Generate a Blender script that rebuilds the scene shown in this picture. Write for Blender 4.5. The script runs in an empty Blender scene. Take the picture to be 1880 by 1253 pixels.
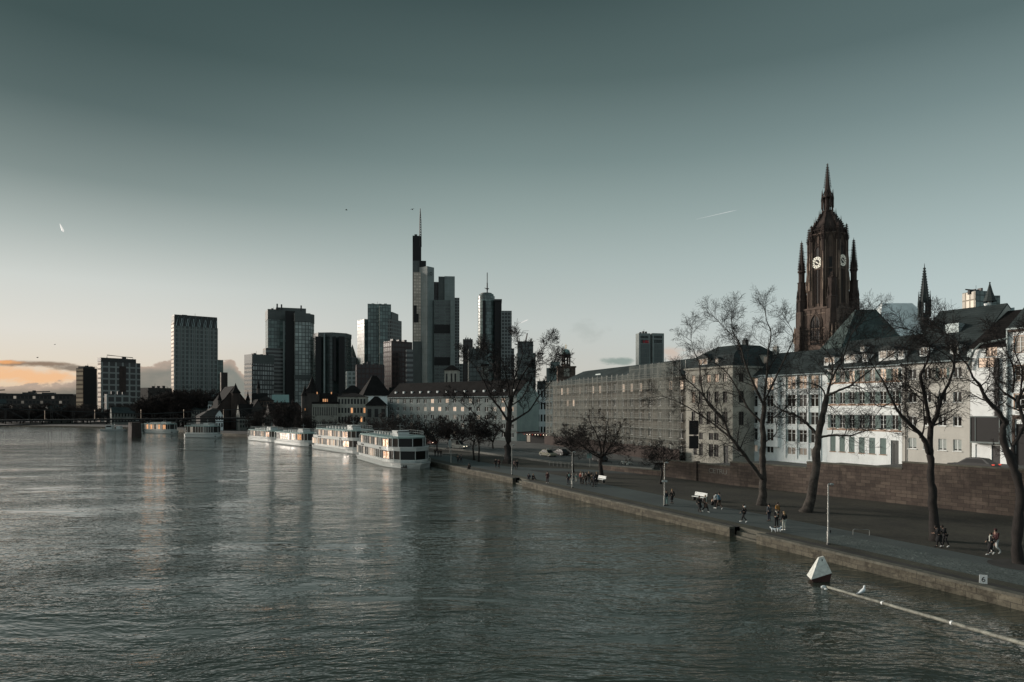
import bpy, math, random
from math import sin, cos, pi, radians, atan2, sqrt
from mathutils import Vector, Matrix, noise
sc = bpy.context.scene
C = sc.collection
F, CX, HY, CZ = 1253.0, 940.0, 748.0, 11.0      # focal length in photo pixels, principal column, horizon row, eye height
WZ = -0.85                                      # water level
DX, DY = 0.46, -0.888                           # direction of the riverside street
_n = sqrt(DX*DX+DY*DY); DX /= _n; DY /= _n

def P(px, py, Y): return Vector(((px-CX)/F*Y, Y, CZ+(HY-py)/F*Y))
def G(px, py, z=0.0):
    Y = (CZ-z)*F/(py-HY)
    return Vector(((px-CX)/F*Y, Y, z))

# ------------------------------------------------------------------ materials
class NT:
    def __init__(s, tree): s.t = tree; s.n = tree.nodes; s.l = tree.links
    def add(s, typ, **kw):
        nd = s.n.new(typ)
        for k, v in kw.items(): setattr(nd, k, v)
        return nd
    def put(s, sock, v):
        if isinstance(v, (int, float)): sock.default_value = v
        elif isinstance(v, (tuple, list)): sock.default_value = v
        else: s.l.new(v, sock)
    def m(s, op, a, b=0.0, c=None, clamp=False):
        nd = s.add('ShaderNodeMath', operation=op); nd.use_clamp = clamp
        s.put(nd.inputs[0], a); s.put(nd.inputs[1], b)
        if c is not None: s.put(nd.inputs[2], c)
        return nd.outputs[0]
    def mix(s, f, a, b, mode='MIX'):
        nd = s.add('ShaderNodeMix', data_type='RGBA', blend_type=mode)
        s.put(nd.inputs[0], f); s.put(nd.inputs[6], a); s.put(nd.inputs[7], b)
        return nd.outputs[2]
    def ramp(s, f, stops, interp='LINEAR'):
        nd = s.add('ShaderNodeValToRGB'); r = nd.color_ramp; r.interpolation = interp
        while len(r.elements) < len(stops): r.elements.new(0.5)
        for e, (p, c) in zip(r.elements, stops):
            e.position = p; e.color = c if isinstance(c, tuple) else (c, c, c, 1)
        s.put(nd.inputs[0], f); return nd.outputs[0]
    def noise(s, vec, scale, detail=3, rough=.55, dist=0, out=0):
        nd = s.add('ShaderNodeTexNoise')
        if vec is not None: s.l.new(vec, nd.inputs['Vector'])
        nd.inputs['Scale'].default_value = scale; nd.inputs['Detail'].default_value = detail
        nd.inputs['Roughness'].default_value = rough; nd.inputs['Distortion'].default_value = dist
        return nd.outputs[out]
    def mapping(s, vec, sc_=(1, 1, 1), rot=(0, 0, 0), loc=(0, 0, 0)):
        nd = s.add('ShaderNodeMapping'); s.l.new(vec, nd.inputs[0])
        nd.inputs['Scale'].default_value = sc_; nd.inputs['Rotation'].default_value = rot; nd.inputs['Location'].default_value = loc
        return nd.outputs[0]

def c4(c): return (c[0], c[1], c[2], 1.0)
def srgb(r, g, b):
    f = lambda v: ((v/255+.055)/1.055)**2.4 if v > 10 else v/255/12.92
    return (f(r), f(g), f(b), 1.0)

def newmat(name):
    m = bpy.data.materials.new(name); m.use_nodes = True
    t = NT(m.node_tree); b = m.node_tree.nodes['Principled BSDF']
    return m, t, b

def coords(t, space='Object'):
    return t.add('ShaderNodeTexCoord').outputs[space]

def plain(name, col, rough=.7, metal=0, var=.25, scale=1.2, emit=None, es=0, bump=0, streak=False, dirt=None, spec=.5):
    """surface with broad and fine tone variation, optional rain streaks"""
    m, t, b = newmat(name)
    v = coords(t)
    n1 = t.noise(v, scale, 5, .6)
    n2 = t.noise(v, scale*9, 3, .6)
    f = t.m('ADD', t.m('MULTIPLY', n1, .65), t.m('MULTIPLY', n2, .35))
    if streak:
        n3 = t.noise(t.mapping(v, (.9, .9, .10)), 1.1, 5, .7)
        f = t.m('ADD', t.m('MULTIPLY', f, .7), t.m('MULTIPLY', n3, .3))
    lo = tuple(max(0, x*(1-var)) for x in (dirt or col)[:3])+(1,)
    hi = tuple(min(1, x*(1+var*.7)) for x in col[:3])+(1,)
    r = t.ramp(f, [(.34, lo), (.64, hi)])
    t.l.new(r, b.inputs['Base Color'])
    b.inputs['Roughness'].default_value = rough; b.inputs['Metallic'].default_value = metal
    b.inputs['Specular IOR Level'].default_value = spec
    if emit: b.inputs['Emission Color'].default_value = c4(emit); b.inputs['Emission Strength'].default_value = es
    if bump:
        bn = t.add('ShaderNodeBump'); bn.inputs['Strength'].default_value = bump; bn.inputs['Distance'].default_value = .05
        t.l.new(n2, bn.inputs['Height']); t.l.new(bn.outputs[0], b.inputs['Normal'])
    return m

def gridmat(name, w, h, fw, fh, frame, glass, rough=.25, var=.5, band=None, metal=0.0):
    """curtain wall: bays w wide, storeys h high; fw / fh the share taken by mullion / spandrel"""
    m, t, b = newmat(name)
    v = coords(t); sx = t.add('ShaderNodeSeparateXYZ'); t.l.new(v, sx.inputs[0])
    u = t.m('DIVIDE', t.m('ADD', sx.outputs[0], sx.outputs[1]), w)
    z = t.m('DIVIDE', sx.outputs[2], h)
    cu, cz = t.m('FLOOR', u), t.m('FLOOR', z)
    mu = t.m('LESS_THAN', t.m('FRACT', u), fw)
    mz = t.m('LESS_THAN', t.m('FRACT', z), fh)
    isf = t.m('MAXIMUM', mu, mz)
    wn = t.add('ShaderNodeTexWhiteNoise', noise_dimensions='2D'); cb = t.add('ShaderNodeCombineXYZ')
    t.l.new(cu, cb.inputs[0]); t.l.new(cz, cb.inputs[1]); t.l.new(cb.outputs[0], wn.inputs['Vector'])
    k = t.m('MULTIPLY_ADD', wn.outputs[0], var, 1-var/2)
    big = t.m('MULTIPLY_ADD', t.noise(v, .05, 3), .8, .6)
    k = t.m('MULTIPLY', k, big)
    g = t.mix(1.0, c4(glass), (1, 1, 1, 1), 'MULTIPLY')
    vm = t.add('ShaderNodeVectorMath', operation='SCALE'); t.l.new(g, vm.inputs[0]); t.l.new(k, vm.inputs['Scale'])
    vf = t.add('ShaderNodeVectorMath', operation='SCALE'); vf.inputs[0].default_value = frame[:3]; t.l.new(big, vf.inputs['Scale'])
    t.l.new(t.mix(isf, vm.outputs[0], vf.outputs[0]), b.inputs['Base Color'])
    t.l.new(t.m('MULTIPLY_ADD', isf, .7-rough, rough), b.inputs['Roughness'])
    b.inputs['Metallic'].default_value = metal
    return m

def masonry(name, ca, cb, mortar, sx=1.0, sz=.32, rough=.9, bump=.5, mossy=None, bias=0, ax=(1, 1)):
    m, t, b = newmat(name)
    v = coords(t); s = t.add('ShaderNodeSeparateXYZ'); t.l.new(v, s.inputs[0])
    cmb = t.add('ShaderNodeCombineXYZ')
    wob = t.m('MULTIPLY', t.m('SUBTRACT', t.noise(v, .9, 3), .5), .10)
    t.l.new(t.m('ADD', t.m('MULTIPLY', s.outputs[0], ax[0]), t.m('MULTIPLY', s.outputs[1], ax[1])), cmb.inputs[0]); t.l.new(t.m('ADD', s.outputs[2], wob), cmb.inputs[1])
    br = t.add('ShaderNodeTexBrick'); t.l.new(cmb.outputs[0], br.inputs['Vector'])
    br.inputs['Color1'].default_value = c4(ca); br.inputs['Color2'].default_value = c4(cb); br.inputs['Mortar'].default_value = c4(mortar)
    br.inputs['Scale'].default_value = 1; br.inputs['Brick Width'].default_value = sx; br.inputs['Row Height'].default_value = sz
    br.inputs['Mortar Size'].default_value = .02; br.inputs['Mortar Smooth'].default_value = .3; br.inputs['Bias'].default_value = bias
    n = t.noise(v, .22, 5, .65); n2 = t.noise(v, 5, 4, .7)
    col = t.mix(t.ramp(n, [(.44, 0.), (.64, .6)]), br.outputs[0], c4([x*.30 for x in ca[:3]]))
    if mossy: col = t.mix(t.ramp(t.noise(v, 1.3, 6, .8), [(.46, 0.), (.62, .9)]), col, c4(mossy))
    col = t.mix(t.m('MULTIPLY', n2, .4), col, c4([x*.25 for x in ca[:3]]))
    st_ = t.noise(t.mapping(v, (.9, .9, .16)), 1.3, 5, .7)
    col = t.mix(t.ramp(st_, [(.52, 0.), (.70, .6)]), col, c4([x*.25 for x in ca[:3]]))
    col = t.mix(t.ramp(t.noise(v, .7, 5, .7), [(.56, 0.), (.72, .5)]), col, c4([min(1, x*1.9) for x in ca[:3]]))
    t.l.new(col, b.inputs['Base Color']); b.inputs['Roughness'].default_value = rough
    bn = t.add('ShaderNodeBump'); bn.inputs['Strength'].default_value = bump; bn.inputs['Distance'].default_value = .08
    t.l.new(t.m('ADD', br.outputs[1], n2), bn.inputs['Height']); bn.invert = True
    t.l.new(bn.outputs[0], b.inputs['Normal'])
    return m

def slate(name, col, rough=.6, sz=.35):
    m, t, b = newmat(name)
    v = coords(t); s = t.add('ShaderNodeSeparateXYZ'); t.l.new(v, s.inputs[0])
    row = t.m('FRACT', t.m('DIVIDE', s.outputs[2], sz))
    n = t.noise(v, .35, 5, .6); n2 = t.noise(v, 6, 4, .7)
    f = t.m('ADD', t.m('MULTIPLY', n, .6), t.m('MULTIPLY', n2, .4))
    f = t.m('SUBTRACT', f, t.m('MULTIPLY', t.m('LESS_THAN', row, .2), .12))
    r = t.ramp(f, [(.3, c4([x*.45 for x in col])), (.62, c4([x*1.45 for x in col]))])
    t.l.new(r, b.inputs['Base Color']); b.inputs['Roughness'].default_value = rough; b.inputs['Specular IOR Level'].default_value = .15
    bn = t.add('ShaderNodeBump'); bn.inputs['Strength'].default_value = .4; bn.inputs['Distance'].default_value = .04
    t.l.new(t.m('ADD', row, n2), bn.inputs['Height']); t.l.new(bn.outputs[0], b.inputs['Normal'])
    return m

def glassmat(name, col=(.012, .014, .015), rough=.06, emit=None, es=0, spec=.8):
    m, t, b = newmat(name)
    v = coords(t)
    oi = t.add('ShaderNodeObjectInfo')
    k = t.m('MULTIPLY_ADD', oi.outputs['Random'], 1.2, .4)
    vf = t.add('ShaderNodeVectorMath', operation='SCALE'); vf.inputs[0].default_value = col[:3]; t.l.new(k, vf.inputs['Scale'])
    t.l.new(vf.outputs[0], b.inputs['Base Color'])
    b.inputs['Roughness'].default_value = rough; b.inputs['Specular IOR Level'].default_value = spec
    bn = t.add('ShaderNodeBump'); bn.inputs['Strength'].default_value = .25; bn.inputs['Distance'].default_value = .02
    t.l.new(t.noise(v, 1.6, 2), bn.inputs['Height']); t.l.new(bn.outputs[0], b.inputs['Normal'])
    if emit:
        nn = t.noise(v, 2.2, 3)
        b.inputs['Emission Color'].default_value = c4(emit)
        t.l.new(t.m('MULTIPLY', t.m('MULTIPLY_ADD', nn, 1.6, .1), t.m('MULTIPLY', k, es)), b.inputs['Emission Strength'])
    return m

def emis(name, col, s):
    m, t, b = newmat(name)
    b.inputs['Base Color'].default_value = (0.02, .02, .02, 1)
    b.inputs['Emission Color'].default_value = c4(col); b.inputs['Emission Strength'].default_value = s
    return m

# ------------------------------------------------------------------ mesh builder
class MB:
    def __init__(s): s.v = []; s.f = []; s.mi = []; s.cur = 0; s.smooth = False
    def poly(s, pts):
        i = len(s.v); s.v.extend([tuple(p) for p in pts]); s.f.append(tuple(range(i, i+len(pts)))); s.mi.append(s.cur)
    def box(s, x0, x1, y0, y1, z0, z1):
        i = len(s.v)
        s.v += [(x0, y0, z0), (x1, y0, z0), (x1, y1, z0), (x0, y1, z0), (x0, y0, z1), (x1, y0, z1), (x1, y1, z1), (x0, y1, z1)]
        for q in ((0, 3, 2, 1), (4, 5, 6, 7), (0, 1, 5, 4), (1, 2, 6, 5), (2, 3, 7, 6), (3, 0, 4, 7)):
            s.f.append(tuple(i+k for k in q)); s.mi.append(s.cur)
    def loft(s, rings, cap=True):
        i = len(s.v); n = len(rings[0])
        for r in rings: s.v.extend([tuple(p) for p in r])
        for a in range(len(rings)-1):
            for k in range(n):
                k2 = (k+1) % n
                s.f.append((i+a*n+k, i+a*n+k2, i+(a+1)*n+k2, i+(a+1)*n+k)); s.mi.append(s.cur)
        if cap:
            s.f.append(tuple(i+k for k in reversed(range(n)))); s.mi.append(s.cur)
            e = i+(len(rings)-1)*n; s.f.append(tuple(e+k for k in range(n))); s.mi.append(s.cur)
    def prism(s, pts, z0, z1, sc1=1.0):
        cx = sum(p[0] for p in pts)/len(pts); cy = sum(p[1] for p in pts)/len(pts)
        s.loft([[(x, y, z0) for x, y in pts], [(cx+(x-cx)*sc1, cy+(y-cy)*sc1, z1) for x, y in pts]])
    def ngon(s, cx, cy, prof, n=8, ph=0.0, cap=True):
        """prof: list of (radius, z)"""
        s.loft([[(cx+r*cos(ph+2*pi*k/n), cy+r*sin(ph+2*pi*k/n), z) for k in range(n)] for r, z in prof], cap)
    def extr(s, sec, x0, x1):
        """sec: polygon in (y,z) extruded along x"""
        s.loft([[(x0, y, z) for y, z in sec], [(x1, y, z) for y, z in sec]])
    def tube(s, pts, rads, n=6, cap=True):
        pts = [Vector(p) for p in pts]
        if isinstance(rads, (int, float)): rads = [rads]*len(pts)
        rings = []; up = None
        for k, p in enumerate(pts):
            d = (pts[min(k+1, len(pts)-1)]-pts[max(k-1, 0)])
            if d.length < 1e-9: d = Vector((0, 0, 1))
            d.normalize()
            if up is None: up = Vector((1, 0, 0)) if abs(d.z) > .9 else Vector((0, 0, 1))
            a = d.cross(up)
            if a.length < 1e-5: a = d.cross(Vector((0, 1, 0)))
            a.normalize(); b = d.cross(a); up = -b if False else up
            rings.append([p+(a*cos(2*pi*j/n)+b*sin(2*pi*j/n))*rads[k] for j in range(n)])
        s.loft(rings, cap)
    def ell(s, c, r, nu=10, nv=7, rotz=0):
        rings = []
        for a in range(nv+1):
            th = pi*a/nv; rr = max(sin(th), .02)
            ring = []
            for k in range(nu):
                x, y = r[0]*rr*cos(2*pi*k/nu), r[1]*rr*sin(2*pi*k/nu)
                ring.append((c[0]+x*cos(rotz)-y*sin(rotz), c[1]+x*sin(rotz)+y*cos(rotz), c[2]-r[2]*cos(th)))
            rings.append(ring)
        s.loft(rings)
    def mesh(s, name, mats, smooth=False):
        me = bpy.data.meshes.new(name); me.from_pydata(s.v, [], s.f)
        if not isinstance(mats, (list, tuple)): mats = [mats]
        for m in mats: me.materials.append(m)
        if len(mats) > 1: me.polygons.foreach_set('material_index', s.mi)
        if smooth or s.smooth: me.polygons.foreach_set('use_smooth', [True]*len(s.f))
        me.update(); return me
    def build(s, name, mats, parent=None, loc=None, rotz=None, smooth=False):
        return link(name, s.mesh(name, mats, smooth), parent, loc, rotz)

def link(name, me, parent=None, loc=None, rotz=None):
    o = bpy.data.objects.new(name, me); C.objects.link(o)
    if parent: o.parent = parent
    if loc is not None: o.location = loc
    if rotz is not None: o.rotation_euler = (0, 0, rotz)
    return o
def tag(o, label=None, cat=None, group=None, kind=None):
    if label: o['label'] = label
    if cat: o['category'] = cat
    if group: o['group'] = group
    if kind: o['kind'] = kind
    return o
def thing(name, label, cat, loc=(0, 0, 0), rotz=0, group=None):
    o = bpy.data.objects.new(name, None); C.objects.link(o); o.location = loc; o.rotation_euler = (0, 0, rotz)
    o.empty_display_size = .3
    return tag(o, label, cat, group)
def struct(name, mb, mat, **kw):
    o = mb.build(name, mat, **kw); o['kind'] = 'structure'; return o
KIDS = {}
def copy_tree(o, parent=None):
    c = o.copy(); C.objects.link(c); c.parent = parent
    for ch in o.children: copy_tree(ch, c)
    return c

# ------------------------------------------------------------------ camera, world, sun
cam = bpy.data.cameras.new('camera'); cam.lens = 24; cam.sensor_width = 36; cam.clip_end = 12000; cam.clip_start = .2
cam.shift_y = (HY-626.5)/1880
co = bpy.data.objects.new('camera', cam); C.objects.link(co); co.location = (0, 0, CZ); co.rotation_euler = (pi/2, 0, 0)
sc.camera = co
sc.view_settings.view_transform = 'Standard'; sc.view_settings.look = 'None'; sc.view_settings.exposure = 0; sc.view_settings.gamma = 1

SUN_AZ, SUN_EL = -68.0, 13.0
w = bpy.data.worlds.new('World'); sc.world = w; w.use_nodes = True
t = NT(w.node_tree); t.n.clear()
tc = t.add('ShaderNodeTexCoord').outputs['Generated']
sp = t.add('ShaderNodeSeparateXYZ'); t.l.new(tc, sp.inputs[0]); X, Y, Z = sp.outputs
az = t.m('MULTIPLY', t.m('ARCTAN2', X, Y), 180/pi)
hyp = t.m('SQRT', t.m('ADD', t.m('MULTIPLY', X, X), t.m('MULTIPLY', Y, Y)))
e = t.m('DIVIDE', Z, t.m('MAXIMUM', hyp, .02))
el = t.m('DIVIDE', e, .8, clamp=True)
def sky_ramp(st): return t.ramp(el, [(min(1, p/.8), srgb(*c)) for p, c in st])
ctr = sky_ramp([(0, (168, 164, 158)), (.04, (200, 197, 188)), (.118, (193, 199, 195)), (.198, (173, 185, 182)), (.278, (148, 164, 161)), (.357, (120, 138, 136)), (.477, (86, 104, 102)), (.597, (64, 81, 80)), (.8, (52, 68, 68))])
lef = sky_ramp([(0, (190, 168, 148)), (.03, (226, 204, 178)), (.056, (222, 212, 197)), (.095, (220, 217, 209)), (.158, (205, 209, 204)), (.222, (168, 178, 174)), (.286, (126, 140, 137)), (.38, (84, 101, 99)), (.478, (61, 79, 77)), (.8, (50, 66, 66))])
rig = sky_ramp([(0, (184, 188, 184)), (.095, (194, 206, 205)), (.158, (182, 197, 196)), (.222, (166, 183, 182)), (.286, (147, 165, 164)), (.38, (118, 137, 137)), (.478, (90, 109, 109)), (.8, (62, 80, 80))])
sunset = sky_ramp([(0, (250, 205, 160)), (.06, (255, 222, 182)), (.15, (252, 238, 218)), (.3, (226, 228, 220)), (.5, (140, 152, 150)), (.8, (80, 95, 95))])
back = t.mix(1.0, sky_ramp([(0, (120, 126, 128)), (.1, (146, 158, 160)), (.4, (128, 142, 144)), (.8, (96, 110, 112))]), (1.7, 1.7, 1.7, 1), 'MULTIPLY')
def sst(x, a, b):
    nd = t.add('ShaderNodeMapRange', interpolation_type='SMOOTHSTEP'); t.put(nd.inputs[0], x)
    nd.inputs[1].default_value = a; nd.inputs[2].default_value = b
    return nd.outputs[0]
col = t.mix(sst(az, 2, -36), ctr, lef)
col = t.mix(sst(az, -2, 38), col, rig)
col = t.mix(t.m('MULTIPLY', sst(az, -37, -56), sst(az, -140, -95)), col, t.mix(1.0, sunset, (1.75, 1.85, 2.0, 1), 'MULTIPLY'))
col = t.mix(sst(az, 60, 130), col, back)
col = t.mix(sst(az, -110, -150), col, back)
# clouds low over the horizon
ncl = t.noise(t.mapping(tc, (1, 1, 2.6)), 9, 8, .6, .4)
nfi = t.noise(t.mapping(tc, (1, 1, 2)), 34, 6, .62)
nn = t.m('ADD', t.m('MULTIPLY', t.m('SUBTRACT', ncl, .5), .7), t.m('MULTIPLY', t.m('SUBTRACT', nfi, .5), .4))
azn = t.m('DIVIDE', t.m('ADD', az, 40), 80, clamp=True)       # -40..40 deg -> 0..1
def apx(px): return (math.degrees(math.atan((px-940)/1253))+40)/80
def ecl(px, py): return (748-py)/1253*cos(math.atan((px-940)/1253))
bank_top = t.ramp(azn, [(0, ecl(0, 716)), (apx(90), ecl(90, 707)), (apx(175), ecl(175, 692)), (apx(262), ecl(262, 672)), (apx(312), ecl(312, 666)), (apx(395), ecl(395, 664)), (apx(425), ecl(425, 657)), (apx(450), ecl(450, 690)), (apx(560), ecl(560, 735)), (1, 0.0)])
def blob(col, px, py, rx, ry, c, strength, nz=.9):
    a0 = math.degrees(math.atan((px-940)/1253)); e0 = ecl(px, py)
    da = t.m('DIVIDE', t.m('SUBTRACT', az, a0), rx*57.3/1253*cos(radians(a0))**2)
    de = t.m('DIVIDE', t.m('SUBTRACT', e, e0), ry/1253*cos(radians(a0)))
    r = t.m('SQRT', t.m('ADD', t.m('MULTIPLY', da, da), t.m('MULTIPLY', de, de)))
    f = sst(t.m('SUBTRACT', t.m('ADD', 1.0, t.m('MULTIPLY', nn, nz*5)), r), 0, .8)
    return t.mix(t.m('MULTIPLY', f, strength), col, srgb(*c))
col = blob(col, 20, 690, 190, 22, (242, 182, 128), .75)
bm = sst(t.m('SUBTRACT', t.m('ADD', bank_top, t.m('MULTIPLY', nn, .06)), e), -.0012, .002)
dep = t.m('SUBTRACT', bank_top, e)
bcol = t.mix(sst(t.m('ADD', dep, t.m('MULTIPLY', nn, .04)), .0, .014), srgb(182, 162, 148), t.mix(sst(az, -20, -37), srgb(128, 132, 127), srgb(112, 110, 105)))
bcol = t.mix(t.m('MULTIPLY', sst(nn, -.05, .12), .35), bcol, srgb(160, 150, 140))
col = t.mix(t.m('MULTIPLY', bm, sst(az, 20, -8)), col, bcol)
col = blob(col, 60, 668, 125, 7, (136, 116, 102), 1.0, .8)
col = blob(col, 140, 676, 60, 8, (132, 120, 110), 1.0, .8)
col = blob(col, -10, 664, 80, 5, (238, 168, 108), .85, .8)
col = blob(col, 1140, 663, 34, 8, (120, 140, 134), .75)
col = blob(col, 1075, 612, 42, 26, (165, 172, 167), .35)
col = blob(col, 1232, 648, 34, 20, (206, 186, 172), .85)
col = blob(col, 1285, 655, 60, 14, (190, 178, 168), .6)
# physical dusk sky mixed in lightly
nis = t.add('ShaderNodeTexSky', sky_type='NISHITA'); nis.sun_disc = False
nis.sun_elevation = radians(SUN_EL); nis.sun_rotation = radians(SUN_AZ)
bg = t.add('ShaderNodeBackground'); t.l.new(col, bg.inputs[0]); bg.inputs[1].default_value = 0.97
bg2 = t.add('ShaderNodeBackground'); t.l.new(nis.outputs[0], bg2.inputs[0]); bg2.inputs[1].default_value = 0.004
ad = t.add('ShaderNodeAddShader'); t.l.new(bg.outputs[0], ad.inputs[0]); t.l.new(bg2.outputs[0], ad.inputs[1])
out = t.add('ShaderNodeOutputWorld'); t.l.new(ad.outputs[0], out.inputs[0])

sl = bpy.data.lights.new('sun', 'SUN'); sl.energy = 3.3; sl.angle = radians(14); sl.color = (1, .90, .80)
so = bpy.data.objects.new('sun', sl); C.objects.link(so)
sd = Vector((sin(radians(SUN_AZ))*cos(radians(SUN_EL)), cos(radians(SUN_AZ))*cos(radians(SUN_EL)), sin(radians(SUN_EL))))
so.rotation_euler = sd.to_track_quat('Z', 'Y').to_euler()

# ------------------------------------------------------------------ material library
M = {}
M['render_white'] = plain('white_render', (.83, .86, .845), .85, var=.16, scale=.5, streak=True)
M['render_cool'] = plain('cool_white_render', (.76, .81, .80), .85, var=.18, scale=.5, streak=True)
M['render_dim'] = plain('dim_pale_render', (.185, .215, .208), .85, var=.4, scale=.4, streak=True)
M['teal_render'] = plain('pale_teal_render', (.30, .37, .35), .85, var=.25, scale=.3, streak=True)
M['render_old'] = plain('old_warm_render', (.12, .113, .095), .9, var=.55, scale=.15, streak=True)
M['render_beige'] = plain('beige_render', (.50, .485, .44), .85, var=.14, scale=.5, streak=True)
M['render_cream'] = plain('cream_stone', (.33, .318, .275), .85, var=.32, scale=.6, streak=True)
M['render_grey'] = plain('grey_stone', (.15, .155, .14), .9, var=.35, scale=.5, streak=True)
M['render_dark'] = plain('dark_stone', (.05, .044, .04), .9, var=.4, scale=.5, streak=True)
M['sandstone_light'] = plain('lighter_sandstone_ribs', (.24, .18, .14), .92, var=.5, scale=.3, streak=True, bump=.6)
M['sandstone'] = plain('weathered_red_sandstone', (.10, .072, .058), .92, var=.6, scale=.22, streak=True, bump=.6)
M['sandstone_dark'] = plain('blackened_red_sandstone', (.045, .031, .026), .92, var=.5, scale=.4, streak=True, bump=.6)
M['ochre'] = plain('ochre_trim', (.36, .22, .14), .8, var=.2)
M['slate'] = slate('dark_slate', (.036, .045, .045))
M['slate_green'] = slate('green_grey_slate', (.06, .082, .078))
M['slate_brown'] = slate('dark_brown_tiles', (.013, .0115, .011), .9)
M['zinc'] = plain('grey_zinc', (.36, .42, .42), .45, metal=.2, var=.2, scale=.4)
M['zinc_bright'] = plain('bright_sheet_metal', (.80, .86, .86), .5, metal=0, var=.22, scale=.5, streak=True)
M['zinc_dark'] = plain('dark_zinc', (.13, .16, .155), .5, var=.25)
M['teal_copper'] = plain('pale_green_copper', (.22, .32, .30), .7, var=.2)
M['white_paint'] = plain('white_paint', (.72, .74, .73), .45, var=.1)
M['boat_white'] = plain('boat_white', (.45, .475, .46), .35, var=.10, streak=True, scale=.5)
M['boat_grey'] = plain('boat_grey', (.28, .30, .29), .5, var=.15)
M['boat_green'] = plain('pale_green_deck_paint', (.25, .35, .335), .5, var=.15)
M['dark_metal'] = plain('dark_metal', (.02, .02, .02), .5, var=.3)
M['grey_metal'] = plain('grey_metal', (.30, .30, .28), .45, metal=.3, var=.25, scale=3)
M['shutter'] = plain('green_grey_shutter', (.16, .22, .205), .7, var=.2, scale=2)
M['blind'] = plain('grey_roller_blind', (.30, .33, .31), .7, var=.12, scale=2)
M['car_glass'] = plain('car_glass', (.008, .009, .010), .45, var=.1, spec=.2)
M['frame_white'] = plain('white_window_frame', (.70, .72, .70), .6, var=.08)
M['frame_dark'] = plain('dark_window_frame', (.05, .045, .04), .6, var=.2)
M['door'] = plain('dark_green_door', (.03, .036, .034), .5, var=.2)
M['brick_wall'] = masonry('red_sandstone_blocks', (.075, .055, .045), (.145, .112, .088), (.03, .023, .019), 1.15, .40, bias=-.05, ax=(-.55, .83))
M['quay_stone'] = masonry('mossy_quay_stone', (.15, .135, .10), (.085, .075, .052), (.04, .035, .03), 1.3, .5, mossy=(.028, .023, .015), ax=(-.45, .89))
M['coping'] = plain('worn_coping_stone', (.10, .095, .075), .9, var=.5, scale=.9)
M['bark'] = plain('grey_brown_bark', (.022, .018, .016), .95, var=.6, scale=2.2, bump=.8, streak=True)
M['bark_plane'] = plain('mottled_bark', (.055, .047, .040), .95, var=.95, scale=1.5, bump=1.0)
M['twig'] = plain('dark_twigs', (.014, .011, .010), .95, var=.3, scale=1)
M['twig_red'] = plain('reddish_brown_twigs', (.020, .013, .011), .95, var=.4, scale=1)
M['leaf_dead'] = plain('withered_leaves', (.02, .014, .011), .9, var=.4)
M['conifer'] = plain('conifer_needles', (.012, .013, .010), .95, var=.4)
M['skin'] = plain('skin', (.36, .23, .17), .6, var=.08)
M['gull'] = plain('white_plumage', (.80, .83, .84), .7, var=.05)
M['gull_grey'] = plain('grey_wing_plumage', (.50, .56, .60), .7, var=.1)
M['black'] = plain('black', (.008, .007, .007), .7, var=.3)
M['tyre'] = plain('tyre_rubber', (.012, .012, .012), .8, var=.2)
M['rust'] = plain('rust_red_paint', (.06, .026, .022), .8, var=.4)
M['pole'] = plain('weathered_pale_pole', (.22, .22, .185), .7, var=.7, scale=2.5)
G_ = glassmat('window_glass', spec=.32)
M['glass'] = G_
M['glass_dark'] = glassmat('dark_reflection_glass', (.006, .007, .007), .3, spec=.35)  # darker, duller pane colour standing in for dim reflections
M['glass_warm'] = glassmat('emissive_sunset_and_room_glass', (.03, .02, .015), .1, emit=(1.0, .74, .54), es=.62)  # warm emission stands in for sunset reflections, also used for lit rooms
M['glass_warm2'] = glassmat('lamp_and_sun_glow_glass', (.03, .02, .015), .1, emit=(1.0, .47, .20), es=.65)
M['glass_pale'] = glassmat('curtained_glass', (.30, .27, .23), .25, emit=(1, .8, .62), es=.12)
M['lamp'] = emis('lamp_glow', (1, .86, .65), 3.0)
M['red_lamp'] = emis('red_lamp_glow', (1, .10, .06), .8)
M['lamp_soft'] = emis('soft_glow', (1, .8, .6), .4)

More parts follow.
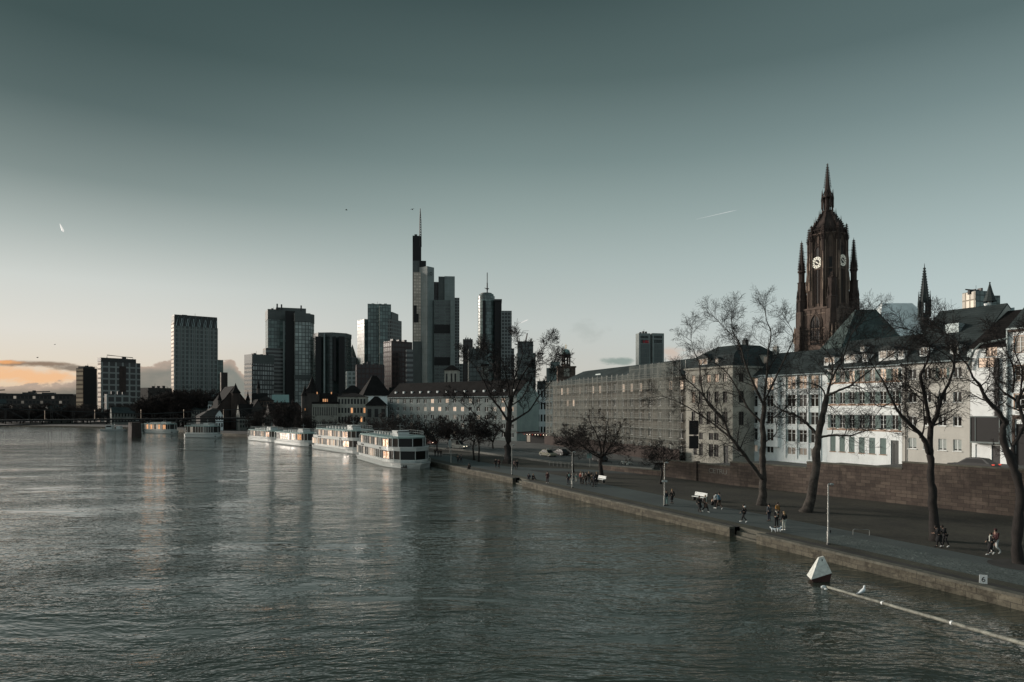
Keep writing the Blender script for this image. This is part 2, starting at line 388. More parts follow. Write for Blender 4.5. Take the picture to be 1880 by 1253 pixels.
# ------------------------------------------------------------------ water
def water_material():
    m, t, b = newmat('river_water')
    v = coords(t)
    n0 = t.noise(v, .03, 5, .65)
    colr = t.ramp(n0, [(.35, (.034, .041, .031, 1)), (.65, (.054, .062, .048, 1))])
    t.l.new(colr, b.inputs['Base Color'])
    b.inputs['IOR'].default_value = 1.38; b.inputs['Specular IOR Level'].default_value = .7
    warp = t.noise(v, .06, 3, .5, 0, out=1)
    wv = t.add('ShaderNodeVectorMath', operation='MULTIPLY_ADD'); t.l.new(warp, wv.inputs[0]); wv.inputs[1].default_value = (6, 6, 0); t.l.new(v, wv.inputs[2])
    W_ = wv.outputs[0]
    big = t.noise(t.mapping(v, (.045, .16, 1), (0, 0, radians(12))), 1, 3, .55, .4)
    swirl = t.noise(t.mapping(W_, (.07, .12, 1)), 1, 3, .5, 1.2)
    mid = t.noise(t.mapping(W_, (.24, .60, 1), (0, 0, radians(10))), 1, 3, .55, .4)
    chop = t.noise(t.mapping(W_, (.85, 1.8, 1), (0, 0, radians(-16))), 1, 2.5, .55, .3)
    fine = t.noise(t.mapping(v, (2.4, 4.4, 1), (0, 0, radians(14))), 1, 1.5, .55, .2)
    calm = t.m('MULTIPLY', t.ramp(t.noise(t.mapping(W_, (.045, .12, 1)), 1, 6, .68, .5), [(.38, .18), (.64, 1.0)]), t.ramp(t.noise(v, .024, 4, .6, .5), [(.36, .60), (.64, 1.2)]))
    h = t.m('ADD', t.m('MULTIPLY', mid, .52), t.m('ADD', t.m('MULTIPLY', chop, .30), t.m('MULTIPLY', fine, .08)))
    h = t.m('MULTIPLY', h, calm)
    h = t.m('ADD', h, t.m('ADD', t.m('MULTIPLY', big, .42), t.m('MULTIPLY', swirl, .16)))
    bn = t.add('ShaderNodeBump'); bn.inputs['Strength'].default_value = 1.0; bn.inputs['Distance'].default_value = .34
    t.l.new(h, bn.inputs['Height']); t.l.new(bn.outputs[0], b.inputs['Normal'])
    b.inputs['Roughness'].default_value = .02
    return m
mb = MB()
mb.poly([(-5000, -400, WZ), (400, -400, WZ), (400, 700, WZ), (-5000, 700, WZ)])
struct('water', mb, water_material())

# ------------------------------------------------------------------ quay line, embankment, path, grass, road, terrace
Q1 = [(62, -36), (43.6, 7.6), (29.7, 39.6), (21.2, 59.2)]
Q2 = [(19.9, 62.4), (10.2, 83.0), (1.55, 102.5)]
Q3 = [(.1, 106), (-10.8, 127), (-16.2, 138), (-27, 163), (-43, 185), (-52, 201), (-70, 227), (-90, 252), (-107, 275), (-135, 302), (-152, 324), (-205, 372), (-320, 426), (-620, 480), (-1500, 560), (-5000, 640)]
def off(line, d):
    out = []
    for k, p in enumerate(line):
        a = Vector(line[max(k-1, 0)]); b = Vector(line[min(k+1, len(line)-1)]); t_ = (b-a).normalized()
        out.append((p[0]+t_.y*d, p[1]-t_.x*d))
    return out
def ground_mat(name, ca, cb, sc_, rough=.95, bump=.4, speck=None, joints=None, puddle=0, litter=None):
    m, t, b = newmat(name); v = coords(t)
    f = t.m('ADD', t.m('MULTIPLY', t.noise(v, .16, 6, .7), .55), t.m('MULTIPLY', t.noise(v, sc_, 6, .75), .45))
    col = t.ramp(f, [(.38, c4(ca)), (.60, c4(cb))])
    if speck:
        vo = t.add('ShaderNodeTexVoronoi'); t.l.new(v, vo.inputs['Vector']); vo.inputs['Scale'].default_value = 2.4
        f2 = t.m('MULTIPLY', t.m('LESS_THAN', vo.outputs['Distance'], .22), t.m('GREATER_THAN', t.noise(v, .8, 3), .50))
        col = t.mix(t.m('MULTIPLY', f2, .7), col, c4(speck))
    if joints:
        vo = t.add('ShaderNodeTexVoronoi', feature='DISTANCE_TO_EDGE'); t.l.new(v, vo.inputs['Vector']); vo.inputs['Scale'].default_value = joints
        col = t.mix(t.m('MULTIPLY', t.m('LESS_THAN', vo.outputs['Distance'], .07), .65), col, c4([x*.3 for x in ca]))
    if litter:
        vo = t.add('ShaderNodeTexVoronoi'); t.l.new(v, vo.inputs['Vector']); vo.inputs['Scale'].default_value = 3.3
        f2 = t.m('MULTIPLY', t.m('LESS_THAN', vo.outputs['Distance'], .17), t.m('GREATER_THAN', t.noise(v, .35, 4), .53))
        col = t.mix(f2, col, c4(litter))
    t.l.new(col, b.inputs['Base Color'])
    if puddle: t.l.new(t.ramp(t.noise(v, .5, 5, .6), [(.50, rough), (.60, .22)]), b.inputs['Roughness'])
    else: b.inputs['Roughness'].default_value = rough
    bn = t.add('ShaderNodeBump'); bn.inputs['Strength'].default_value = bump; bn.inputs['Distance'].default_value = .06
    t.l.new(t.noise(v, sc_*2, 5, .7), bn.inputs['Height']); t.l.new(bn.outputs[0], b.inputs['Normal'])
    return m
M['grass'] = ground_mat('winter_grass', (.007, .006, .004), (.050, .046, .031), 3, litter=(.09, .07, .045))
M['soil'] = ground_mat('city_ground', (.02, .018, .016), (.045, .042, .038), .6)
M['path'] = ground_mat('damp_asphalt_path', (.048, .056, .055), (.078, .096, .092), 4, .8, .2)
M['cobble'] = ground_mat('cobbled_strip', (.05, .064, .06), (.14, .165, .155), 7, .75, .8, speck=(.34, .38, .36), joints=3.6)
M['verge'] = ground_mat('bare_verge', (.016, .014, .009), (.085, .082, .055), 5, litter=(.14, .13, .09))
M['asphalt'] = ground_mat('road_asphalt', (.04, .045, .044), (.075, .083, .08), 1.5, .7, .2)
M['marking'] = plain('worn_road_marking', (.42, .44, .42), .8, var=.3, scale=2)
M['kerb'] = plain('kerb_stone', (.16, .16, .145), .9, var=.3)
M['terrace'] = ground_mat('terrace_paving', (.06, .06, .055), (.12, .12, .11), 3)

# embankment ground: one sheet out to the horizon
mb = MB()
edge = Q1+[(22.5, 59.8), (21.3, 63.0)]+Q2+[(3.1, 103.1), (1.6, 106.6)]+Q3
edge_in = off(Q1, .4)+[(22.6, 59.8), (21.4, 63.1)]+off(Q2, .4)+[(3.2, 103.1), (1.7, 106.6)]+off(Q3, .4)
mb.poly([(x, y, 0) for x, y in edge_in]+[(-6000, 9000, 0), (6000, 9000, 0), (6000, -400, 0), (80, -400, 0)])
struct('ground', mb, M['soil'])

def quay(line, name='quay_wall', label=''):
    r = thing(name, label, 'quay wall', (line[0][0], line[0][1], 0))
    o = Vector((line[0][0], line[0][1]))
    L = [(x-o.x, y-o.y) for x, y in line]
    inn = off(L, .62)
    a = MB()
    for k in range(len(L)-1):
        (x0, y0), (x1, y1) = L[k], L[k+1]; (u0, v0), (u1, v1) = inn[k], inn[k+1]
        a.poly([(x0, y0, -2.5), (x1, y1, -2.5), (x1, y1, -.12), (x0, y0, -.12)])
    for (x0, y0), (u0, v0) in ((L[0], inn[0]), (L[-1], inn[-1])):
        a.poly([(x0, y0, -2.5), (u0, v0, -2.5), (u0, v0, -.12), (x0, y0, -.12)])
    a.build('wall_face', M['quay_stone'], r)
    b = MB(); ou = off(L, -.06)
    for k in range(len(L)-1):
        n = max(1, int((Vector(L[k+1])-Vector(L[k])).length/1.6)) if abs(o.y+L[k][1]) < 180 else 1
        for j in range(n):
            f0, f1 = j/n, (j+1)/n-.02/max(1, (Vector(L[k+1])-Vector(L[k])).length)
            q = [Vector(ou[k]).lerp(Vector(ou[k+1]), f0), Vector(ou[k]).lerp(Vector(ou[k+1]), f1), Vector(inn[k]).lerp(Vector(inn[k+1]), f1), Vector(inn[k]).lerp(Vector(inn[k+1]), f0)]
            h = .045+.02*random.random()
            b.loft([[(p.x, p.y, -.13) for p in q], [(p.x, p.y, h) for p in q]])
    b.build('coping', M['coping'], r)
    return r
random.seed(4)
quay(Q1, label='mossy stone quay wall nearest the viewer, ending at the recessed steps')
quay(Q2, label='middle stretch of stone quay wall between the two stair recesses')
quay(Q3, label='far stretch of quay wall running behind the moored ships')
# stair recesses
def steps(p0, p1, d, label):
    r = thing('quay_steps', label, 'steps', (p0[0], p0[1], 0), atan2(p1[1]-p0[1], p1[0]-p0[0]))
    L = (Vector(p1)-Vector(p0)).length; a = MB()
    for k in range(4): a.box(0, L, -2.2, -.05-.36*k, -1.38+.345*k, -1.38+.345*(k+1)-.002)
    a.build('step', M['coping'], r)
    return r
steps(Q1[-1], Q2[0], 1.4, 'dark stone steps cut into the quay, beside the walker with white dogs')
steps(Q2[-1], Q3[0], 1.4, 'dark stone steps cut into the quay beside the two people sitting')

def strip(name, line, d0, d1, z, mat, kind=True):
    a = MB(); p, q = off(line, d0), off(line, d1)
    for k in range(len(line)-1): a.poly([(p[k][0], p[k][1], z), (q[k][0], q[k][1], z), (q[k+1][0], q[k+1][1], z), (p[k+1][0], p[k+1][1], z)])
    return struct(name, a, mat)
full = [(62, -36), (43.6, 7.6), (29.7, 39.6), (21.2, 59.2), (10.2, 83.0), (.85, 104.2), (-10.8, 127), (-16.2, 138), (-27, 163), (-43, 185), (-52, 201), (-70, 227), (-90, 252), (-107, 275)]
def fine_line(line, n=4):
    o = []
    for k in range(len(line)-1):
        for j in range(n): o.append(tuple(Vector(line[k]).lerp(Vector(line[k+1]), j/n)))
    return o+[line[-1]]
fl = fine_line(full)
strip('verge', fl, 1.5, 2.7, .004, M['verge'])
strip('path', fl, 2.6, 8.6, .008, M['path'])
strip('cobbles', fine_line([(62, -36), (43.6, 7.6), (29.7, 39.6), (22.6, 56)]), 2.6, 6.3, .012, M['cobble'])
# grass between the path and the retaining wall
WALL = [(24.0, 108.5), (30.8, 96.4), (51.0, 68.0), (86.0, 18.0)]
mb = MB()
pin = off(fl, 8.5)
poly = [(x, y, .004) for x, y in pin if y < 112]+[(-2.0, 118, .004), (22.6, 110.5, .004)]+[(x, y, .004) for x, y in WALL]+[(100, -36, .004)]
mb.poly(poly); struct('grass', mb, M['grass'])
# side path that climbs from the promenade to the road
mb = MB(); mb.poly([(-6, 128, .013), (-3, 121, .013), (24.0, 112.2, .013), (24.4, 115.6, .013), (10, 121.5, .013)]); struct('path', mb, M['path'])
# lawn between path and road
RA = [(24.6, 118.6), (8, 135), (-12.5, 172), (-40, 205), (-75, 245), (-110, 290)]
RB = [(27.5, 131), (14, 148), (-5, 180), (-14.5, 200), (-44, 234), (-84, 275), (-120, 315)]
mb = MB(); mb.poly([(x, y, .004) for x, y in [(24.4, 115.8), (10, 121.8), (-6, 129), (-10, 138), (-21, 166), (-37, 189)]]+[(x, y, .004) for x, y in reversed(RA[:4])]); struct('grass', mb, M['grass'])
mb = MB(); mb.poly([(x, y, .3) for x, y in RA]+[(x, y, .3) for x, y in reversed(RB)]); struct('road', mb, M['asphalt'])
mb = MB()
for k in range(len(RA)-1):
    (x0, y0), (x1, y1) = RA[k], RA[k+1]
    mb.loft([[(x0-.35, y0-.35, 0), (x1-.35, y1-.35, 0), (x1, y1, 0), (x0, y0, 0)], [(x0-.35, y0-.35, .42), (x1-.35, y1-.35, .42), (x1, y1, .42), (x0, y0, .42)]])
struct('kerb', mb, M['kerb'])
mb = MB(); mb.poly([(x, y, .34) for x, y in RB]+[(-90, 330, .34), (30, 240, .34), (60, 128, .34)]); struct('pavement', mb, M['terrace'])
# lane line
mb = MB()
for k in range(26):
    f = k/26; a = Vector((26, 124.5)).lerp(Vector((-10, 184)), f); d = Vector((-36, 59.5)).normalized(); n = Vector((d.y, -d.x))*.09; bb = a+d*1.4
    mb.poly([(a.x-n.x, a.y-n.y, .304), (a.x+n.x, a.y+n.y, .304), (bb.x+n.x, bb.y+n.y, .304), (bb.x-n.x, bb.y-n.y, .304)])
struct('road_marking', mb, M['marking'])

# retaining wall and terrace behind it
def wtop(s): return 2.45+1.0*min(s/14., 1)*.55+max(0, s-14)*.064
wr = thing('retaining_wall', 'tall reddish sandstone block retaining wall behind the lawn with graffiti on it', 'wall', (WALL[0][0], WALL[0][1], 0))
o0 = Vector(WALL[0]); acc = 0; body = MB(); cap = MB(); tops = []
for k in range(3):
    a, b_ = Vector(WALL[k])-o0, Vector(WALL[k+1])-o0; L = (b_-a).length; d = (b_-a)/L; n = Vector((-d.y, d.x))*.6
    nseg = max(1, int(L/9))
    for j in range(nseg):
        p, q = a+d*L*j/nseg, a+d*L*(j+1)/nseg; h = wtop(acc+L*(j+.5)/nseg)
        body.loft([[(p.x, p.y, -.3), (q.x, q.y, -.3), (q.x+n.x, q.y+n.y, -.3), (p.x+n.x, p.y+n.y, -.3)], [(p.x, p.y, h-.16), (q.x, q.y, h-.16), (q.x+n.x, q.y+n.y, h-.16), (p.x+n.x, p.y+n.y, h-.16)]])
        e_ = n*.1; cap.loft([[(p.x-e_.x, p.y-e_.y, h-.16), (q.x-e_.x, q.y-e_.y, h-.16), (q.x+n.x+e_.x, q.y+n.y+e_.y, h-.16), (p.x+n.x+e_.x, p.y+n.y+e_.y, h-.16)], [(p.x-e_.x, p.y-e_.y, h), (q.x-e_.x, q.y-e_.y, h), (q.x+n.x+e_.x, q.y+n.y+e_.y, h), (p.x+n.x+e_.x, p.y+n.y+e_.y, h)]])
        tops.append((o0+p, o0+q, h))
    acc += L
# pilaster near the graffiti
body.loft([[(3.2, -6.1, -.2), (3.5, -6.65, -.2), (4.2, -6.2, -.2), (3.9, -5.6, -.2)], [(3.2, -6.1, 2.9), (3.5, -6.65, 2.9), (4.2, -6.2, 2.9), (3.9, -5.6, 2.9)]])
body.build('wall', M['brick_wall'], wr); cap.build('coping', M['coping'], wr)
mb = MB()
for p, q, h in tops:
    z = h-1.05; far = Vector((DY, -DX))*-1  # towards the houses
    f2 = Vector((.89, .46))*26
    mb.poly([(p.x+.4, p.y+.2, z), (q.x+.4, q.y+.2, z), (q.x+f2.x, q.y+f2.y, z), (p.x+f2.x, p.y+f2.y, z)])
struct('terrace', mb, M['terrace'])
# low red wall along the ramp
lw = thing('low_wall', 'low red stone wall along the ramp, left of the retaining wall', 'wall', (15.8, 119.6, 0), atan2(108.8-119.6, 24-15.8))
a = MB(); a.box(0, 13.4, 0, .4, -.1, .78); a.build('wall', M['brick_wall'], lw)
a = MB(); a.box(-.05, 13.4, -.05, .45, .78, .86); a.build('coping', M['coping'], lw)

# ------------------------------------------------------------------ houses
MC = {}
def wmesh(kind, w, h, *mats):
    """shared meshes of window pieces, keyed by kind and size"""
    w, h = round(w*10)/10, round(h*10)/10
    key = (kind, w, h)+tuple(m.name for m in mats)
    if key in MC: return MC[key]
    a = MB()
    if kind == 'pane': a.box(-w/2, w/2, 0, .03, 0, h)
    elif kind == 'frame':
        f = min(.075, w*.09)
        a.box(-w/2, -w/2+f, -.06, -.002, 0, h); a.box(w/2-f, w/2, -.06, -.002, 0, h)
        a.box(-w/2+f, w/2-f, -.06, -.002, 0, f); a.box(-w/2+f, w/2-f, -.06, -.002, h-f, h)
        a.box(-f*.75, f*.75, -.07, -.002, f, h-f)
        if h > 1.9: a.box(-w/2+f, w/2-f, -.055, -.002, h*.68, h*.68+f*.8)
    elif kind == 'bars':
        f = .055
        a.box(-w/2, -w/2+f, -.06, -.002, 0, h); a.box(w/2-f, w/2, -.06, -.002, 0, h)
        a.box(-w/2+f, w/2-f, -.06, -.002, 0, f); a.box(-w/2+f, w/2-f, -.06, -.002, h-f, h); a.box(-.04, .04, -.065, -.002, f, h-f)
        for k in (1, 2): a.box(-w/2+f, w/2-f, -.05, -.002, h*k/3-.02, h*k/3+.02)
    elif kind == 'sill': a.box(-w/2-.08, w/2+.08, -.3, -.14, -.09, 0)
    elif kind == 'surround':
        f = .13
        a.box(-w/2-f, -w/2-.003, -.2, -.16, -.0, h+f); a.box(w/2+.003, w/2+f, -.2, -.16, 0, h+f); a.box(-w/2-.003, w/2+.003, -.2, -.16, h+.003, h+f)
    elif kind == 'shutter':
        n = int(h/.11)
        a.box(0, w, -.03, 0, 0, h)
        for k in range(n): a.poly([(0.05, -.035, k*h/n+.01), (w-.05, -.035, k*h/n+.01), (w-.05, -.06, k*h/n+h/n*.7), (.05, -.06, k*h/n+h/n*.7)])
    elif kind == 'blind': a.box(-w/2+.02, w/2-.02, -.045, -.035, h*.15, h-.02)
    MC[key] = a.mesh(kind, list(mats)); return MC[key]

class Bld:
    def __init__(s, name, label, cat, A, d=None, z0=0.0, group=None):
        s.A = Vector(A[:2]); s.d = Vector(d if d else (DX, DY)).normalized(); s.n = Vector((-s.d.y, s.d.x)); s.z0 = z0
        s.r = thing(name, label, cat, (A[0], A[1], z0), atan2(s.d.y, s.d.x), group)
    def st(s, px, yo=0):
        b = s.A+s.n*yo; k = (px-CX)/F
        return (k*b.y-b.x)/(s.d.x-k*s.d.y)
    def zt(s, px, py, yo=0):
        b = s.A+s.n*yo; y = b.y+s.d.y*s.st(px, yo)
        return CZ+(HY-py)/F*y-s.z0
    def window(s, x0, x1, z0, z1, y=0., glass='glass', frame='frame_white', bars='frame', sill=None, shut=None, surround=None, blind=False, parent=None):
        p = parent or s.r; w, h = x1-x0, z1-z0
        o = link('window', wmesh('pane', w, h, M[glass]), p, ((x0+x1)/2, y+.17, z0))
        if frame: link('frame', wmesh(bars, w, h, M[frame]), o)
        if sill: link('sill', wmesh('sill', w, h, M[sill]), o)
        if surround: link('surround', wmesh('surround', w, h, M[surround]), o)
        if blind: link('blind', wmesh('blind', w, h, M['blind']), o)
        if shut:
            sw = shut
            link('shutter', wmesh('shutter', sw, h, M['shutter']), o, (-w/2-sw-.03, -.18, 0)); link('shutter', wmesh('shutter', sw, h, M['shutter']), o, (w/2+.03, -.18, 0))
        return o
    def front(s, mb, x0, x1, z0, z1, holes, y=0., depth=.18):
        xs = sorted({x0, x1, *[v for h in holes for v in h[:2]]}); zs = sorted({z0, z1, *[v for h in holes for v in h[2:4]]})
        xs = [v for v in xs if x0 <= v <= x1]; zs = [v for v in zs if z0 <= v <= z1]
        for i in range(len(xs)-1):
            for j in range(len(zs)-1):
                cx, cz = (xs[i]+xs[i+1])/2, (zs[j]+zs[j+1])/2
                if any(h[0] < cx < h[1] and h[2] < cz < h[3] for h in holes): continue
                mb.poly([(xs[i], y, zs[j]), (xs[i+1], y, zs[j]), (xs[i+1], y, zs[j+1]), (xs[i], y, zs[j+1])])
        for a, b, c, d in [h[:4] for h in holes]:
            if not x0 <= (a+b)/2 <= x1: continue
            e = y+depth
            mb.poly([(a, y, c), (a, e, c), (a, e, d), (a, y, d)]); mb.poly([(b, y, c), (b, y, d), (b, e, d), (b, e, c)])
            mb.poly([(a, y, c), (b, y, c), (b, e, c), (a, e, c)]); mb.poly([(a, y, d), (a, e, d), (b, e, d), (b, y, d)])
    def shell(s, mb, x0, x1, D, z0, z1, y=0.):
        """side and back walls"""
        mb.poly([(x1, y, z0), (x1, D, z0), (x1, D, z1), (x1, y, z1)]); mb.poly([(x0, D, z0), (x0, y, z0), (x0, y, z1), (x0, D, z1)])
        mb.poly([(x1, D, z0), (x0, D, z0), (x0, D, z1), (x1, D, z1)])
    def gable_roof(s, x0, x1, D, ze, zr, mat, over=.45, yr=None, ex=0.0, name='roof', wallmb=None, fascia=True):
        yr = D/2 if yr is None else yr
        k = (zr-ze)/yr; a = MB()
        a.extr([(-over, ze-over*k), (yr, zr), (D+over, ze-over*(zr-ze)/(D-yr)), (D+over, ze-over*(zr-ze)/(D-yr)-.22), (yr, zr-.24), (-over, ze-over*k-.22)], x0-ex, x1+ex)
        o = a.build(name, mat, s.r)
        if wallmb:
            for x in (x0, x1): wallmb.poly([(x, 0, ze-.1), (x, yr, zr-.25), (x, D, ze-.1)])
        if fascia:
            g = MB(); g.tube([(x0, -over-.08, ze-over*k-.12), (x1, -over-.08, ze-over*k-.12)], .09, 6); g.build('gutter', M['zinc'], s.r)
        return o
    def hip_roof(s, rings, mat, name='roof'):
        a = MB(); a.loft([[(x0, y0, z), (x1, y0, z), (x1, y1, z), (x0, y1, z)] for x0, x1, y0, y1, z in rings]); return a.build(name, mat, s.r)
    def dormer(s, x, z, w, h, y, slope, glass='glass', roof='slate', wall='render_white', pitch=.35, arch=False):
        """box dormer: front at local y, runs back until it meets the slope"""
        a = MB(); L = (h+pitch*w)/slope+.2
        a.box(x-w/2, x+w/2, y, y+L, z-.3, z+h); o = a.build('dormer', M[wall], s.r)
        s.window(x-w/2+.12, x+w/2-.12, z+.1, z+h-.12, y-.2, glass=glass, parent=o, frame='frame_white')
        b = MB(); n = 6 if arch else 2; sec = []
        for k in range(n+1):
            f = k/n; sec.append((x-w/2-.15+(w+.3)*f, z+h+(pitch*w*sin(pi*f) if arch else pitch*w*(1-abs(2*f-1)))))
        b.loft([[(u, y-.2, v) for u, v in sec]+[(x+w/2+.15, y-.2, z+h-.1), (x-w/2-.15, y-.2, z+h-.1)], [(u, y+L+.4, v) for u, v in sec]+[(x+w/2+.15, y+L+.4, z+h-.1), (x-w/2-.15, y+L+.4, z+h-.1)]])
        b.build('dormer_roof', M[roof], o)
        return o
    def band(s, x0, x1, z0, z1, mat, y=-.06, name='string_course'):
        a = MB(); a.box(x0, x1, y, .02, z0, z1); return a.build(name, M[mat], s.r)
    def chimney(s, x, y, z0, z1, w=.9, mat='render_beige'):
        a = MB(); a.box(x-w/2, x+w/2, y-.3, y+.3, z0, z1); a.box(x-w/2-.07, x+w/2+.07, y-.37, y+.37, z1, z1+.12)
        for k in (-.25, .25): a.ngon(x+k*w, y, [(.12, z1+.12), (.1, z1+.5)], 8)
        return a.build('chimney', M[mat], s.r)
def Z1(x, y): return 1220+x/3.915, 560+y/3.915
def Z2(x, y): return 1540+x/3.48, 520+y/3.48
def Z5(x, y): return 780+x/3.615, 580+y/3.615
R = random.Random(11)
WARM = ['glass_warm', 'glass_warm', 'glass_pale']

# --- cream corner building with mansard
A0 = (33.4, 131.0)
b = Bld('mansard_building', 'tall cream stone building with dark mansard roof, right of the scaffolded block', 'building', A0, z0=.3)
W = b.st(1345); D = 15
rows = [b.zt(1300, Z1(0, y)[1]) for y in (500, 560, 625, 705, 768, 860, 920, 970, 1000, 1088)]
zE = b.zt(1300, Z1(0, 462)[1])
cols = [(195, 220), (247, 274), (303, 330), (360, 388), (420, 450)]
holes = []; wall = MB()
for k in range(3):
    for c in cols:
        x0, x1 = b.st(Z1(c[0], 0)[0]), b.st(Z1(c[1], 0)[0]); holes.append((x0, x1, rows[2*k+1], rows[2*k]))
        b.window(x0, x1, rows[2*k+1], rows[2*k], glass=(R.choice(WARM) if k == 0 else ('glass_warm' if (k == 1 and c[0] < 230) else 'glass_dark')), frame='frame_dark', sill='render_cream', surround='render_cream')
for c in ((205, 232), (248, 275), (318, 350), (356, 388)):
    x0, x1 = b.st(Z1(c[0], 0)[0]), b.st(Z1(c[1], 0)[0])
    for r0, r1 in ((7, 6), (9, 8)):
        holes.append((x0, x1, rows[r0], rows[r1])); b.window(x0, x1, rows[r0], rows[r1], glass='glass_dark', frame='frame_dark', bars='bars')
xd0, xd1 = b.st(Z1(425, 0)[0]), b.st(Z1(458, 0)[0]); zd = b.zt(1330, Z1(0, 1010)[1])
holes.append((xd0, xd1, 0, zd)); dm = MB(); dm.box(xd0+.08, xd1-.08, .16, .24, 0, zd-.1); dm.build('door', M['door'], b.r)
b.front(wall, 0, W, -1.5, zE, holes); b.shell(wall, 0, W, D, -1.5, zE)
wall.build('wall', M['render_cream'], b.r)
for zz in (rows[5]-.75, rows[1]-.35, rows[3]-.4): b.band(-.03, W+.04, zz, zz+.22, 'render_cream', -.1)
a = MB(); a.box(-.3, W+.35, -.35, D+.3, zE, zE+.35); a.build('cornice', M['render_cream'], b.r)
zM = b.zt(1310, 652); zT = b.zt(1320, 642, 5)
b.hip_roof([(-.1, W+.1, -.1, D+.1, zE+.35), (1.1, W-1.1, 1.5, D-1.2, zM), (3.2, W-3.0, 5, D-5, zT+.5)], M['slate'])
sl_ = (zM-zE)/1.5
for (xa, xb, ya, yb, g, ar) in ((248, 318, 388, 438, 'glass_warm', False), (368, 392, 385, 420, 'glass_warm', False)):
    xm = (b.st(Z1(xa, 0)[0], .5)+b.st(Z1(xb, 0)[0], .5))/2; ww = b.st(Z1(xb, 0)[0], .5)-b.st(Z1(xa, 0)[0], .5)
    za, zb = b.zt(Z1(xa, 0)[0], Z1(0, yb)[1], .5), b.zt(Z1(xa, 0)[0], Z1(0, ya)[1], .5)
    b.dormer(xm, max(za, zE+.5), max(ww, .8), zb-za, .35, sl_*.6, glass=g, wall='render_cream')
# side wall windows: parts turned to the right-hand side
for k in range(3):
    for yy in (2.0,):
        o = link('window', wmesh('pane', 1.1, rows[2*k]-rows[2*k+1], M['glass_dark']), b.r, (W+.02, yy, rows[2*k+1]), pi/2)
        link('frame', wmesh('frame', 1.1, rows[2*k]-rows[2*k+1], M['frame_dark']), o)
for yy, zz in ((8.5, zM-1.9),):
    o = MB(); o.box(W-1.6, W-.25, yy-.8, yy+.8, zz, zz+1.9); o = o.build('dormer', M['render_cream'], b.r)
    link('window', wmesh('pane', 1.2, 1.3, M['glass_pale']), o, (W-.22, yy, zz+.3), pi/2)
b.chimney(W*.6, 8, zT-.3, zT+1.5, mat='slate')

# --- white house with projecting bay
b = Bld('white_house', 'cool white five storey house with a narrow projecting bay, right of the cream mansard building', 'house', (42.2, 125.5), z0=.2)
W = b.st(1518); D = 11
rows = [b.zt(Z1(1000, 0)[0], Z1(0, y)[1]) for y in (512, 605, 645, 732, 772, 862, 898, 990, 1028, 1082)]
zE = b.zt(1475, 684)
bx0, bx1 = b.st(Z1(672, 0)[0], -.5), b.st(Z1(812, 0)[0], -.5)
holes, bh = [], []
for ci, c in enumerate([(620, 668), (732, 782), (882, 940), (965, 1022), (1048, 1108)]):
    for k in range(5):
        y = -.55 if (ci == 1 and k < 4) else 0.
        x0, x1 = b.st(Z1(c[0], 0)[0], y), b.st(Z1(c[1], 0)[0], y)
        (bh if y else holes).append((x0, x1, rows[2*k+1], rows[2*k]))
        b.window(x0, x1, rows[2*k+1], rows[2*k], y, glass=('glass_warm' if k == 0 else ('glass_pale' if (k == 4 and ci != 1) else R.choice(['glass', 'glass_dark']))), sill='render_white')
        if ci > 1 and k < 4:
            fl_ = MB(); fl_.box(x0-.42, x0-.03, -.05, 0, rows[2*k+1], rows[2*k]); fl_.build('shutter', M['shutter'], b.r)
wall = MB(); b.front(wall, 0, W, -2, zE, holes); b.shell(wall, 0, W, D, -2, zE)
b.gable_roof(0, W, D, zE+.1, b.zt(1472, 645, 5.5), M['slate'], wallmb=wall, ex=.1)
wall.build('wall', M['render_cool'], b.r)
bay = MB(); zb0 = rows[7]-1.0; b.front(bay, bx0, bx1, zb0, zE-.1, bh, y=-.55)
bay.poly([(bx0, 0, zb0), (bx0, -.55, zb0), (bx0, -.55, zE-.1), (bx0, 0, zE-.1)]); bay.poly([(bx1, -.55, zb0), (bx1, 0, zb0), (bx1, 0, zE-.1), (bx1, -.55, zE-.1)]); bay.poly([(bx0, -.55, zb0), (bx0, 0, zb0), (bx1, 0, zb0), (bx1, -.55, zb0)])
bay.build('bay', M['render_white'], b.r)
for xx in (b.st(Z1(870, 0)[0]), b.st(Z1(952, 0)[0]), b.st(Z1(1034, 0)[0]), b.st(Z1(1122, 0)[0])):
    a = MB(); a.box(xx-.12, xx+.12, -.16, -.002, rows[9]-.6, zE-.05); a.build('pilaster', M['render_white'], b.r)
for px in (1365.5, 1505):
    a = MB(); xx = b.st(px); a.tube([(xx, -.22, -1), (xx, -.22, zE-.2)], .07, 6); a.build('downpipe', M['zinc'], b.r)
b.chimney(3, 5.5, zE+3.6, zE+5.2); 
for px in (1393, 1417):
    xx = b.st(px, 3); a = MB()

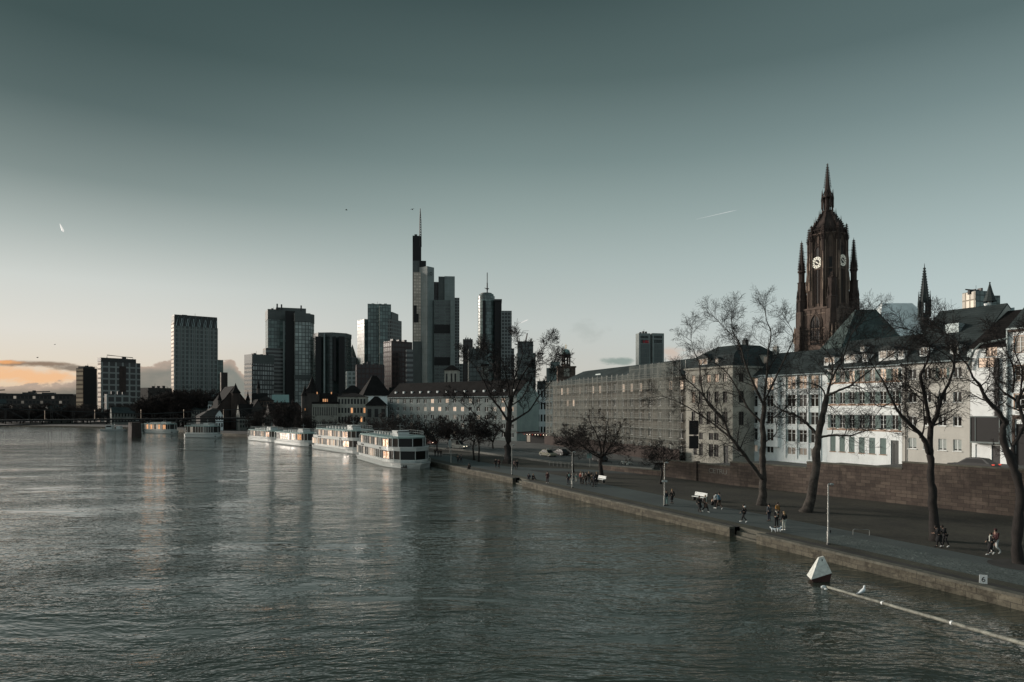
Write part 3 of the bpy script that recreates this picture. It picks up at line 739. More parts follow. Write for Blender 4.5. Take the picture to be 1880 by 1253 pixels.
# --- shuttered house
b = Bld('shuttered_house', 'white house with rows of grey green shutters and ochre bands, under a dormered roof', 'house', (b.A+b.d*W+Vector((.02, 0)))[:], z0=.6)
W = b.st(1656); D = 11
rows = [b.zt(Z2(300, 0)[0], Z2(0, y)[1]) for y in (548, 622, 690, 770, 843, 935, 992, 1096)]
zE = b.zt(1600, 669)
holes = []; pcs = [1529, 1546, 1563.5, 1582, 1601, 1621, 1643]; wl = []
for ci, pc in enumerate(pcs):
    xm = b.st(pc); sp_ = W/7.4
    for k in range(4):
        w2 = .48
        if k == 3 and ci == 6:
            continue
        holes.append((xm-w2, xm+w2, rows[2*k+1], rows[2*k]))
        if k == 3:
            o = link('window', wmesh('pane', 2*w2, rows[6]-rows[7], M['glass_dark']), b.r, (xm, .17, rows[7]))
            link('shutter', wmesh('shutter', w2, rows[6]-rows[7], M['shutter']), o, (-w2, -.08, 0)); link('shutter', wmesh('shutter', w2, rows[6]-rows[7], M['shutter']), o, (.01, -.08, 0)); link('sill', wmesh('sill', 2*w2, 2, M['ochre']), o)
        else:
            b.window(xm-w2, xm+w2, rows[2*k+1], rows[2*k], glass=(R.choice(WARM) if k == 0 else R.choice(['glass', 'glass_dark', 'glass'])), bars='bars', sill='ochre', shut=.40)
xd0, xd1 = b.st(Z2(332, 0)[0]), b.st(Z2(382, 0)[0]); zd = b.zt(1640, Z2(0, 1005)[1])
holes.append((xd0, xd1, -.3, zd)); a = MB(); a.box(xd0+.02, xd1-.02, .1, .18, 0, zd-.02); a.box(xd0+.3, xd0+.4, .05, .1, 1.0, zd-.5); a.build('door', M['door'], b.r)
wall = MB(); b.front(wall, 0, W, -2, zE, holes); b.shell(wall, 0, W, D, -2, zE)
zR = b.zt(1605, 622, 5.5); b.gable_roof(0, W, D, zE+.1, zR, M['slate'], wallmb=wall)
wall.build('wall', M['render_white'], b.r)
for z_ in (rows[1]-.28, rows[3]-.28, rows[5]-.32, zE-.42): b.band(0.02, W-.02, z_, z_+.16, 'ochre')
b.band(.02, W-.02, -1.5, .55, 'ochre', -.09, 'plinth')
k_ = (zR-zE)/5.5
for (xa, xb, ya, yb, ar, g) in ((35, 112, 452, 500, True, 'glass_pale'), (150, 183, 447, 494, True, 'glass_pale'), (255, 362, 425, 484, True, 'glass_pale'), (378, 420, 425, 474, True, 'glass_pale'), (-95, -25, 470, 515, False, 'glass_warm')):
    p0, p1 = Z2(xa, 0)[0], Z2(xb, 0)[0]; xm = (b.st(p0, .4)+b.st(p1, .4))/2; ww = b.st(p1, .4)-b.st(p0, .4)
    za, zb = b.zt((p0+p1)/2, Z2(0, yb)[1], .4), b.zt((p0+p1)/2, Z2(0, ya)[1], .4)
    b.dormer(xm, za, max(.9, ww), zb-za, .4, k_, glass=g, arch=ar, pitch=.22)
b.dormer(b.st(Z2(152, 0)[0], 2.5), zE+k_*2.7, .8, 1.0, 2.5, k_, glass='glass_pale', arch=True)
B_END = b.A+b.d*W

# --- beige plain house
b = Bld('beige_house', 'plain beige rendered house with evenly spaced white framed windows, right of the shuttered house', 'house', (B_END+Vector((.02, 0)))[:], z0=2.2)
W = b.st(1780); D = 20
rows = [b.zt(Z2(757, 0)[0], Z2(0, y)[1]) for y in (537, 603, 695, 762, 852, 915, 1000, 1074)]
zE = b.zt(1720, 659.5); holes = []
for ci, c in enumerate([(443, 496), (540, 589), (635, 688), (730, 784)]):
    x0, x1 = b.st(Z2(c[0], 0)[0]), b.st(Z2(c[1], 0)[0])
    for k in range(4):
        holes.append((x0, x1, rows[2*k+1], rows[2*k]))
        g = 'glass_warm' if (k == 0 and ci == 2) else R.choice(['glass', 'glass_dark'])
        b.window(x0, x1, rows[2*k+1], rows[2*k], glass=g, sill='frame_white', blind=(k == 3), shut=(.32 if (k == 0 and ci == 2) else None))
    if ci in (0, 2):
        zb0, zb1 = b.zt(Z2(470, 0)[0], Z2(0, 1168)[1]), b.zt(Z2(470, 0)[0], Z2(0, 1142)[1]); holes.append((x0, x0+.9, zb0, zb1)); b.window(x0, x0+.9, zb0, zb1, sill=None)
wall = MB(); b.front(wall, 0, W, -3, zE, holes); b.shell(wall, 0, W, D, -3, zE)
zR = b.zt(1735, 570, 8.5); k_ = (zR-zE)/9
b.gable_roof(0, W, D, zE+.1, zR, M['slate'], yr=9, wallmb=wall)
wall.build('wall', M['render_beige'], b.r)
for (xa, xb, ya, yb) in ((523, 566, 402, 462), (714, 766, 385, 446)):
    p0, p1 = Z2(xa, 0)[0], Z2(xb, 0)[0]; xm = (b.st(p0, .5)+b.st(p1, .5))/2
    za, zb = b.zt((p0+p1)/2, Z2(0, yb)[1], .5), b.zt((p0+p1)/2, Z2(0, ya)[1], .5)
    b.dormer(xm, za, 1.25, zb-za-.1, .5, k_, glass='glass_pale', arch=True, wall='render_white')
xs, zs = b.st(Z2(728, 0)[0], 4.5), zE+k_*4.5
a = MB(); a.box(xs-.9, xs+.9, 4.3, 6.2, zs, zs+1.3); a.build('roof_hatch', M['zinc'], b.r)
a = MB(); xx = b.st(Z2(430, 0)[0]); a.tube([(xx, -.12, -1), (xx, -.12, zE-.2)], .06, 6); a.build('downpipe', M['frame_dark'], b.r)
for px, col in ((1735, 6.5),):
    a = MB(); a.tube([(b.st(px, 7), 7, zR-2), (b.st(px, 7), 7, zR+1.6)], .025, 4); a.build('aerial', M['dark_metal'], b.r)
a = MB(); x0 = W
a.extr([(-.1, zE-.2), (10.3, zR-1.3), (10.3, zR-.55), (-.1, zE+.65)], W-.3, W+.25)
a.build('parapet', M['zinc'], b.r)
zC, kC = zR, k_
C_END = b.A+b.d*W; zRabs, zEabs = zR+b.z0, zE+b.z0

# --- narrow modern house with glass bay
b = Bld('narrow_house', 'narrow modern house with a projecting dark glass box, squeezed beside the beige house', 'house', (C_END+b.d*.27)[:], z0=2.6)
W = b.st(1851); D = 14
H = lambda x, y: b.zt(Z2(x, 0)[0], Z2(0, y)[1])
S = lambda x, yo=0: b.st(Z2(x, 0)[0], yo)
zE = H(900, 545); zA = H(960, 352)
holes = [(S(872), S(970), 0, H(920, 1032)), (S(976), S(1030), 0, H(1000, 1040)), (S(888), S(1000), H(940, 540), H(940, 478)), (S(936), S(1012), H(970, 470), H(970, 405))]
wall = MB(); b.front(wall, 0, W, -3, zA-.9, holes); b.shell(wall, 0, W, D, -3, zA-.9)
wall.build('wall', M['render_white'], b.r)
a = MB(); a.box(S(872)+.02, S(970)-.02, .1, .18, 0, H(920, 1034)); a.build('garage_door', M['white_paint'], b.r)
a = MB(); a.box(S(976)+.02, S(1030)-.02, .1, .18, 0, H(1000, 1042)); a.build('door', M['dark_metal'], b.r)
b.window(*holes[2], glass='glass_warm', frame='frame_dark', bars='bars'); b.window(*holes[3], glass='glass_warm', frame='frame_dark')
g = MB(); x0, x1, z0_, z1_ = S(842, -.9), S(1024, -.9), H(930, 1012), H(930, 857)
g.box(x0, x1, -.9, -.02, z0_, z1_); g.build('glass_bay', M['black'], b.r)
g = MB(); g.box(x0-.08, x1+.08, -.98, -.02, z0_-.2, z0_-.003); g.box(x0-.08, x0, -.98, -.9, z0_, z1_); g.box(x1, x1+.08, -.98, -.9, z0_, z1_); g.box(x0-.08, x1+.08, -.98, -.02, z1_+.003, z1_+.12)
g.box(x0+.55, x0+.62, -.97, -.903, z0_, z1_); g.build('frame', M['zinc_dark'], b.r)
g = MB(); g.box(S(842), S(1000), -.14, -.003, H(930, 850), H(930, 700)); g.box(S(842), S(1000), -.14, -.003, H(930, 695), H(930, 562)); g.build('wall_panel', M['white_paint'], b.r)
g = MB(); g.box(S(1002), S(1026), -.35, -.003, H(1010, 1000), H(1010, 480)); g.build('steel_fin', M['dark_metal'], b.r)
zR = zRabs-b.z0; yk = 10
a = MB(); a.extr([(-.3, zA-.95), (9, zR-1.1), (D, zR-4), (D, zR-4.3), (9, zR-1.4), (-.3, zA-1.25)], -.2, W); a.build('roof', M['slate_brown'], b.r)
a = MB(); a.tube([(-.3, -.5, zE-.1), (.5, -.42, zA-1.5), (1.3, -.4, zA-.7), (W+.2, -.4, zA-.25)], .13, 6); a.build('verge_gutter', M['zinc_dark'], b.r)
D_END = b.A+b.d*W

# --- ochre trimmed house at the frame edge
b = Bld('ochre_trimmed_house', 'white house with ochre window surrounds and arched stone portal at the right edge', 'house', (D_END+b.d*.03)[:], z0=3.0)
W = 18; D = 13
H = lambda x, y: b.zt(Z2(x, 0)[0], Z2(0, y)[1]); S = lambda x, yo=0: b.st(Z2(x, 0)[0], yo)
zE = H(1100, 300); holes = []
for k, (ya, yb) in enumerate(((345, 440), (530, 622), (715, 805))):
    za, zb = H(1150, yb), H(1150, ya)
    for j in range(6):
        xm = S(1158)+j*2.9; holes.append((xm-.62, xm+.62, za, zb)); b.window(xm-.62, xm+.62, za, zb, glass='glass_pale' if k == 0 else 'glass', bars='bars', surround='ochre', sill='ochre')
zp = H(1150, 900)
holes.append((S(1128), S(1128)+3.2, -.5, zp)); a = MB(); a.box(S(1128)+.02, S(1128)+3.18, .12, .2, 0, zp-.02); a.build('gate', M['black'], b.r)
a = MB(); a.box(S(1110), S(1126), -.16, -.003, 0, zp+.6); a.box(S(1110), S(1128)+3.6, -.16, -.003, zp+.62, zp+1.1); a.build('portal', M['sandstone'], b.r)
wall = MB(); b.front(wall, 0, W, -3, zE, holes); b.shell(wall, 0, W, D, -3, zE)
wall.build('wall', M['render_white'], b.r)
b.band(0, W, zE-.25, zE, 'sandstone', -.3, 'cornice'); a = MB(); a.box(-.1, W, -.45, D, zE+.003, zE+.2); a.build('gutter', M['zinc'], b.r)
b.hip_roof([(-.05, W, -.3, D, zE+.2), (.6, W-1, 3.2, D-3, zE+3.6), (1, W-2, 5.5, D-5, zE+4.2)], M['slate'])
b.chimney(2.0, 6.5, zE+3, zE+6.4, 1.8, 'sandstone_dark')
a = MB(); a.box(-.12, .02, -.35, .0, 3, zE); a.build('downpipe', M['zinc'], b.r)

# the long dark roof that continues behind the narrow houses
b = Bld('long_roofed_house', 'long house behind the front row of which only the big dark slate roof shows', 'house', (C_END+Vector((.888, .46))*11+Vector((DX, DY))*.4)[:], z0=2)
W = 34; a = MB(); zz = zRabs-b.z0
a.box(0, W, 0, 12, -2, zz-6.2); a.build('wall', M['render_beige'], b.r)
a = MB(); a.extr([(-2.2, zz-6.9), (5.2, zz-.15), (12.4, zz-6.6), (12.4, zz-6.9), (-2.2, zz-7.2)], 0, W); a.build('roof', M['slate'], b.r)
tx = b.st(1817, 5)
a = MB(); a.tube([(tx, 5, zz-1), (tx, 5, zz+1.6)], .28, 8); a.build('turret_shaft', M['zinc'], b.r)
a = MB(); zt_ = b.zt(1817, 520, 5); a.ngon(tx, 5, [(.95, zz+1.5), (.85, zz+1.65), (.42, zz+2.9), (.06, zz+4.3), (.03, zt_)], 8); a.ell((tx, 5, zz+4.35), (.13, .13, .13), 6, 5); a.build('turret_roof', M['slate'], b.r)
for k, px in enumerate((1806.5, 1811)):
    xx = b.st(px, -1); a = MB(); z_ = b.zt(px, 566+k*-5, -1); a.tube([(xx, -1, z_-4.5), (xx, -1, z_)], .25, 8); a.ngon(xx, -1, [(.32, z_), (.32, z_+.25)], 8); a.build('flue', M['white_paint'], b.r)

# ------------------------------------------------------------------ block under scaffolding
dS = Vector((34.5-12.1, 134-200)).normalized()
b = Bld('scaffolded_building', 'grey apartment block with dark hipped roof standing behind the scaffold netting', 'building', (12.1, 200), dS[:], .3)
W = b.st(1262); D = 14; zE = b.zt(1140, 700)
wall = MB(); holes = []
nc = 17
for k in range(5):
    for j in range(nc):
        xm = 2.2+j*(W-4.4)/(nc-1); z_ = 1.2+k*3.25
        holes.append((xm-.7, xm+.7, z_, z_+1.9))
        g = 'glass_dark'
        if k == 4 and R.random() < .6: g = 'glass_warm'
        if k == 3 and j in (2, 3): g = 'glass_warm'
        b.window(xm-.7, xm+.7, z_, z_+1.9, glass=g, sill='render_cream')
b.front(wall, 0, W, -1, zE, holes); b.shell(wall, 0, W, D, -1, zE); wall.build('wall', M['render_old'], b.r)
zR = b.zt(1075, 682, 7)
b.hip_roof([(-.4, W+.4, -.4, D+.4, zE+.05), (9, W-.2, 5.5, D-5.5, zR-.2), (10, W-1, 6.5, D-6.5, zR)], M['slate'])
a = MB(); a.box(22, 25, 3.0, 5.5, zE+1.2, zE+2.6); a.build('skylight', M['zinc'], b.r)
a = MB()
for k in range(3): a.box(b.st(1150, 2), b.st(1190, 2), 1.2+k*1.4, 1.9+k*1.4, zE+.9+k*.9, zE+1.0+k*.9)
a.build('glazed_strip', M['zinc'], b.r)
sc_ = Bld('scaffolding', 'tall scaffolding wrapped in torn translucent netting in front of the grey block', 'scaffold', tuple(Vector((12.1, 200))-Vector((-dS.y, dS.x))*2.0), dS[:], .3)
W2 = W+1.2; zt_ = 18.3; a = MB(); a.tube([(0, 0, 0), (0, 0, zt_)], .055, 5); pm = a.mesh('upright', M['grey_metal'])
a = MB(); a.tube([(0, 0, 0), (0, 0, zt_+1.6)], .055, 5); pm2 = a.mesh('upright', M['grey_metal'])
xsn = int(W2/2.6)
for j in range(xsn+1):
    for yy in (0, 1.2): link('upright', pm2 if j > xsn*.75 else pm, sc_.r, (-.6+j*W2/xsn, yy, 0))
for k in range(8):
    a = MB(); z_ = 2.0+k*2.1; a.box(-.6, W2-.6, .1, 1.1, z_, z_+.06)
    a.build('deck', M['grey_metal'], sc_.r)
    a = MB(); a.tube([(-.6, -.06, z_+1.0), (W2-.6, -.06, z_+1.0)], .035, 4); a.tube([(-.6, -.06, z_+.5), (W2-.6, -.06, z_+.5)], .035, 4); a.build('guard_rail', M['grey_metal'], sc_.r)
for k in range(4):
    a = MB(); x_ = 6+k*16; a.tube([(x_, -.1, 0), (x_+5.2, -.1, zt_*.5), (x_, -.1, zt_)], .04, 4); a.build('brace', M['grey_metal'], sc_.r)
def netmat():
    m, t, bb = newmat('scaffold_netting'); v = coords(t)
    bb.inputs['Base Color'].default_value = (.15, .16, .142, 1); bb.inputs['Roughness'].default_value = .9
    n = t.noise(t.mapping(v, (.13, 1, .05)), 1, 5, .65); n2 = t.noise(t.mapping(v, (2.2, 1, .25)), 1.2, 5, .75)
    s = t.add('ShaderNodeSeparateXYZ'); t.l.new(v, s.inputs[0])
    seam = t.m('LESS_THAN', t.m('FRACT', t.m('DIVIDE', s.outputs[2], 2.1)), .05)
    al = t.m('MAXIMUM', t.ramp(t.m('ADD', t.m('MULTIPLY', n, .6), t.m('MULTIPLY', n2, .4)), [(.38, .02), (.66, .62)]), t.m('MULTIPLY', seam, .8))
    t.l.new(al, bb.inputs['Alpha'])
    return m
M['net'] = netmat()
def netting(x0, x1, y, z0, z1, parent):
    a = MB(); nx, nz = 10, 6; rr = random.Random(x0)
    g = [[(x0+(x1-x0)*i/nx, y-.12*sin(i*1.7)*rr.random()-.05, z0+(z1-z0)*j/nz) for i in range(nx+1)] for j in range(nz+1)]
    for j in range(nz):
        for i in range(nx): a.poly([g[j][i], g[j][i+1], g[j+1][i+1], g[j+1][i]])
    a.smooth = True
    return a.build('netting', M['net'], parent)
nn_ = 7
for j in range(nn_):
    netting(-.6+j*W2/nn_+.05, -.6+(j+1)*W2/nn_-.05, -.2, 2 if j % 3 else .6, (zt_-.3) if j < 5 else zt_+1.4, sc_.r)
hd = thing('hoarding', 'long dark timber hoarding along the foot of the scaffolding', 'fence', (sc_.r.location.x, sc_.r.location.y, .3), sc_.r.rotation_euler[2])
a = MB()
for k in range(int(W2/2.2)): a.box(2+k*2.2, 4.15+k*2.2, -1.6, -1.52, 0, 2.5+.12*(k % 3))
a.build('panel', M['sandstone_dark'], hd)
for k in range(0, int(W2/2.2), 3): a = MB(); a.box(1.95+k*2.2, 2.07+k*2.2, -1.5, -1.38, 0, 2.7); a.build('post', M['dark_metal'], hd)
# end face of the scaffold (towards the left)
for j in range(5):
    for yy in (3, 7, 11, 14): 
        if j == 0: link('upright', pm, sc_.r, (-.9, yy, 0))
for k in range(8):
    a = MB(); a.box(-1.5, -.7, 1.2, 14, 2.0+k*2.1, 2.06+k*2.1); a.build('deck', M['pole'], sc_.r)
a = MB(); a.poly([(-1.6, .0, .6), (-1.6, 15, .6), (-1.6, 15, zt_-.8), (-1.6, 0, zt_-.8)]); a.build('netting', M['net'], sc_.r)
a = MB(); a.box(-1.66, -1.62, 3, 6.5, 9.5, 12.2); a.build('banner', M['frame_white'], sc_.r)

# ------------------------------------------------------------------ long white row
dW = Vector((1.5+46, 215-252)).normalized()
b = Bld('long_white_block', 'long pale apartment row with lit windows and a blank teal gable end', 'building', (-46, 252), dW[:], .3)
W = (Vector((1.5, 215))-Vector((-46, 252))).length; D = 12; zE = b.zt(900, 726); zR = zE+5.0
wall = MB(); holes = []
nc = 17
for k in range(5):
    for j in range(nc):
        xm = 2+j*(W-4)/(nc-1); z_ = .6+k*2.75
        holes.append((xm-.75, xm+.75, z_+.5, z_+2.0))
        g = R.choice(['glass', 'glass_dark', 'glass_dark', 'glass_dark', 'glass_pale'])
        if k >= 3 and R.random() < .2: g = 'glass_warm'
        b.window(xm-.75, xm+.75, z_+.5, z_+2.0, glass=g)
b.front(wall, 0, W, -1, zE, holes); b.shell(wall, 0, W, D, -1, zE)
wall.poly([(W, 0, zE), (W, D, zE), (W, 6, zR-.3)])
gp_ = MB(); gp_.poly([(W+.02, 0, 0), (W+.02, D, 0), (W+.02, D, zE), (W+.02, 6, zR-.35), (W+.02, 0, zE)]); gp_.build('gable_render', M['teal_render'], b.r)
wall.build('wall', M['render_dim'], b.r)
b.gable_roof(0, W, D, zE+.05, zR, M['slate_brown'], fascia=True)
for j in range(14):
    a = MB(); x_ = 3+j*(W-5)/13; a.box(x_-.35, x_+.35, 1.2, 1.8, zE+1.1, zE+1.8); a.build('skylight', M['frame_white'], b.r)
a = MB(); a.box(W+.003, W+.5, -.2, D-.3, 2.6, 2.9); a.build('awning', M['rust'], b.r)
a = MB()
mbp = b.band(0, W, 3.1, 3.3, 'render_grey')
# bar terrace with strings of lamps at the gable foot
tp = thing('pavilion', 'dark low bar pavilion with small red and white lamps at the foot of the gable', 'pavilion', (4.2, 205, .34), atan2(dW.y, dW.x))
a = MB(); a.box(0, 9, 0, 5, 0, 2.7); a.build('wall', M['black'], tp)
a = MB(); a.box(-.3, 9.3, -1.4, 5.2, 2.7, 2.95); a.build('roof', M['rust'], tp)
for j in range(9):
    a = MB(); a.ell((.5+j, -1.5, 2.55), (.1, .1, .1), 6, 4); a.build('lamp', M['lamp'] if j % 3 else M['red_lamp'], tp)
a = MB(); a.box(.4, 1.6, -.04, -.003, .3, 2.3); a.build('window', M['glass_pale'], tp)

# ------------------------------------------------------------------ cathedral
def wput(o, parent, wloc, wrot=0.0):
    pr = parent.rotation_euler[2]; d = Vector(wloc)-parent.location
    o.parent = parent; o.location = Matrix.Rotation(-pr, 3, 'Z') @ d; o.rotation_euler = (0, 0, wrot-pr)
    return o
def arch_pts(w, h, n=6):
    """pointed arch outline in (x,z), base centre at origin"""
    pts = [(-w/2, 0)]; hs = h-w*.9
    for k in range(n+1):
        f = k/n; a = pi-f*radians(62); pts.append((w*.5+w*1.0*cos(a)*1.0, hs+w*1.02*sin(a)))
    top = (0, h); pts = [p for p in pts if p[0] < -.01]+[top]+[(-p[0], p[1]) for p in reversed([q for q in pts if q[0] < -.01])]
    return pts
def pinnacle(mb, x, y, z0, h, r, crock=True):
    """slender gothic spirelet"""
    mb.ngon(x, y, [(r, z0), (r, z0+h*.42), (r*1.35, z0+h*.43), (r*1.3, z0+h*.46), (r*.95, z0+h*.47), (r*.12, z0+h*.96), (r*.02, z0+h)], 4 if r < .5 else 8, pi/4)
    mb.ngon(x, y, [(.02, z0+h*.93), (r*.4, z0+h*.945), (.02, z0+h*.96)], 5)
    for q in range(4):
        a = q*pi/2; gx, gy = x+cos(a)*r*1.0, y+sin(a)*r*1.0
        mb.ngon(gx, gy, [(r*.28, z0+h*.40), (r*.28, z0+h*.5), (.01, z0+h*.62)], 4)
    if crock:
        n = max(4, int(h/1.1))
        for k in range(n):
            f = k/n; rr = r*.95*(1-f)+.05; z = z0+h*(.48+.48*f)
            for q in range(4):
                a = q*pi/2+pi/4; cx, cy = x+cos(a)*(rr+.12), y+sin(a)*(rr+.12); s_ = .13+.05*r
                mb.box(cx-s_, cx+s_, cy-s_, cy+s_, z, z+s_*1.6)
CP = P(1519, 748, 235); cr = thing('cathedral', 'dark gothic cathedral with tall sandstone clock tower, crocketed spire and slate roofs', 'cathedral', (CP.x, CP.y, 0), radians(-59.5))
ZC = lambda py: CZ+(HY-py)/F*235
zs1, zo = ZC(568), ZC(432)
a = MB(); s_ = 6.5
a.box(-s_, s_, -s_, s_, 0, zs1)
for sx_ in (-1, 1):
    for sy_ in (-1, 1):
        for (ox, oy) in ((1, 0), (0, 1)):
            for (zt_, dp) in ((30, 2.2), (38, 1.6), (zs1-1, 1.0)):
                x, y = sx_*(s_-.9 if not ox else s_+dp/2), sy_*(s_-.9 if not oy else s_+dp/2)
                hx, hy = (dp/2+.3, .8) if ox else (.8, dp/2+.3)
                a.box(x-hx, x+hx, y-hy, y+hy, 0, zt_)
                if zt_ < 40: a.loft([[(x-hx, y-hy, zt_), (x+hx, y-hy, zt_), (x+hx, y+hy, zt_), (x-hx, y+hy, zt_)], [(x-.1, y-.1, zt_+2), (x+.1, y-.1, zt_+2), (x+.1, y+.1, zt_+2), (x-.1, y+.1, zt_+2)]])
for z_ in (26, 33, zs1-.6): a.box(-s_-.25, s_+.25, -s_-.25, s_+.25, z_, z_+.5)
for k in range(-3, 4):
    for z_ in (36,): 
        a.box(k*1.9-.12, k*1.9+.12, -s_-.2, -s_+.1, 34, zs1-.7); a.box(s_-.1, s_+.2, k*1.9-.12, k*1.9+.12, 34, zs1-.7)
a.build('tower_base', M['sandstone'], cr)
def arched(mat, w, h, face, off_, z0, name, r=.28, tracery=True):
    pts = arch_pts(w, h); T = (lambda u, v, d: (u, -off_-d, z0+v)) if face == 0 else (lambda u, v, d: (off_+d, u, z0+v))
    m_ = MB(); m_.poly([T(u, v, .06) for u, v in pts]); o = m_.build(name, M['black'], cr)
    m_ = MB(); m_.tube([T(u, v, .1) for u, v in pts], r, 5)
    m_.tube([T(u*1.25, v*1.04, .05) for u, v in pts], r*.7, 5)
    if tracery:
        for k in (-.17, .17): m_.tube([T(w*k, 0, .12), T(w*k, h*.78, .12)], .1, 4)
        m_.tube([T(-w*.5, h*.45, .12), T(w*.5, h*.45, .12)], .1, 4)
    m_.build('tracery', M[mat], o)
    return o
for fc in (0, 1): arched('sandstone', 4.0, 10.5, fc, s_+.02, ZC(640)+1.0, 'window', .35)
# octagon
ro = 5.75; a = MB(); a.ngon(0, 0, [(ro, zs1-.2), (ro, zo)], 8, pi/8)
for z_ in (zs1, zo-.6, zs1+13): a.ngon(0, 0, [(ro+.3, z_), (ro+.35, z_+.3), (ro+.1, z_+.5)], 8, pi/8)
for k in range(8):
    an = pi/8+k*pi/4; x, y = cos(an)*ro, sin(an)*ro
    a.ngon(x, y, [(1.0, zs1), (.9, zs1+12), (.75, zo-2)], 4, an+pi/4*0)
    for q in (-.42, -.28, -.14, .14, .28, .42):
        am = an+pi/8; ap = ro*cos(pi/8); tx, ty = -sin(am), cos(am); L = 2*ro*sin(pi/8)
        px_, py_ = cos(am)*(ap+.1)+tx*L*q, sin(am)*(ap+.1)+ty*L*q
        a.tube([(px_, py_, zs1+.5), (px_, py_, zo-.8)], .13, 4)
a.build('octagon', M['sandstone'], cr)
ap = ro*cos(pi/8)
a = MB()
for k in range(8):
    an = pi/8+k*pi/4
    for dr in (-.11, .11):
        x, y = cos(an+dr)*(ro+.42), sin(an+dr)*(ro+.42); a.tube([(x, y, zs1+1), (x, y, zo-3)], .14, 4)
    pinnacle(a, cos(an)*(ro+1.0), sin(an)*(ro+1.0), zs1+6, 7, .3, False); pinnacle(a, cos(an)*(ro+.8), sin(an)*(ro+.8), zs1+13, 6, .26, False)
for sx_ in (-1, 1):
    for sy_ in (-1, 1):
        for (ox, oy) in ((1, 0), (0, 1)):
            for q in (-.75, .75):
                x, y = (sx_*(s_+.55), sy_*(s_-.9)+q) if ox else (sx_*(s_-.9)+q, sy_*(s_+.55)); a.tube([(x*1.06, y*1.06, 20), (x, y, zs1-1)], .16, 4)
                pinnacle(a, x*1.12, y*1.12, 33, 6, .3, False)
for z_ in (29.5, 37.5, zs1-2.2): a.box(-s_-.15, s_+.15, -s_-.15, s_+.15, z_, z_+.25)
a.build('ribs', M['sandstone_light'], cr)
for fc in (0, 1):
    arched('sandstone_dark', 2.2, 19.5, fc, ap, zs1+1.5, 'belfry_opening', .22)
for k in (0, 1, 2):   # lancets on the chamfer faces
    an = -pi/4+(k-1)*pi/2
    m_ = MB(); m_.box(-.75, .75, -ap-.12, -ap+.1, zs1+2, zs1+17); m_.build('lancet', M['black'], cr, (0, 0, 0), an+pi/2)
a = MB()
for k in range(8):
    an = pi/8+k*pi/4; pinnacle(a, cos(an)*(ro+.25), sin(an)*(ro+.25), zo-6.5, 9.8, .62)
    am = k*pi/4; # gables over the belfry windows
    tx, ty = -sin(am), cos(am); bx, by = cos(am)*(ap+.3), sin(am)*(ap+.3)
    a.tube([(bx-tx*1.9, by-ty*1.9, zo-4.5), (bx, by, zo+.4), (bx+tx*1.9, by+ty*1.9, zo-4.5)], .17, 4)
    for q in range(-2, 3): a.tube([(bx+tx*q*.9, by+ty*q*.9, zo-.2), (bx+tx*q*.9, by+ty*q*.9, zo+1.1)], .1, 4)
    a.tube([(bx-tx*2.6, by-ty*2.6, zo+1.1), (bx+tx*2.6, by+ty*2.6, zo+1.1)], .12, 4)
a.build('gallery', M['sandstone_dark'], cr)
# cupola, lantern, spire
prof = [(5.3, zo), (5.1, zo+1.4), (4.5, zo+2.9), (3.7, zo+4.2), (2.8, zo+5.5), (2.2, zo+6.7), (2.0, zo+7.6)]
a = MB(); a.ngon(0, 0, prof, 8, pi/8)
for k in range(8):
    an = pi/8+k*pi/4
    a.tube([(cos(an)*(r+.05), sin(an)*(r+.05), z) for r, z in prof], .2, 4)
    for (r, z) in [(prof[i][0]*(1-f)+prof[i+1][0]*f, prof[i][1]*(1-f)+prof[i+1][1]*f) for i in range(5) for f in (0, .5)]:
        a.box(cos(an)*(r+.35)-.2, cos(an)*(r+.35)+.2, sin(an)*(r+.35)-.2, sin(an)*(r+.35)+.2, z, z+.5)
for k in range(8):
    an = pi/8+k*pi/4; pinnacle(a, cos(an)*4.3, sin(an)*4.3, zo+.5, 5.6, .3, False); am = an+pi/8; pinnacle(a, cos(am)*4.9, sin(am)*4.9, zo-.5, 4.2, .25, False); pinnacle(a, cos(an)*2.7, sin(an)*2.7, zo+4.2, 4.6, .22, False)
a.build('cupola', M['sandstone_dark'], cr)
zl0, zl1 = zo+7.4, ZC(345)
a = MB(); a.ngon(0, 0, [(.75, zl0), (.7, zl1)], 8)
for k in range(8):
    an = k*pi/4+pi/8; a.tube([(cos(an)*1.75, sin(an)*1.75, zl0-.5), (cos(an)*1.6, sin(an)*1.6, zl1-3)], .2, 4)
    pinnacle(a, cos(an)*1.8, sin(an)*1.8, zl1-7.2, 6.6, .26, False)
    a.tube([(cos(an)*1.7, sin(an)*1.7, zl1-3.2), (cos(an)*.6, sin(an)*.6, zl1-.4)], .15, 4)
for z_ in (zl0+.4, zl1-3.6): a.ngon(0, 0, [(1.95, z_), (1.95, z_+.45)], 8, pi/8)
a.build('lantern', M['sandstone_dark'], cr)
zt_ = ZC(306); a = MB(); a.ngon(0, 0, [(1.15, zl1-3.6), (.85, zl1), (.12, zt_), (.06, ZC(300))], 8)
for k in range(13):
    f = k/13; z_ = zl1+(zt_-zl1)*f; r = .85*(1-f)+.12
    for q in range(4):
        an = q*pi/2+pi/4; a.box(cos(an)*(r+.12)-.12, cos(an)*(r+.12)+.12, sin(an)*(r+.12)-.12, sin(an)*(r+.12)+.12, z_, z_+.3)
a.ngon(0, 0, [(.02, zt_-.1), (.42, zt_+.15), (.02, zt_+.4)], 6); a.box(-.35, .35, -.06, .06, ZC(302.5)-.1, ZC(302.5)+.15)
a.build('spire', M['sandstone_dark'], cr)
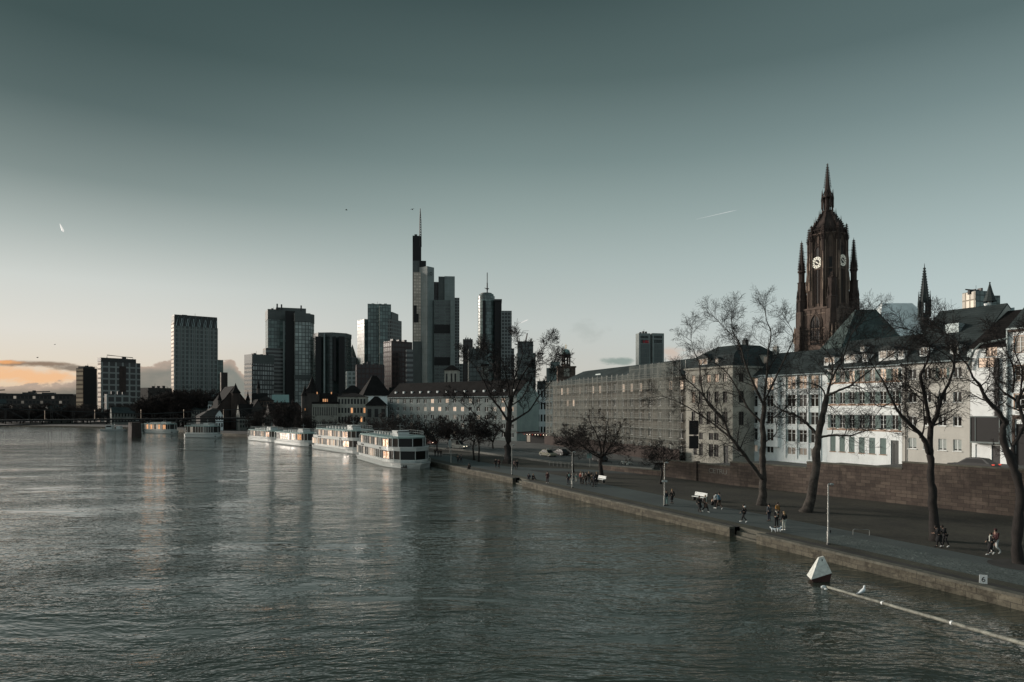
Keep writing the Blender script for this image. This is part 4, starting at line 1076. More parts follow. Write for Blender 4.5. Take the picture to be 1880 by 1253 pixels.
# four corner spirelets
for sx_ in (-1, 1):
    for sy_ in (-1, 1):
        a = MB(); x, y = sx_*(s_-.65), sy_*(s_-.65)
        zt2 = ZC(439) if sx_*sy_ > 0 else ZC(505)
        a.ngon(x, y, [(1.75, zs1-16), (1.7, zs1+2.5), (1.9, zs1+3), (1.45, zs1+3.4), (1.3, zs1+9), (1.5, zs1+9.4)], 8, pi/8)
        for q in range(8):
            an = q*pi/4+pi/8; a.tube([(x+cos(an)*1.75, y+sin(an)*1.75, zs1-10), (x+cos(an)*1.7, y+sin(an)*1.7, zs1+2.5)], .16, 4)
            pinnacle(a, x+cos(an)*1.5, y+sin(an)*1.5, zs1+2.0, 5.0, .22, False)
        pinnacle(a, x, y, zs1+4.4, zt2-zs1-4.4, 1.0)
        a.build('corner_pinnacle', M['sandstone_dark'], cr)
# thin iron ties and gargoyles
a = MB()
for sx_, sy_ in ((-1, -1), (1, 1)):
    for z_ in (ZC(462), ZC(475)): a.tube([(sx_*(s_-.8), sy_*(s_-.8), z_), (sx_*3.6, sy_*3.6, z_)], .05, 3)
a.build('tie_rod', M['dark_metal'], cr)
# clocks: open white rings with radiating numerals and two hands
def clock(face, px, py):
    m_ = MB(); Rc = 1.95; zc = ZC(py)-0
    T = (lambda u, v, d: (u, -ap-.45-d, zc+v)) if face == 0 else (lambda u, v, d: (ap+.45+d, u, zc+v))
    def ring(r0, r1, n=32):
        for k in range(n):
            a0, a1 = 2*pi*k/n, 2*pi*(k+1)/n
            m_.poly([T(r0*cos(a0), r0*sin(a0), 0), T(r1*cos(a0), r1*sin(a0), 0), T(r1*cos(a1), r1*sin(a1), 0), T(r0*cos(a1), r0*sin(a1), 0)])
    ring(1.82, 1.95); ring(.98, 1.12)
    for k in range(12):
        an = 2*pi*k/12; ux, uy = cos(an), sin(an)
        m_.poly([T(1.08*ux-.20*uy, 1.08*uy+.20*ux, .02), T(1.08*ux+.20*uy, 1.08*uy-.20*ux, .02), T(1.86*ux+.33*uy, 1.86*uy-.33*ux, .02), T(1.86*ux-.33*uy, 1.86*uy+.33*ux, .02)])
    o = m_.build('clock_face', M['clock'], cr)
    h = MB()
    for an, L, w_ in ((radians(-38), 1.7, .17), (radians(142), .95, .26)):
        ux, uy = cos(an), sin(an); h.poly([T(-w_*uy, w_*ux, .06), T(w_*uy, -w_*ux, .06), T(L*ux, L*uy, .06)])
    h.build('clock_hands', M['clock'], o)
    bk = MB(); bk.poly([T(2.0*cos(2*pi*k/24), 2.0*sin(2*pi*k/24), -.06) for k in range(24)]); bk.build('clock_backing', M['black'], o)
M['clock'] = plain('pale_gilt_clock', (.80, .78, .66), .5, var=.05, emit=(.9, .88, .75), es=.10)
clock(0, 1500, 486); clock(1, 1548, 484)
# transept and choir roofs, metal covered section, ridge turret
def wbox_roof(name, px0, px1, py_top, py_eave, Y, dep, hipx, mat, delta=0.0, hipy=.5):
    p0, p1 = P(px0, py_eave, Y), P(px1, py_eave, Y); L = (p1-p0).length; zt = P(0, py_top, Y).z
    a = MB(); zE_ = p0.z
    a.loft([[(0, 0, zE_-14), (L, 0, zE_-14), (L, dep, zE_-14), (0, dep, zE_-14)], [(0, 0, zE_), (L, 0, zE_), (L, dep, zE_), (0, dep, zE_)]])
    a.loft([[(-.4, -.4, zE_), (L+.4, -.4, zE_), (L+.4, dep+.4, zE_), (-.4, dep+.4, zE_)], [(hipx[0]*L, dep*hipy, zt), (hipx[1]*L, dep*hipy, zt), (hipx[1]*L, dep*hipy+.3, zt), (hipx[0]*L, dep*hipy+.3, zt)]])
    o = a.build(name, M[mat]); return wput(o, cr, (p0.x, p0.y, 0), 0)
wbox_roof('transept_roof', 1546, 1668, 562, 640, 172, 13, (.40, .72), 'slate_green')
wbox_roof('choir_roof', 1612, 1742, 549, 622, 190, 16, (.28, .72), 'zinc_bright')
a = MB(); tz = P(1697, 583, 192); 
a.ngon(0, 0, [(1.15, tz.z-6), (1.1, tz.z+1.2)], 8)
for q in range(8):
    an = q*pi/4; a.tube([(cos(an)*1.2, sin(an)*1.2, tz.z+1), (cos(an)*1.1, sin(an)*1.1, tz.z+4.4)], .17, 4); pinnacle(a, cos(an)*1.5, sin(an)*1.5, tz.z, 7.5, .2, False)
z1_ = P(0, 548, 192).z; zt_ = P(0, 490, 192).z
a.ngon(0, 0, [(1.25, tz.z+4.2), (1.15, z1_), (.1, zt_), (.05, zt_+.9)], 8)
for k in range(12):
    f = k/12
    for q in range(4):
        an = q*pi/2; r = 1.12*(1-f)+.1; z_ = z1_+(zt_-z1_)*f; a.box(cos(an)*r-.14, cos(an)*r+.14, sin(an)*r-.14, sin(an)*r+.14, z_, z_+.35)
o = a.build('ridge_turret', M['slate']); wput(o, cr, (tz.x, tz.y, 0))

# ------------------------------------------------------------------ towers of the skyline
def solve(A, d, px):
    k = (px-CX)/F; return (k*A.y-A.x)/(d.x-k*d.y)
def tbox(name, px0, pxc, px1, ytop, Y, delta, mat, parent=None, ybot=None, inset=None, label=None, cat='tower', depth=None, rootname='tower', flat=True, roofmb=None, group=None):
    """rotated block: corner at pxc; delta>0 shows its left side between px0 and pxc, delta<0 its right side"""
    az_ = math.atan((pxc-CX)/F); rot = -az_+radians(delta)
    A = Vector(((pxc-CX)/F*Y, Y)); u = Vector((cos(rot), sin(rot))); v = Vector((-sin(rot), cos(rot)))
    if delta >= 0:
        Wd = abs(solve(A, u, px1)); Dp = depth or min(60, abs(solve(A, v, px0))) if px0 < pxc-.01 else (depth or Wd*.8); x0, x1 = 0, Wd
    else:
        Wd = abs(solve(A, u, px0)); Dp = depth or min(60, abs(solve(A, v, px1))) if px1 > pxc+.01 else (depth or Wd*.8); x0, x1 = -Wd, 0
    zt = CZ+(HY-ytop)/F*Y; zb = 0 if ybot is None else CZ+(HY-ybot)/F*Y
    a = MB(); a.box(x0, x1, 0, Dp, zb, zt)
    own = parent is None
    if own: parent = thing(rootname, label, cat, (A.x, A.y, 0), rot, group)
    o = a.build(name, M[mat] if isinstance(mat, str) else mat); wput(o, parent, (A.x, A.y, 0), rot)
    if own and x1-x0 > 9:
        q_ = MB(); rr = random.Random(int(pxc)); wd_ = x1-x0
        for k in range(3):
            xa = x0+wd_*(.15+.25*k+.1*rr.random()); q_.box(xa, xa+wd_*.12, Dp*.3, Dp*.6, zt-.2, zt+1+1.6*rr.random())
        xa = x0+wd_*rr.uniform(.3, .7); q_.tube([(xa, Dp*.4, zt), (xa, Dp*.4, zt+4)], .12, 4)
        wput(q_.build('roof_plant', M['dark_metal']), parent, (A.x, A.y, 0), rot)
    return parent, (x0, x1, Dp, zb, zt), (A, u, v, rot)
gm = gridmat
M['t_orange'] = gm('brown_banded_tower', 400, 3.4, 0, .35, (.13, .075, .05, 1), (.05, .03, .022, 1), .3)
M['t_gold'] = gm('painted_sunlight_bands', 400, 3.6, 0, .4, (.20, .13, .09, 1), (.50, .36, .24, 1), .4)  # low sunlight put into the colour, for left tower faces
M['t_white_grid'] = gm('pale_gridded_tower', 5.0, 4.6, .24, .26, (.22, .23, .22, 1), (.022, .022, .022, 1), .3)
M['t_zig'] = gm('finned_tower', 4.1, 3.9, .34, .30, (.20, .21, .20, 1), (.045, .055, .052, 1), .3)
M['t_office'] = gm('pale_window_grid', 2.6, 4.6, .3, .30, (.05, .05, .05, 1), (.24, .25, .24, 1), .3, .9)
M['t_teal'] = gm('teal_curtain_glass', 3.0, 3.8, .14, .14, (.05, .062, .06, 1), (.13, .175, .165, 1), .22, .85)
M['t_teal_dark'] = gm('dark_teal_glass', 3.2, 3.8, .12, .16, (.02, .024, .023, 1), (.05, .066, .062, 1), .22, .5)
M['t_lightgrid'] = gm('light_paned_glass', 3.4, 3.8, .20, .18, (.07, .08, .075, 1), (.30, .34, .32, 1), .25, .7)
M['t_bands'] = gm('horizontal_banded_facade', 500, 4.0, 0, .5, (.17, .18, .175, 1), (.03, .03, .03, 1), .3)
M['t_dark'] = gm('black_brown_facade', 4, 4, .2, .25, (.028, .020, .018, 1), (.014, .012, .012, 1), .3)
M['t_maroon'] = gm('maroon_facade', 3, 4, .3, .3, (.045, .026, .024, 1), (.02, .014, .014, 1), .3)
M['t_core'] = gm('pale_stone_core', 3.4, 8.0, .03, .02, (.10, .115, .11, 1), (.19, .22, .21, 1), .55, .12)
M['t_core_dark'] = gm('dark_and_painted_shade_core', 3.4, 8.0, .03, .02, (.05, .055, .052, 1), (.075, .085, .08, 1), .55, .12)  # darker copy of the pale core; colour carries shade as well as dark bands
M['t_front'] = gm('layered_window_facade', 7.0, 4.2, .12, .34, (.12, .14, .13, 1), (.055, .065, .062, 1), .25, .7)
M['t_pink'] = gm('rosy_curved_facade', 3.2, 4.0, .2, .34, (.36, .30, .25, 1), (.55, .46, .38, 1), .3, .5)
M['t_lattice'] = gm('steel_lattice', 3.4, 4.0, .3, .35, (.17, .185, .18, 1), (.02, .022, .022, 1), .4)
M['t_gold_hotel'] = gm('champagne_panels', 3.2, 7, .3, .12, (.26, .23, .18, 1), (.52, .46, .37, 1), .4, .9)
M['t_pale'] = gm('pale_grey_facade', 3.4, 3.6, .35, .4, (.34, .37, .35, 1), (.12, .14, .13, 1), .4)

def T(*a, **k): return tbox(*a, **k)
# far left
r, (x0, x1, Dp, zb, zt), q = T('wall', -60, 132, 132, 726, 620, -12, 'render_dark', label='long low office building with a flat roof at the far left of the bank', cat='building', rootname='office_building', depth=25)
a = MB()
for k in range(26):
    xx = x0+3+k*(x1-x0-6)/25
    for zz in (zt-3.3, zt-7.6, zt-11.8):
        o = link('window', wmesh('pane', 2.0, 2.4, M['glass_pale'] if (k*7+int(zz)) % 5 == 0 else M['glass_dark']), None, None); wput(o, r, (q[0].x+q[1].x*xx-q[2].x*.1, q[0].y+q[1].y*xx-q[2].y*.1, zz), q[3])
o = MB(); o.box(x0-1, x1+1, -.8, 26, zt, zt+1.2); wput(o.build('roof', M['dark_metal']), r, (q[0].x, q[0].y, 0), q[3])
for (pa, pb, pt) in ((52, 92, 720), (-6, 9, 717)):
    c0, c1 = P(pa, pt, 640), P(pb, pt, 640); cm = P((pa+pb)/2-9, 728, 640)
    cr_ = thing('tower_crane', 'small dark crane with horizontal jib above the low office roof' if pa > 0 else 'crane jib cut off by the left edge of the frame', 'crane', (cm.x, cm.y, 0))
    a = MB(); a.tube([(0, 0, 0), (0, 0, c0.z+1.5)], .5, 4); a.build('mast', M['dark_metal'], cr_)
    a = MB(); a.tube([(c0.x-cm.x, 0, c0.z), (c1.x-cm.x, 0, c1.z+.4)], .45, 4); a.box(-1, 1, -1, 1, c0.z-1.2, c0.z+1.4); a.build('jib', M['dark_metal'], cr_)
# brown tower
r, bx, q = T('wall', 140, 153, 178, 676, 560, 40, 't_orange', label='dark brown office tower, its banded left side painted as sunlit orange', rootname='office_tower')
a = MB(); a.box(1, bx[1]-1, 1, bx[2]-1, bx[4], bx[4]+1.5); wput(a.build('roof', M['dark_metal']), r, (q[0].x, q[0].y, 0), q[3])
a = MB(); a.box(.3, bx[1]+.05, -.12, -.003, 0, bx[4]); wput(a.build('painted_shade_face', M['black']), r, (q[0].x, q[0].y, 0), q[3])  # black sheet over the front, painting that face as shaded
a = MB(); a.box(-.14, -.003, .3, bx[2]-.3, 10, bx[4]-1); wput(a.build('painted_sunlit_side', M['t_gold']), r, (q[0].x, q[0].y, 0), q[3])  # bright bands paint orange sunlight onto the left side
# pale gridded tower
r, bx, q = T('wall', 180, 186, 258, 664, 520, 22, 't_white_grid', label='broad pale gridded office block with dark roof storey and gondola rails', rootname='office_tower')
a = MB(); a.box(-.4, bx[1]*.88, -.4, bx[2], bx[4], bx[4]+3.0); wput(a.build('roof', M['dark_metal']), r, (q[0].x, q[0].y, 0), q[3])
a = MB(); a.box(bx[1]*.45, bx[1]*.62, -.25, -.003, 12, bx[4]-3); wput(a.build('stair_strip', M['sandstone_dark']), r, (q[0].x, q[0].y, 0), q[3])
a = MB(); a.tube([(bx[1]*.2, 4, bx[4]+3), (bx[1]*.2, 4, bx[4]+5.4), (bx[1]*.86, 4, bx[4]+4.4), (bx[1]*.86, 4, bx[4]+3)], .3, 4); a.box(bx[1]*.55, bx[1]*.66, 2, 4, bx[4]+3.2, bx[4]+4.8); wput(a.build('gondola_rail', M['dark_metal']), r, (q[0].x, q[0].y, 0), q[3])
a = MB(); a.box(-.2, -.003, .2, bx[2]-.2, 0, bx[4]-1); wput(a.build('painted_sunlit_side', M['t_gold']), r, (q[0].x, q[0].y, 0), q[3])  # narrow left face coloured as if the sun struck it
T('wall', 192, 196, 241, 724, 490, 22, 't_white_grid', label='low pale gridded office wing in front of the broad gridded block', rootname='office_building', cat='building')
T('wall', 258, 272, 316, 712, 600, 30, 'render_dark', label='flat low dark building with a pale right half beside the tall finned tower', rootname='office_building', cat='building')
# tall finned tower with zigzag crown
r, bx, q = T('wall', 315, 320, 399, 580, 620, 10, 't_zig', label='tall slab tower with vertical fins, zigzag crown and bright left edge', rootname='office_tower')
a = MB(); a.box(.1, bx[1]-.1, -.1, bx[2]+.2, bx[4]-9, bx[4]+1.2); wput(a.build('crown', M['dark_metal']), r, (q[0].x, q[0].y, 0), q[3])
a = MB(); n = 7
for k in range(n):
    w_ = (bx[1]-2)/n; xx = 1.5+k*w_; a.tube([(xx, -.5, bx[4]-9), (xx+w_*.35, -.5, bx[4]+.2), (xx+w_*.75, -.5, bx[4]-9), (xx+w_, -.5, bx[4]-2)], .42, 4)
wput(a.build('zigzag_trim', M['zinc']), r, (q[0].x, q[0].y, 0), q[3])
a = MB()
for k in range(13): xx = k*bx[1]/12; a.box(xx-.35, xx+.35, -.8, -.003, 0, bx[4]-9)
wput(a.build('fins', M['t_core']), r, (q[0].x, q[0].y, 0), q[3])
a = MB(); a.box(-.3, -.003, 1, bx[2]-.5, 5, bx[4]-6); wput(a.build('painted_lit_edge', M['t_gold']), r, (q[0].x, q[0].y, 0), q[3])  # warm strip paints sunlight along the left edge
r, bx, q = T('wall', 399, 399, 410, 661, 800, 10, 't_teal', label='slim stepped teal tower just right of the tall finned slab', rootname='office_tower')
T('annexe', 406, 406, 418, 684, 790, 10, 't_dark', parent=r)
# paired grid block
r, bx, q = T('wall', 449, 463, 503, 651, 660, 30, 't_office', label='mid height office block with rows of pale windows, left of the twin tower', rootname='office_tower')
a = MB(); a.box(-.3, bx[1]+.3, -.35, bx[2], bx[4]-8.5, bx[4]+.3); wput(a.build('roof', M['t_core_dark']), r, (q[0].x, q[0].y, 0), q[3])
a = MB(); a.box(-.3, -.003, 0, bx[2], 0, bx[4]-9); wput(a.build('side_bands', M['t_bands']), r, (q[0].x, q[0].y, 0), q[3])
# twin tower
r, bx, q = T('glass_wing', 492, 492, 525, 568, 720, 6, 't_teal', label='tall twin tower, teal and pale gridded wings split by a black slab', rootname='office_tower', depth=25)
a = MB(); a.box(-.2, bx[1], -.4, bx[2], P(0, 586, 720).z, bx[4]+.2); wput(a.build('top_band', M['t_core_dark']), r, (q[0].x, q[0].y, 0), q[3])
T('banded_base', 485, 488, 521, 639, 705, 12, 't_bands', parent=r, depth=14)
T('white_pier', 519.5, 519.5, 523, 590, 709, 0, 't_core', parent=r, depth=6)
T('dark_slab', 524, 524, 541.5, 571, 705, 0, 'black', parent=r, depth=20)
_, bx, q = T('gridded_wing', 541, 541, 570, 575, 700, 2, 't_lightgrid', parent=r, depth=18)
a = MB(); A = P(561, 748, 712); zt = P(0, 575, 700).z; zb2 = P(0, 590, 700).z
a.ngon(0, 0, [(7.2, 0), (7.2, zb2-1)], 16); wput(a.build('rounded_corner', M['t_lightgrid']), r, (A.x+1, A.y+2, 0))
a = MB(); a.ngon(0, 0, [(7.5, zb2-1), (7.5, zt)], 16); wput(a.build('top_band', M['t_core_dark']), r, (A.x+1, A.y+2, 0))
T('top_band', 540.5, 540.5, 570, 574.5, 699, 2, 't_core_dark', parent=r, ybot=590, depth=19)
T('middle_band', 540.5, 540.5, 571, 688, 699, 2, 't_core_dark', parent=r, ybot=697, depth=19)
T('roof_plant', 507, 507, 562, 564.5, 725, 0, 't_core_dark', parent=r, ybot=580, depth=20)
for px, py in ((509, 560), (517, 561), (553, 563)):
    A = P(px, py, 722); a = MB(); a.box(-.6, .6, -.6, .6, A.z-5, A.z+1); wput(a.build('roof_mast', M['dark_metal']), r, (A.x, A.y, 0))
# octagonal dark tower and slim one behind it
T('wall', 574, 574, 582, 622, 860, 5, 't_teal', label='sliver of a teal glass tower between the twin tower and the dark octagonal one', rootname='office_tower')
zt = P(0, 613, 690).z
r = thing('office_tower', 'dark octagonal office tower with lighter chamfered faces and a deep vertical slot', 'tower', (P(610, 748, 700).x, 700, 0))
a = MB(); rd = 19; pts = []
a.ngon(0, 0, [(rd, 0), (rd, zt)], 8, radians(15)); a.build('wall', M['t_teal_dark'], r)
a = MB(); a.ngon(0, 0, [(rd+.4, zt-4), (rd+.4, zt+.4)], 8, radians(15)); a.build('roof', M['t_core_dark'], r)
for px0, px1, m_ in ((579, 590, 'black'), (594, 597, 't_core'), (612, 617, 'black'), (622, 633, 'black')):
    T('facade_slab', px0, px0, px1, 618 if m_ == 'black' else 612.5, 677, 0, m_, parent=r, depth=10, ybot=None if px0 != 612 else 700)
r, bx, q = T('wall', 634, 634, 655, 656, 760, 5, 't_teal_dark', label='slim teal tower ending in a sharp pyramid, right of the octagonal tower', rootname='office_tower')
A = P(647, 633, 772); a = MB(); a.ngon(0, 0, [(5.2, P(0, 657, 760).z), (.15, A.z)], 4, radians(20)); wput(a.build('pyramid_roof', M['t_teal_dark']), r, (A.x, A.y, 0))
T('wall', 637, 637, 655, 682, 560, 5, 't_pale', label='small rounded pale office block low in front of the pyramid topped tower', rootname='office_building', cat='building', depth=14)
T('wall', 655, 655, 664, 657, 800, 5, 't_dark', label='narrow dark block peeping out left of the stepped glass tower', rootname='office_building', cat='building', depth=14)
# stepped glass tower
r, bx, q = T('wall', 675, 675, 718, 558, 740, 0, 't_teal', label='stepped olive teal glass tower with notched shoulders and a faceted front', rootname='office_tower', depth=24)
T('shoulder', 665, 669, 680, 586, 745, 25, 't_teal', parent=r, depth=18)
T('shoulder', 700, 720, 731, 573, 738, -20, 't_core_dark', parent=r, depth=20)
T('shoulder', 705, 719, 731.5, 586, 735, -30, 't_lattice', parent=r, depth=22)
a = MB(); A = P(675, 748, 739.5); 
T('facet', 675, 697, 718, 562, 733, 12, 't_teal', parent=r)
T('wall', 655, 655, 706, 669, 520, 3, 't_maroon', label='low dark maroon block with thin floor lines, below the stepped glass tower', rootname='office_building', cat='building', depth=20)
r, bx, q = T('wall', 704, 719, 757, 626, 560, 30, 't_maroon', label='dark brown flat topped tower directly left of the tallest skyscraper', rootname='office_tower')
T('striped_wing', 746, 746, 758.5, 642, 552, 4, 't_bands', parent=r, depth=8)
# tallest skyscraper
r = thing('skyscraper', 'tallest skyscraper with stepped stone cores, sky garden openings and a red lit antenna mast', 'skyscraper', (P(795, 748, 900).x, 900, 0))
T('mast_base', 757.5, 757.5, 773.5, 433, 912, 0, 'black', parent=r, depth=10)
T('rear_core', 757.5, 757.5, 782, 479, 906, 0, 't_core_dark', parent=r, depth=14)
T('rear_core', 770.5, 770.5, 782.3, 479, 905, 0, 'black', parent=r, depth=2)
T('curved_facade', 759, 759, 773, 500, 902, 0, 't_pink', parent=r, depth=16)
T('sky_garden', 759.5, 759.5, 768.5, 576, 901, 0, 'black', parent=r, ybot=592, depth=3)
T('sky_garden', 759.5, 759.5, 765, 561, 901.2, 0, 'black', parent=r, ybot=576, depth=3)
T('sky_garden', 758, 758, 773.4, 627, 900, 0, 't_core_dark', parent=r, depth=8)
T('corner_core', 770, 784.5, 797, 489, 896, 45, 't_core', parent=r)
T('corner_shade', 774, 774, 785, 489.5, 888, 0, 't_core_dark', parent=r, ybot=505, depth=5) if False else None
T('front_facade', 797, 797, 830, 551, 902, 0, 't_front', parent=r, depth=20)
T('sky_garden', 797.3, 797.3, 826, 596, 901.4, 0, 'black', parent=r, ybot=612, depth=3)
T('sky_garden', 797.3, 797.3, 826, 656, 901.4, 0, 'black', parent=r, ybot=671, depth=3)
T('rear_slab', 797, 797, 806, 518, 925, 0, 't_dark', parent=r, depth=10)
T('rear_slab', 805, 805, 817, 508, 922, 0, 't_core_dark', parent=r, depth=10)
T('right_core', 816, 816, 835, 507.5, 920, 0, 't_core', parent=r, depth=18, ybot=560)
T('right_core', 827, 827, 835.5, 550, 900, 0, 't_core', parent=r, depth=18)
T('steel_wing', 834, 834, 843.5, 547, 905, 0, 't_lattice', parent=r, depth=18)
T('steel_wing', 843, 843, 851, 668, 905, 0, 't_lattice', parent=r, depth=14)
A = P(771.5, 432, 914); a = MB(); B_ = P(771.5, 383, 914)
for k in range(3):
    an = k*2*pi/3; a.tube([(cos(an)*1.6, sin(an)*1.6, A.z-16), (cos(an)*1.2, sin(an)*1.2, (A.z+B_.z)/2), (0, 0, B_.z)], .42, 4)
for k in range(10):
    z_ = A.z+(B_.z-A.z)*k/11; r_ = 1.5*(1-k/12); a.tube([(-r_, 0, z_), (r_, 0, z_+2)], .3, 3); a.ngon(0, 0, [(r_, z_), (r_, z_+.5)], 6)
wput(a.build('antenna', M['dark_metal']), r, (A.x, A.y, 0))
a = MB()
T('plant_room', 761, 761, 766, 430.5, 915, 0, 'dark_metal', parent=r, ybot=434, depth=4)
lm = P(790, 500, 886); a = MB(); nseg = 20
for k in range(nseg): 
    a0, a1 = 2*pi*k/nseg, 2*pi*(k+1)/nseg; a.poly([(1.6*cos(a0), 0, 1.6*sin(a0)), (2.4*cos(a0), 0, 2.4*sin(a0)), (2.4*cos(a1), 0, 2.4*sin(a1)), (1.6*cos(a1), 0, 1.6*sin(a1))])
o = a.build('emblem', M['black']); az_ = math.atan((784.5-CX)/F); wput(o, r, (lm.x-.2, lm.y+11.5-.9, lm.z), -az_+radians(45)); 
# group right of it
T('wall', 850, 850, 868, 623, 640, 0, 't_dark', label='plain dark block standing between the tallest skyscraper and the cylindrical tower', rootname='office_tower', depth=12)
T('wall', 861, 861, 892, 640, 600, 4, 't_teal_dark', label='lower dark glass block in front of the cylindrical tower', rootname='office_building', cat='building', depth=16)
r = thing('office_tower', 'cylindrical glass tower with black slot, square black wing and antenna', 'tower', (P(893, 748, 800).x, 800, 0))
zt = P(0, 545, 800).z; rad = (909-878)/2/F*800
a = MB(); a.smooth = False; a.ngon(0, 0, [(rad, 0), (rad, zt), (rad-1, zt+.4), (rad-1.5, P(0, 541, 800).z)], 28); a.build('glass_cylinder', M['t_teal'], r)
T('slot', 886.5, 886.5, 891.5, 552, 786, 0, 'black', parent=r, depth=6)
T('black_wing', 908, 908, 921, 552, 790, 0, 'black', parent=r, depth=24)
T('gridded_wing', 920, 920, 939.5, 571, 788, 0, 't_lattice', parent=r, depth=22)
T('gridded_wing', 938, 938, 944, 640, 795, 0, 't_lattice', parent=r, depth=12)
T('roof_crown', 907.5, 907.5, 921.5, 549.5, 789, 0, 'dark_metal', parent=r, depth=24, ybot=553)
A = P(894.5, 541, 800); a = MB(); a.tube([(0, 0, A.z-2), (0, 0, P(0, 520, 800).z)], .75, 5); a.tube([(0, 0, P(0, 520, 800).z), (0, 0, P(0, 501, 800).z)], .5, 5); a.ngon(0, 0, [(2.2, P(0, 531, 800).z), (2.2, P(0, 530, 800).z)], 8); a.tube([(-3, 0, P(0, 529, 800).z), (1, 0, P(0, 533, 800).z)], .4, 4); wput(a.build('antenna', M['dark_metal']), r, (A.x, A.y, 0))
a = MB(); a.ngon(0, 0, [(rad-3.5, zt), (rad-3.5, P(0, 539, 800).z)], 16); a.build('roof_drum', M['t_core_dark'], r)
r, bx, q = T('wall', 950, 950, 983.5, 648, 640, 4, 't_front', label='dark gridded tower with narrower glass top and crane arm, behind the great tree', rootname='office_tower', depth=16)
T('glass_top', 951.5, 951.5, 979, 627, 645, 4, 't_teal_dark', parent=r, ybot=650, depth=12)
A = P(965, 627, 650); a = MB(); B_ = P(968, 612, 650); a.tube([(0, 0, A.z-1), (B_.x-A.x, 0, B_.z)], .6, 4); wput(a.build('crane_arm', M['dark_metal']), r, (A.x, A.y, 0))
r, bx, q = T('wall', 1011, 1011, 1028, 664, 700, 2, 't_teal', label='small pale teal block left of the red domed church tower', rootname='office_building', cat='building', depth=10)
T('wing', 1003.5, 1003.5, 1011.5, 676, 705, 2, 't_core', parent=r, depth=10)
# paired tower on the right
r, bx, q = T('wall', 1167, 1173, 1194, 612, 620, 24, 't_core', label='twin ribbed slab tower with a dark gap, alone above the scaffolded roof', rootname='office_tower')
g1 = MB(); g1.box(1.6, bx[1]-1, -.2, -.003, 0, bx[4]-9.5); wput(g1.build('ribbed_glass', M['t_ribs'] if 't_ribs' in M else gm('ribbed_glass', 1.25, 4, .38, .08, (.12, .135, .13, 1), (.05, .068, .064, 1), .3)), r, (q[0].x, q[0].y, 0), q[3])
M['t_ribs'] = bpy.data.materials['ribbed_glass']
_, bx2, q2 = T('wall', 1196, 1198, 1219, 612, 622, 24, 't_core', parent=r, depth=9)
g1 = MB(); g1.box(1.6, bx2[1]-1.6, -.2, -.003, 0, bx2[4]-9.5); wput(g1.build('ribbed_glass', M['t_ribs']), r, (q2[0].x, q2[0].y, 0), q2[3])
for qq, b_ in ((q, bx), (q2, bx2)):
    for zz, hh in ((b_[4]-9, 3.2), (b_[4]-4.6, 2.3)):
        for k in range(6):
            w_ = (b_[1]-3.4)/6; g1 = MB(); g1.box(1.7+k*w_, 1.7+k*w_+w_*.6, -.22, -.003, zz, zz+hh); wput(g1.build('louvre', M['black']), r, (qq[0].x, qq[0].y, 0), qq[3])
T('dark_gap', 1194, 1194, 1197.5, 615, 626, 24, 'black', parent=r, depth=8)
def lettering(txt, size, mat, parent, loc, rot, name='lettering', ext=.004, sp=1.0):
    cu = bpy.data.curves.new(name, 'FONT'); cu.body = txt; cu.size = size; cu.extrude = ext; cu.align_x = 'CENTER'; cu.space_character = sp
    tmp = bpy.data.objects.new('tmp', cu); C.objects.link(tmp); dg = bpy.context.evaluated_depsgraph_get()
    me = bpy.data.meshes.new_from_object(tmp.evaluated_get(dg)); bpy.data.objects.remove(tmp); me.name = name
    me.materials.clear(); me.materials.append(mat)
    o = link(name, me, parent); o.location = loc; o.rotation_euler = rot; return o
M['sign_red'] = plain('red_sign', (.32, .02, .03), .6, emit=(.6, .05, .06), es=.12)
o = lettering('UBS', 3.4, M['sign_red'], r, (0, 0, 0), (pi/2, 0, 0), ext=.05); wl_ = q[0]+q[1]*(bx[1]*.60)-q[2]*.35; d_ = Vector((wl_.x, wl_.y, bx[4]-8.9))-r.location
o.location = Matrix.Rotation(-r.rotation_euler[2], 3, 'Z') @ d_; o.rotation_euler = (pi/2, 0, 0)
# hotel block top right
r, bx, q = T('wall', 1767, 1791, 1816, 534, 420, 45, 't_teal', label='modern block with champagne coloured side panels behind the dark roof', rootname='hotel_tower', cat='hotel')
a = MB(); a.box(-.25, -.003, 0, bx[2], 0, bx[4]-.4); wput(a.build('panel_facade', M['t_gold_hotel']), r, (q[0].x, q[0].y, 0), q[3])
T('wing', 1812, 1812, 1836, 543, 428, 35, 't_teal', parent=r, depth=12)
a = MB(); A = P(1781, 532, 424); a.tube([(-3, 0, A.z), (4, 0, A.z-.6)], .4, 4); a.box(-1, 1, -1, 1, A.z-3, A.z-.5); wput(a.build('roof_crane', M['dark_metal']), r, (A.x, A.y, 0))

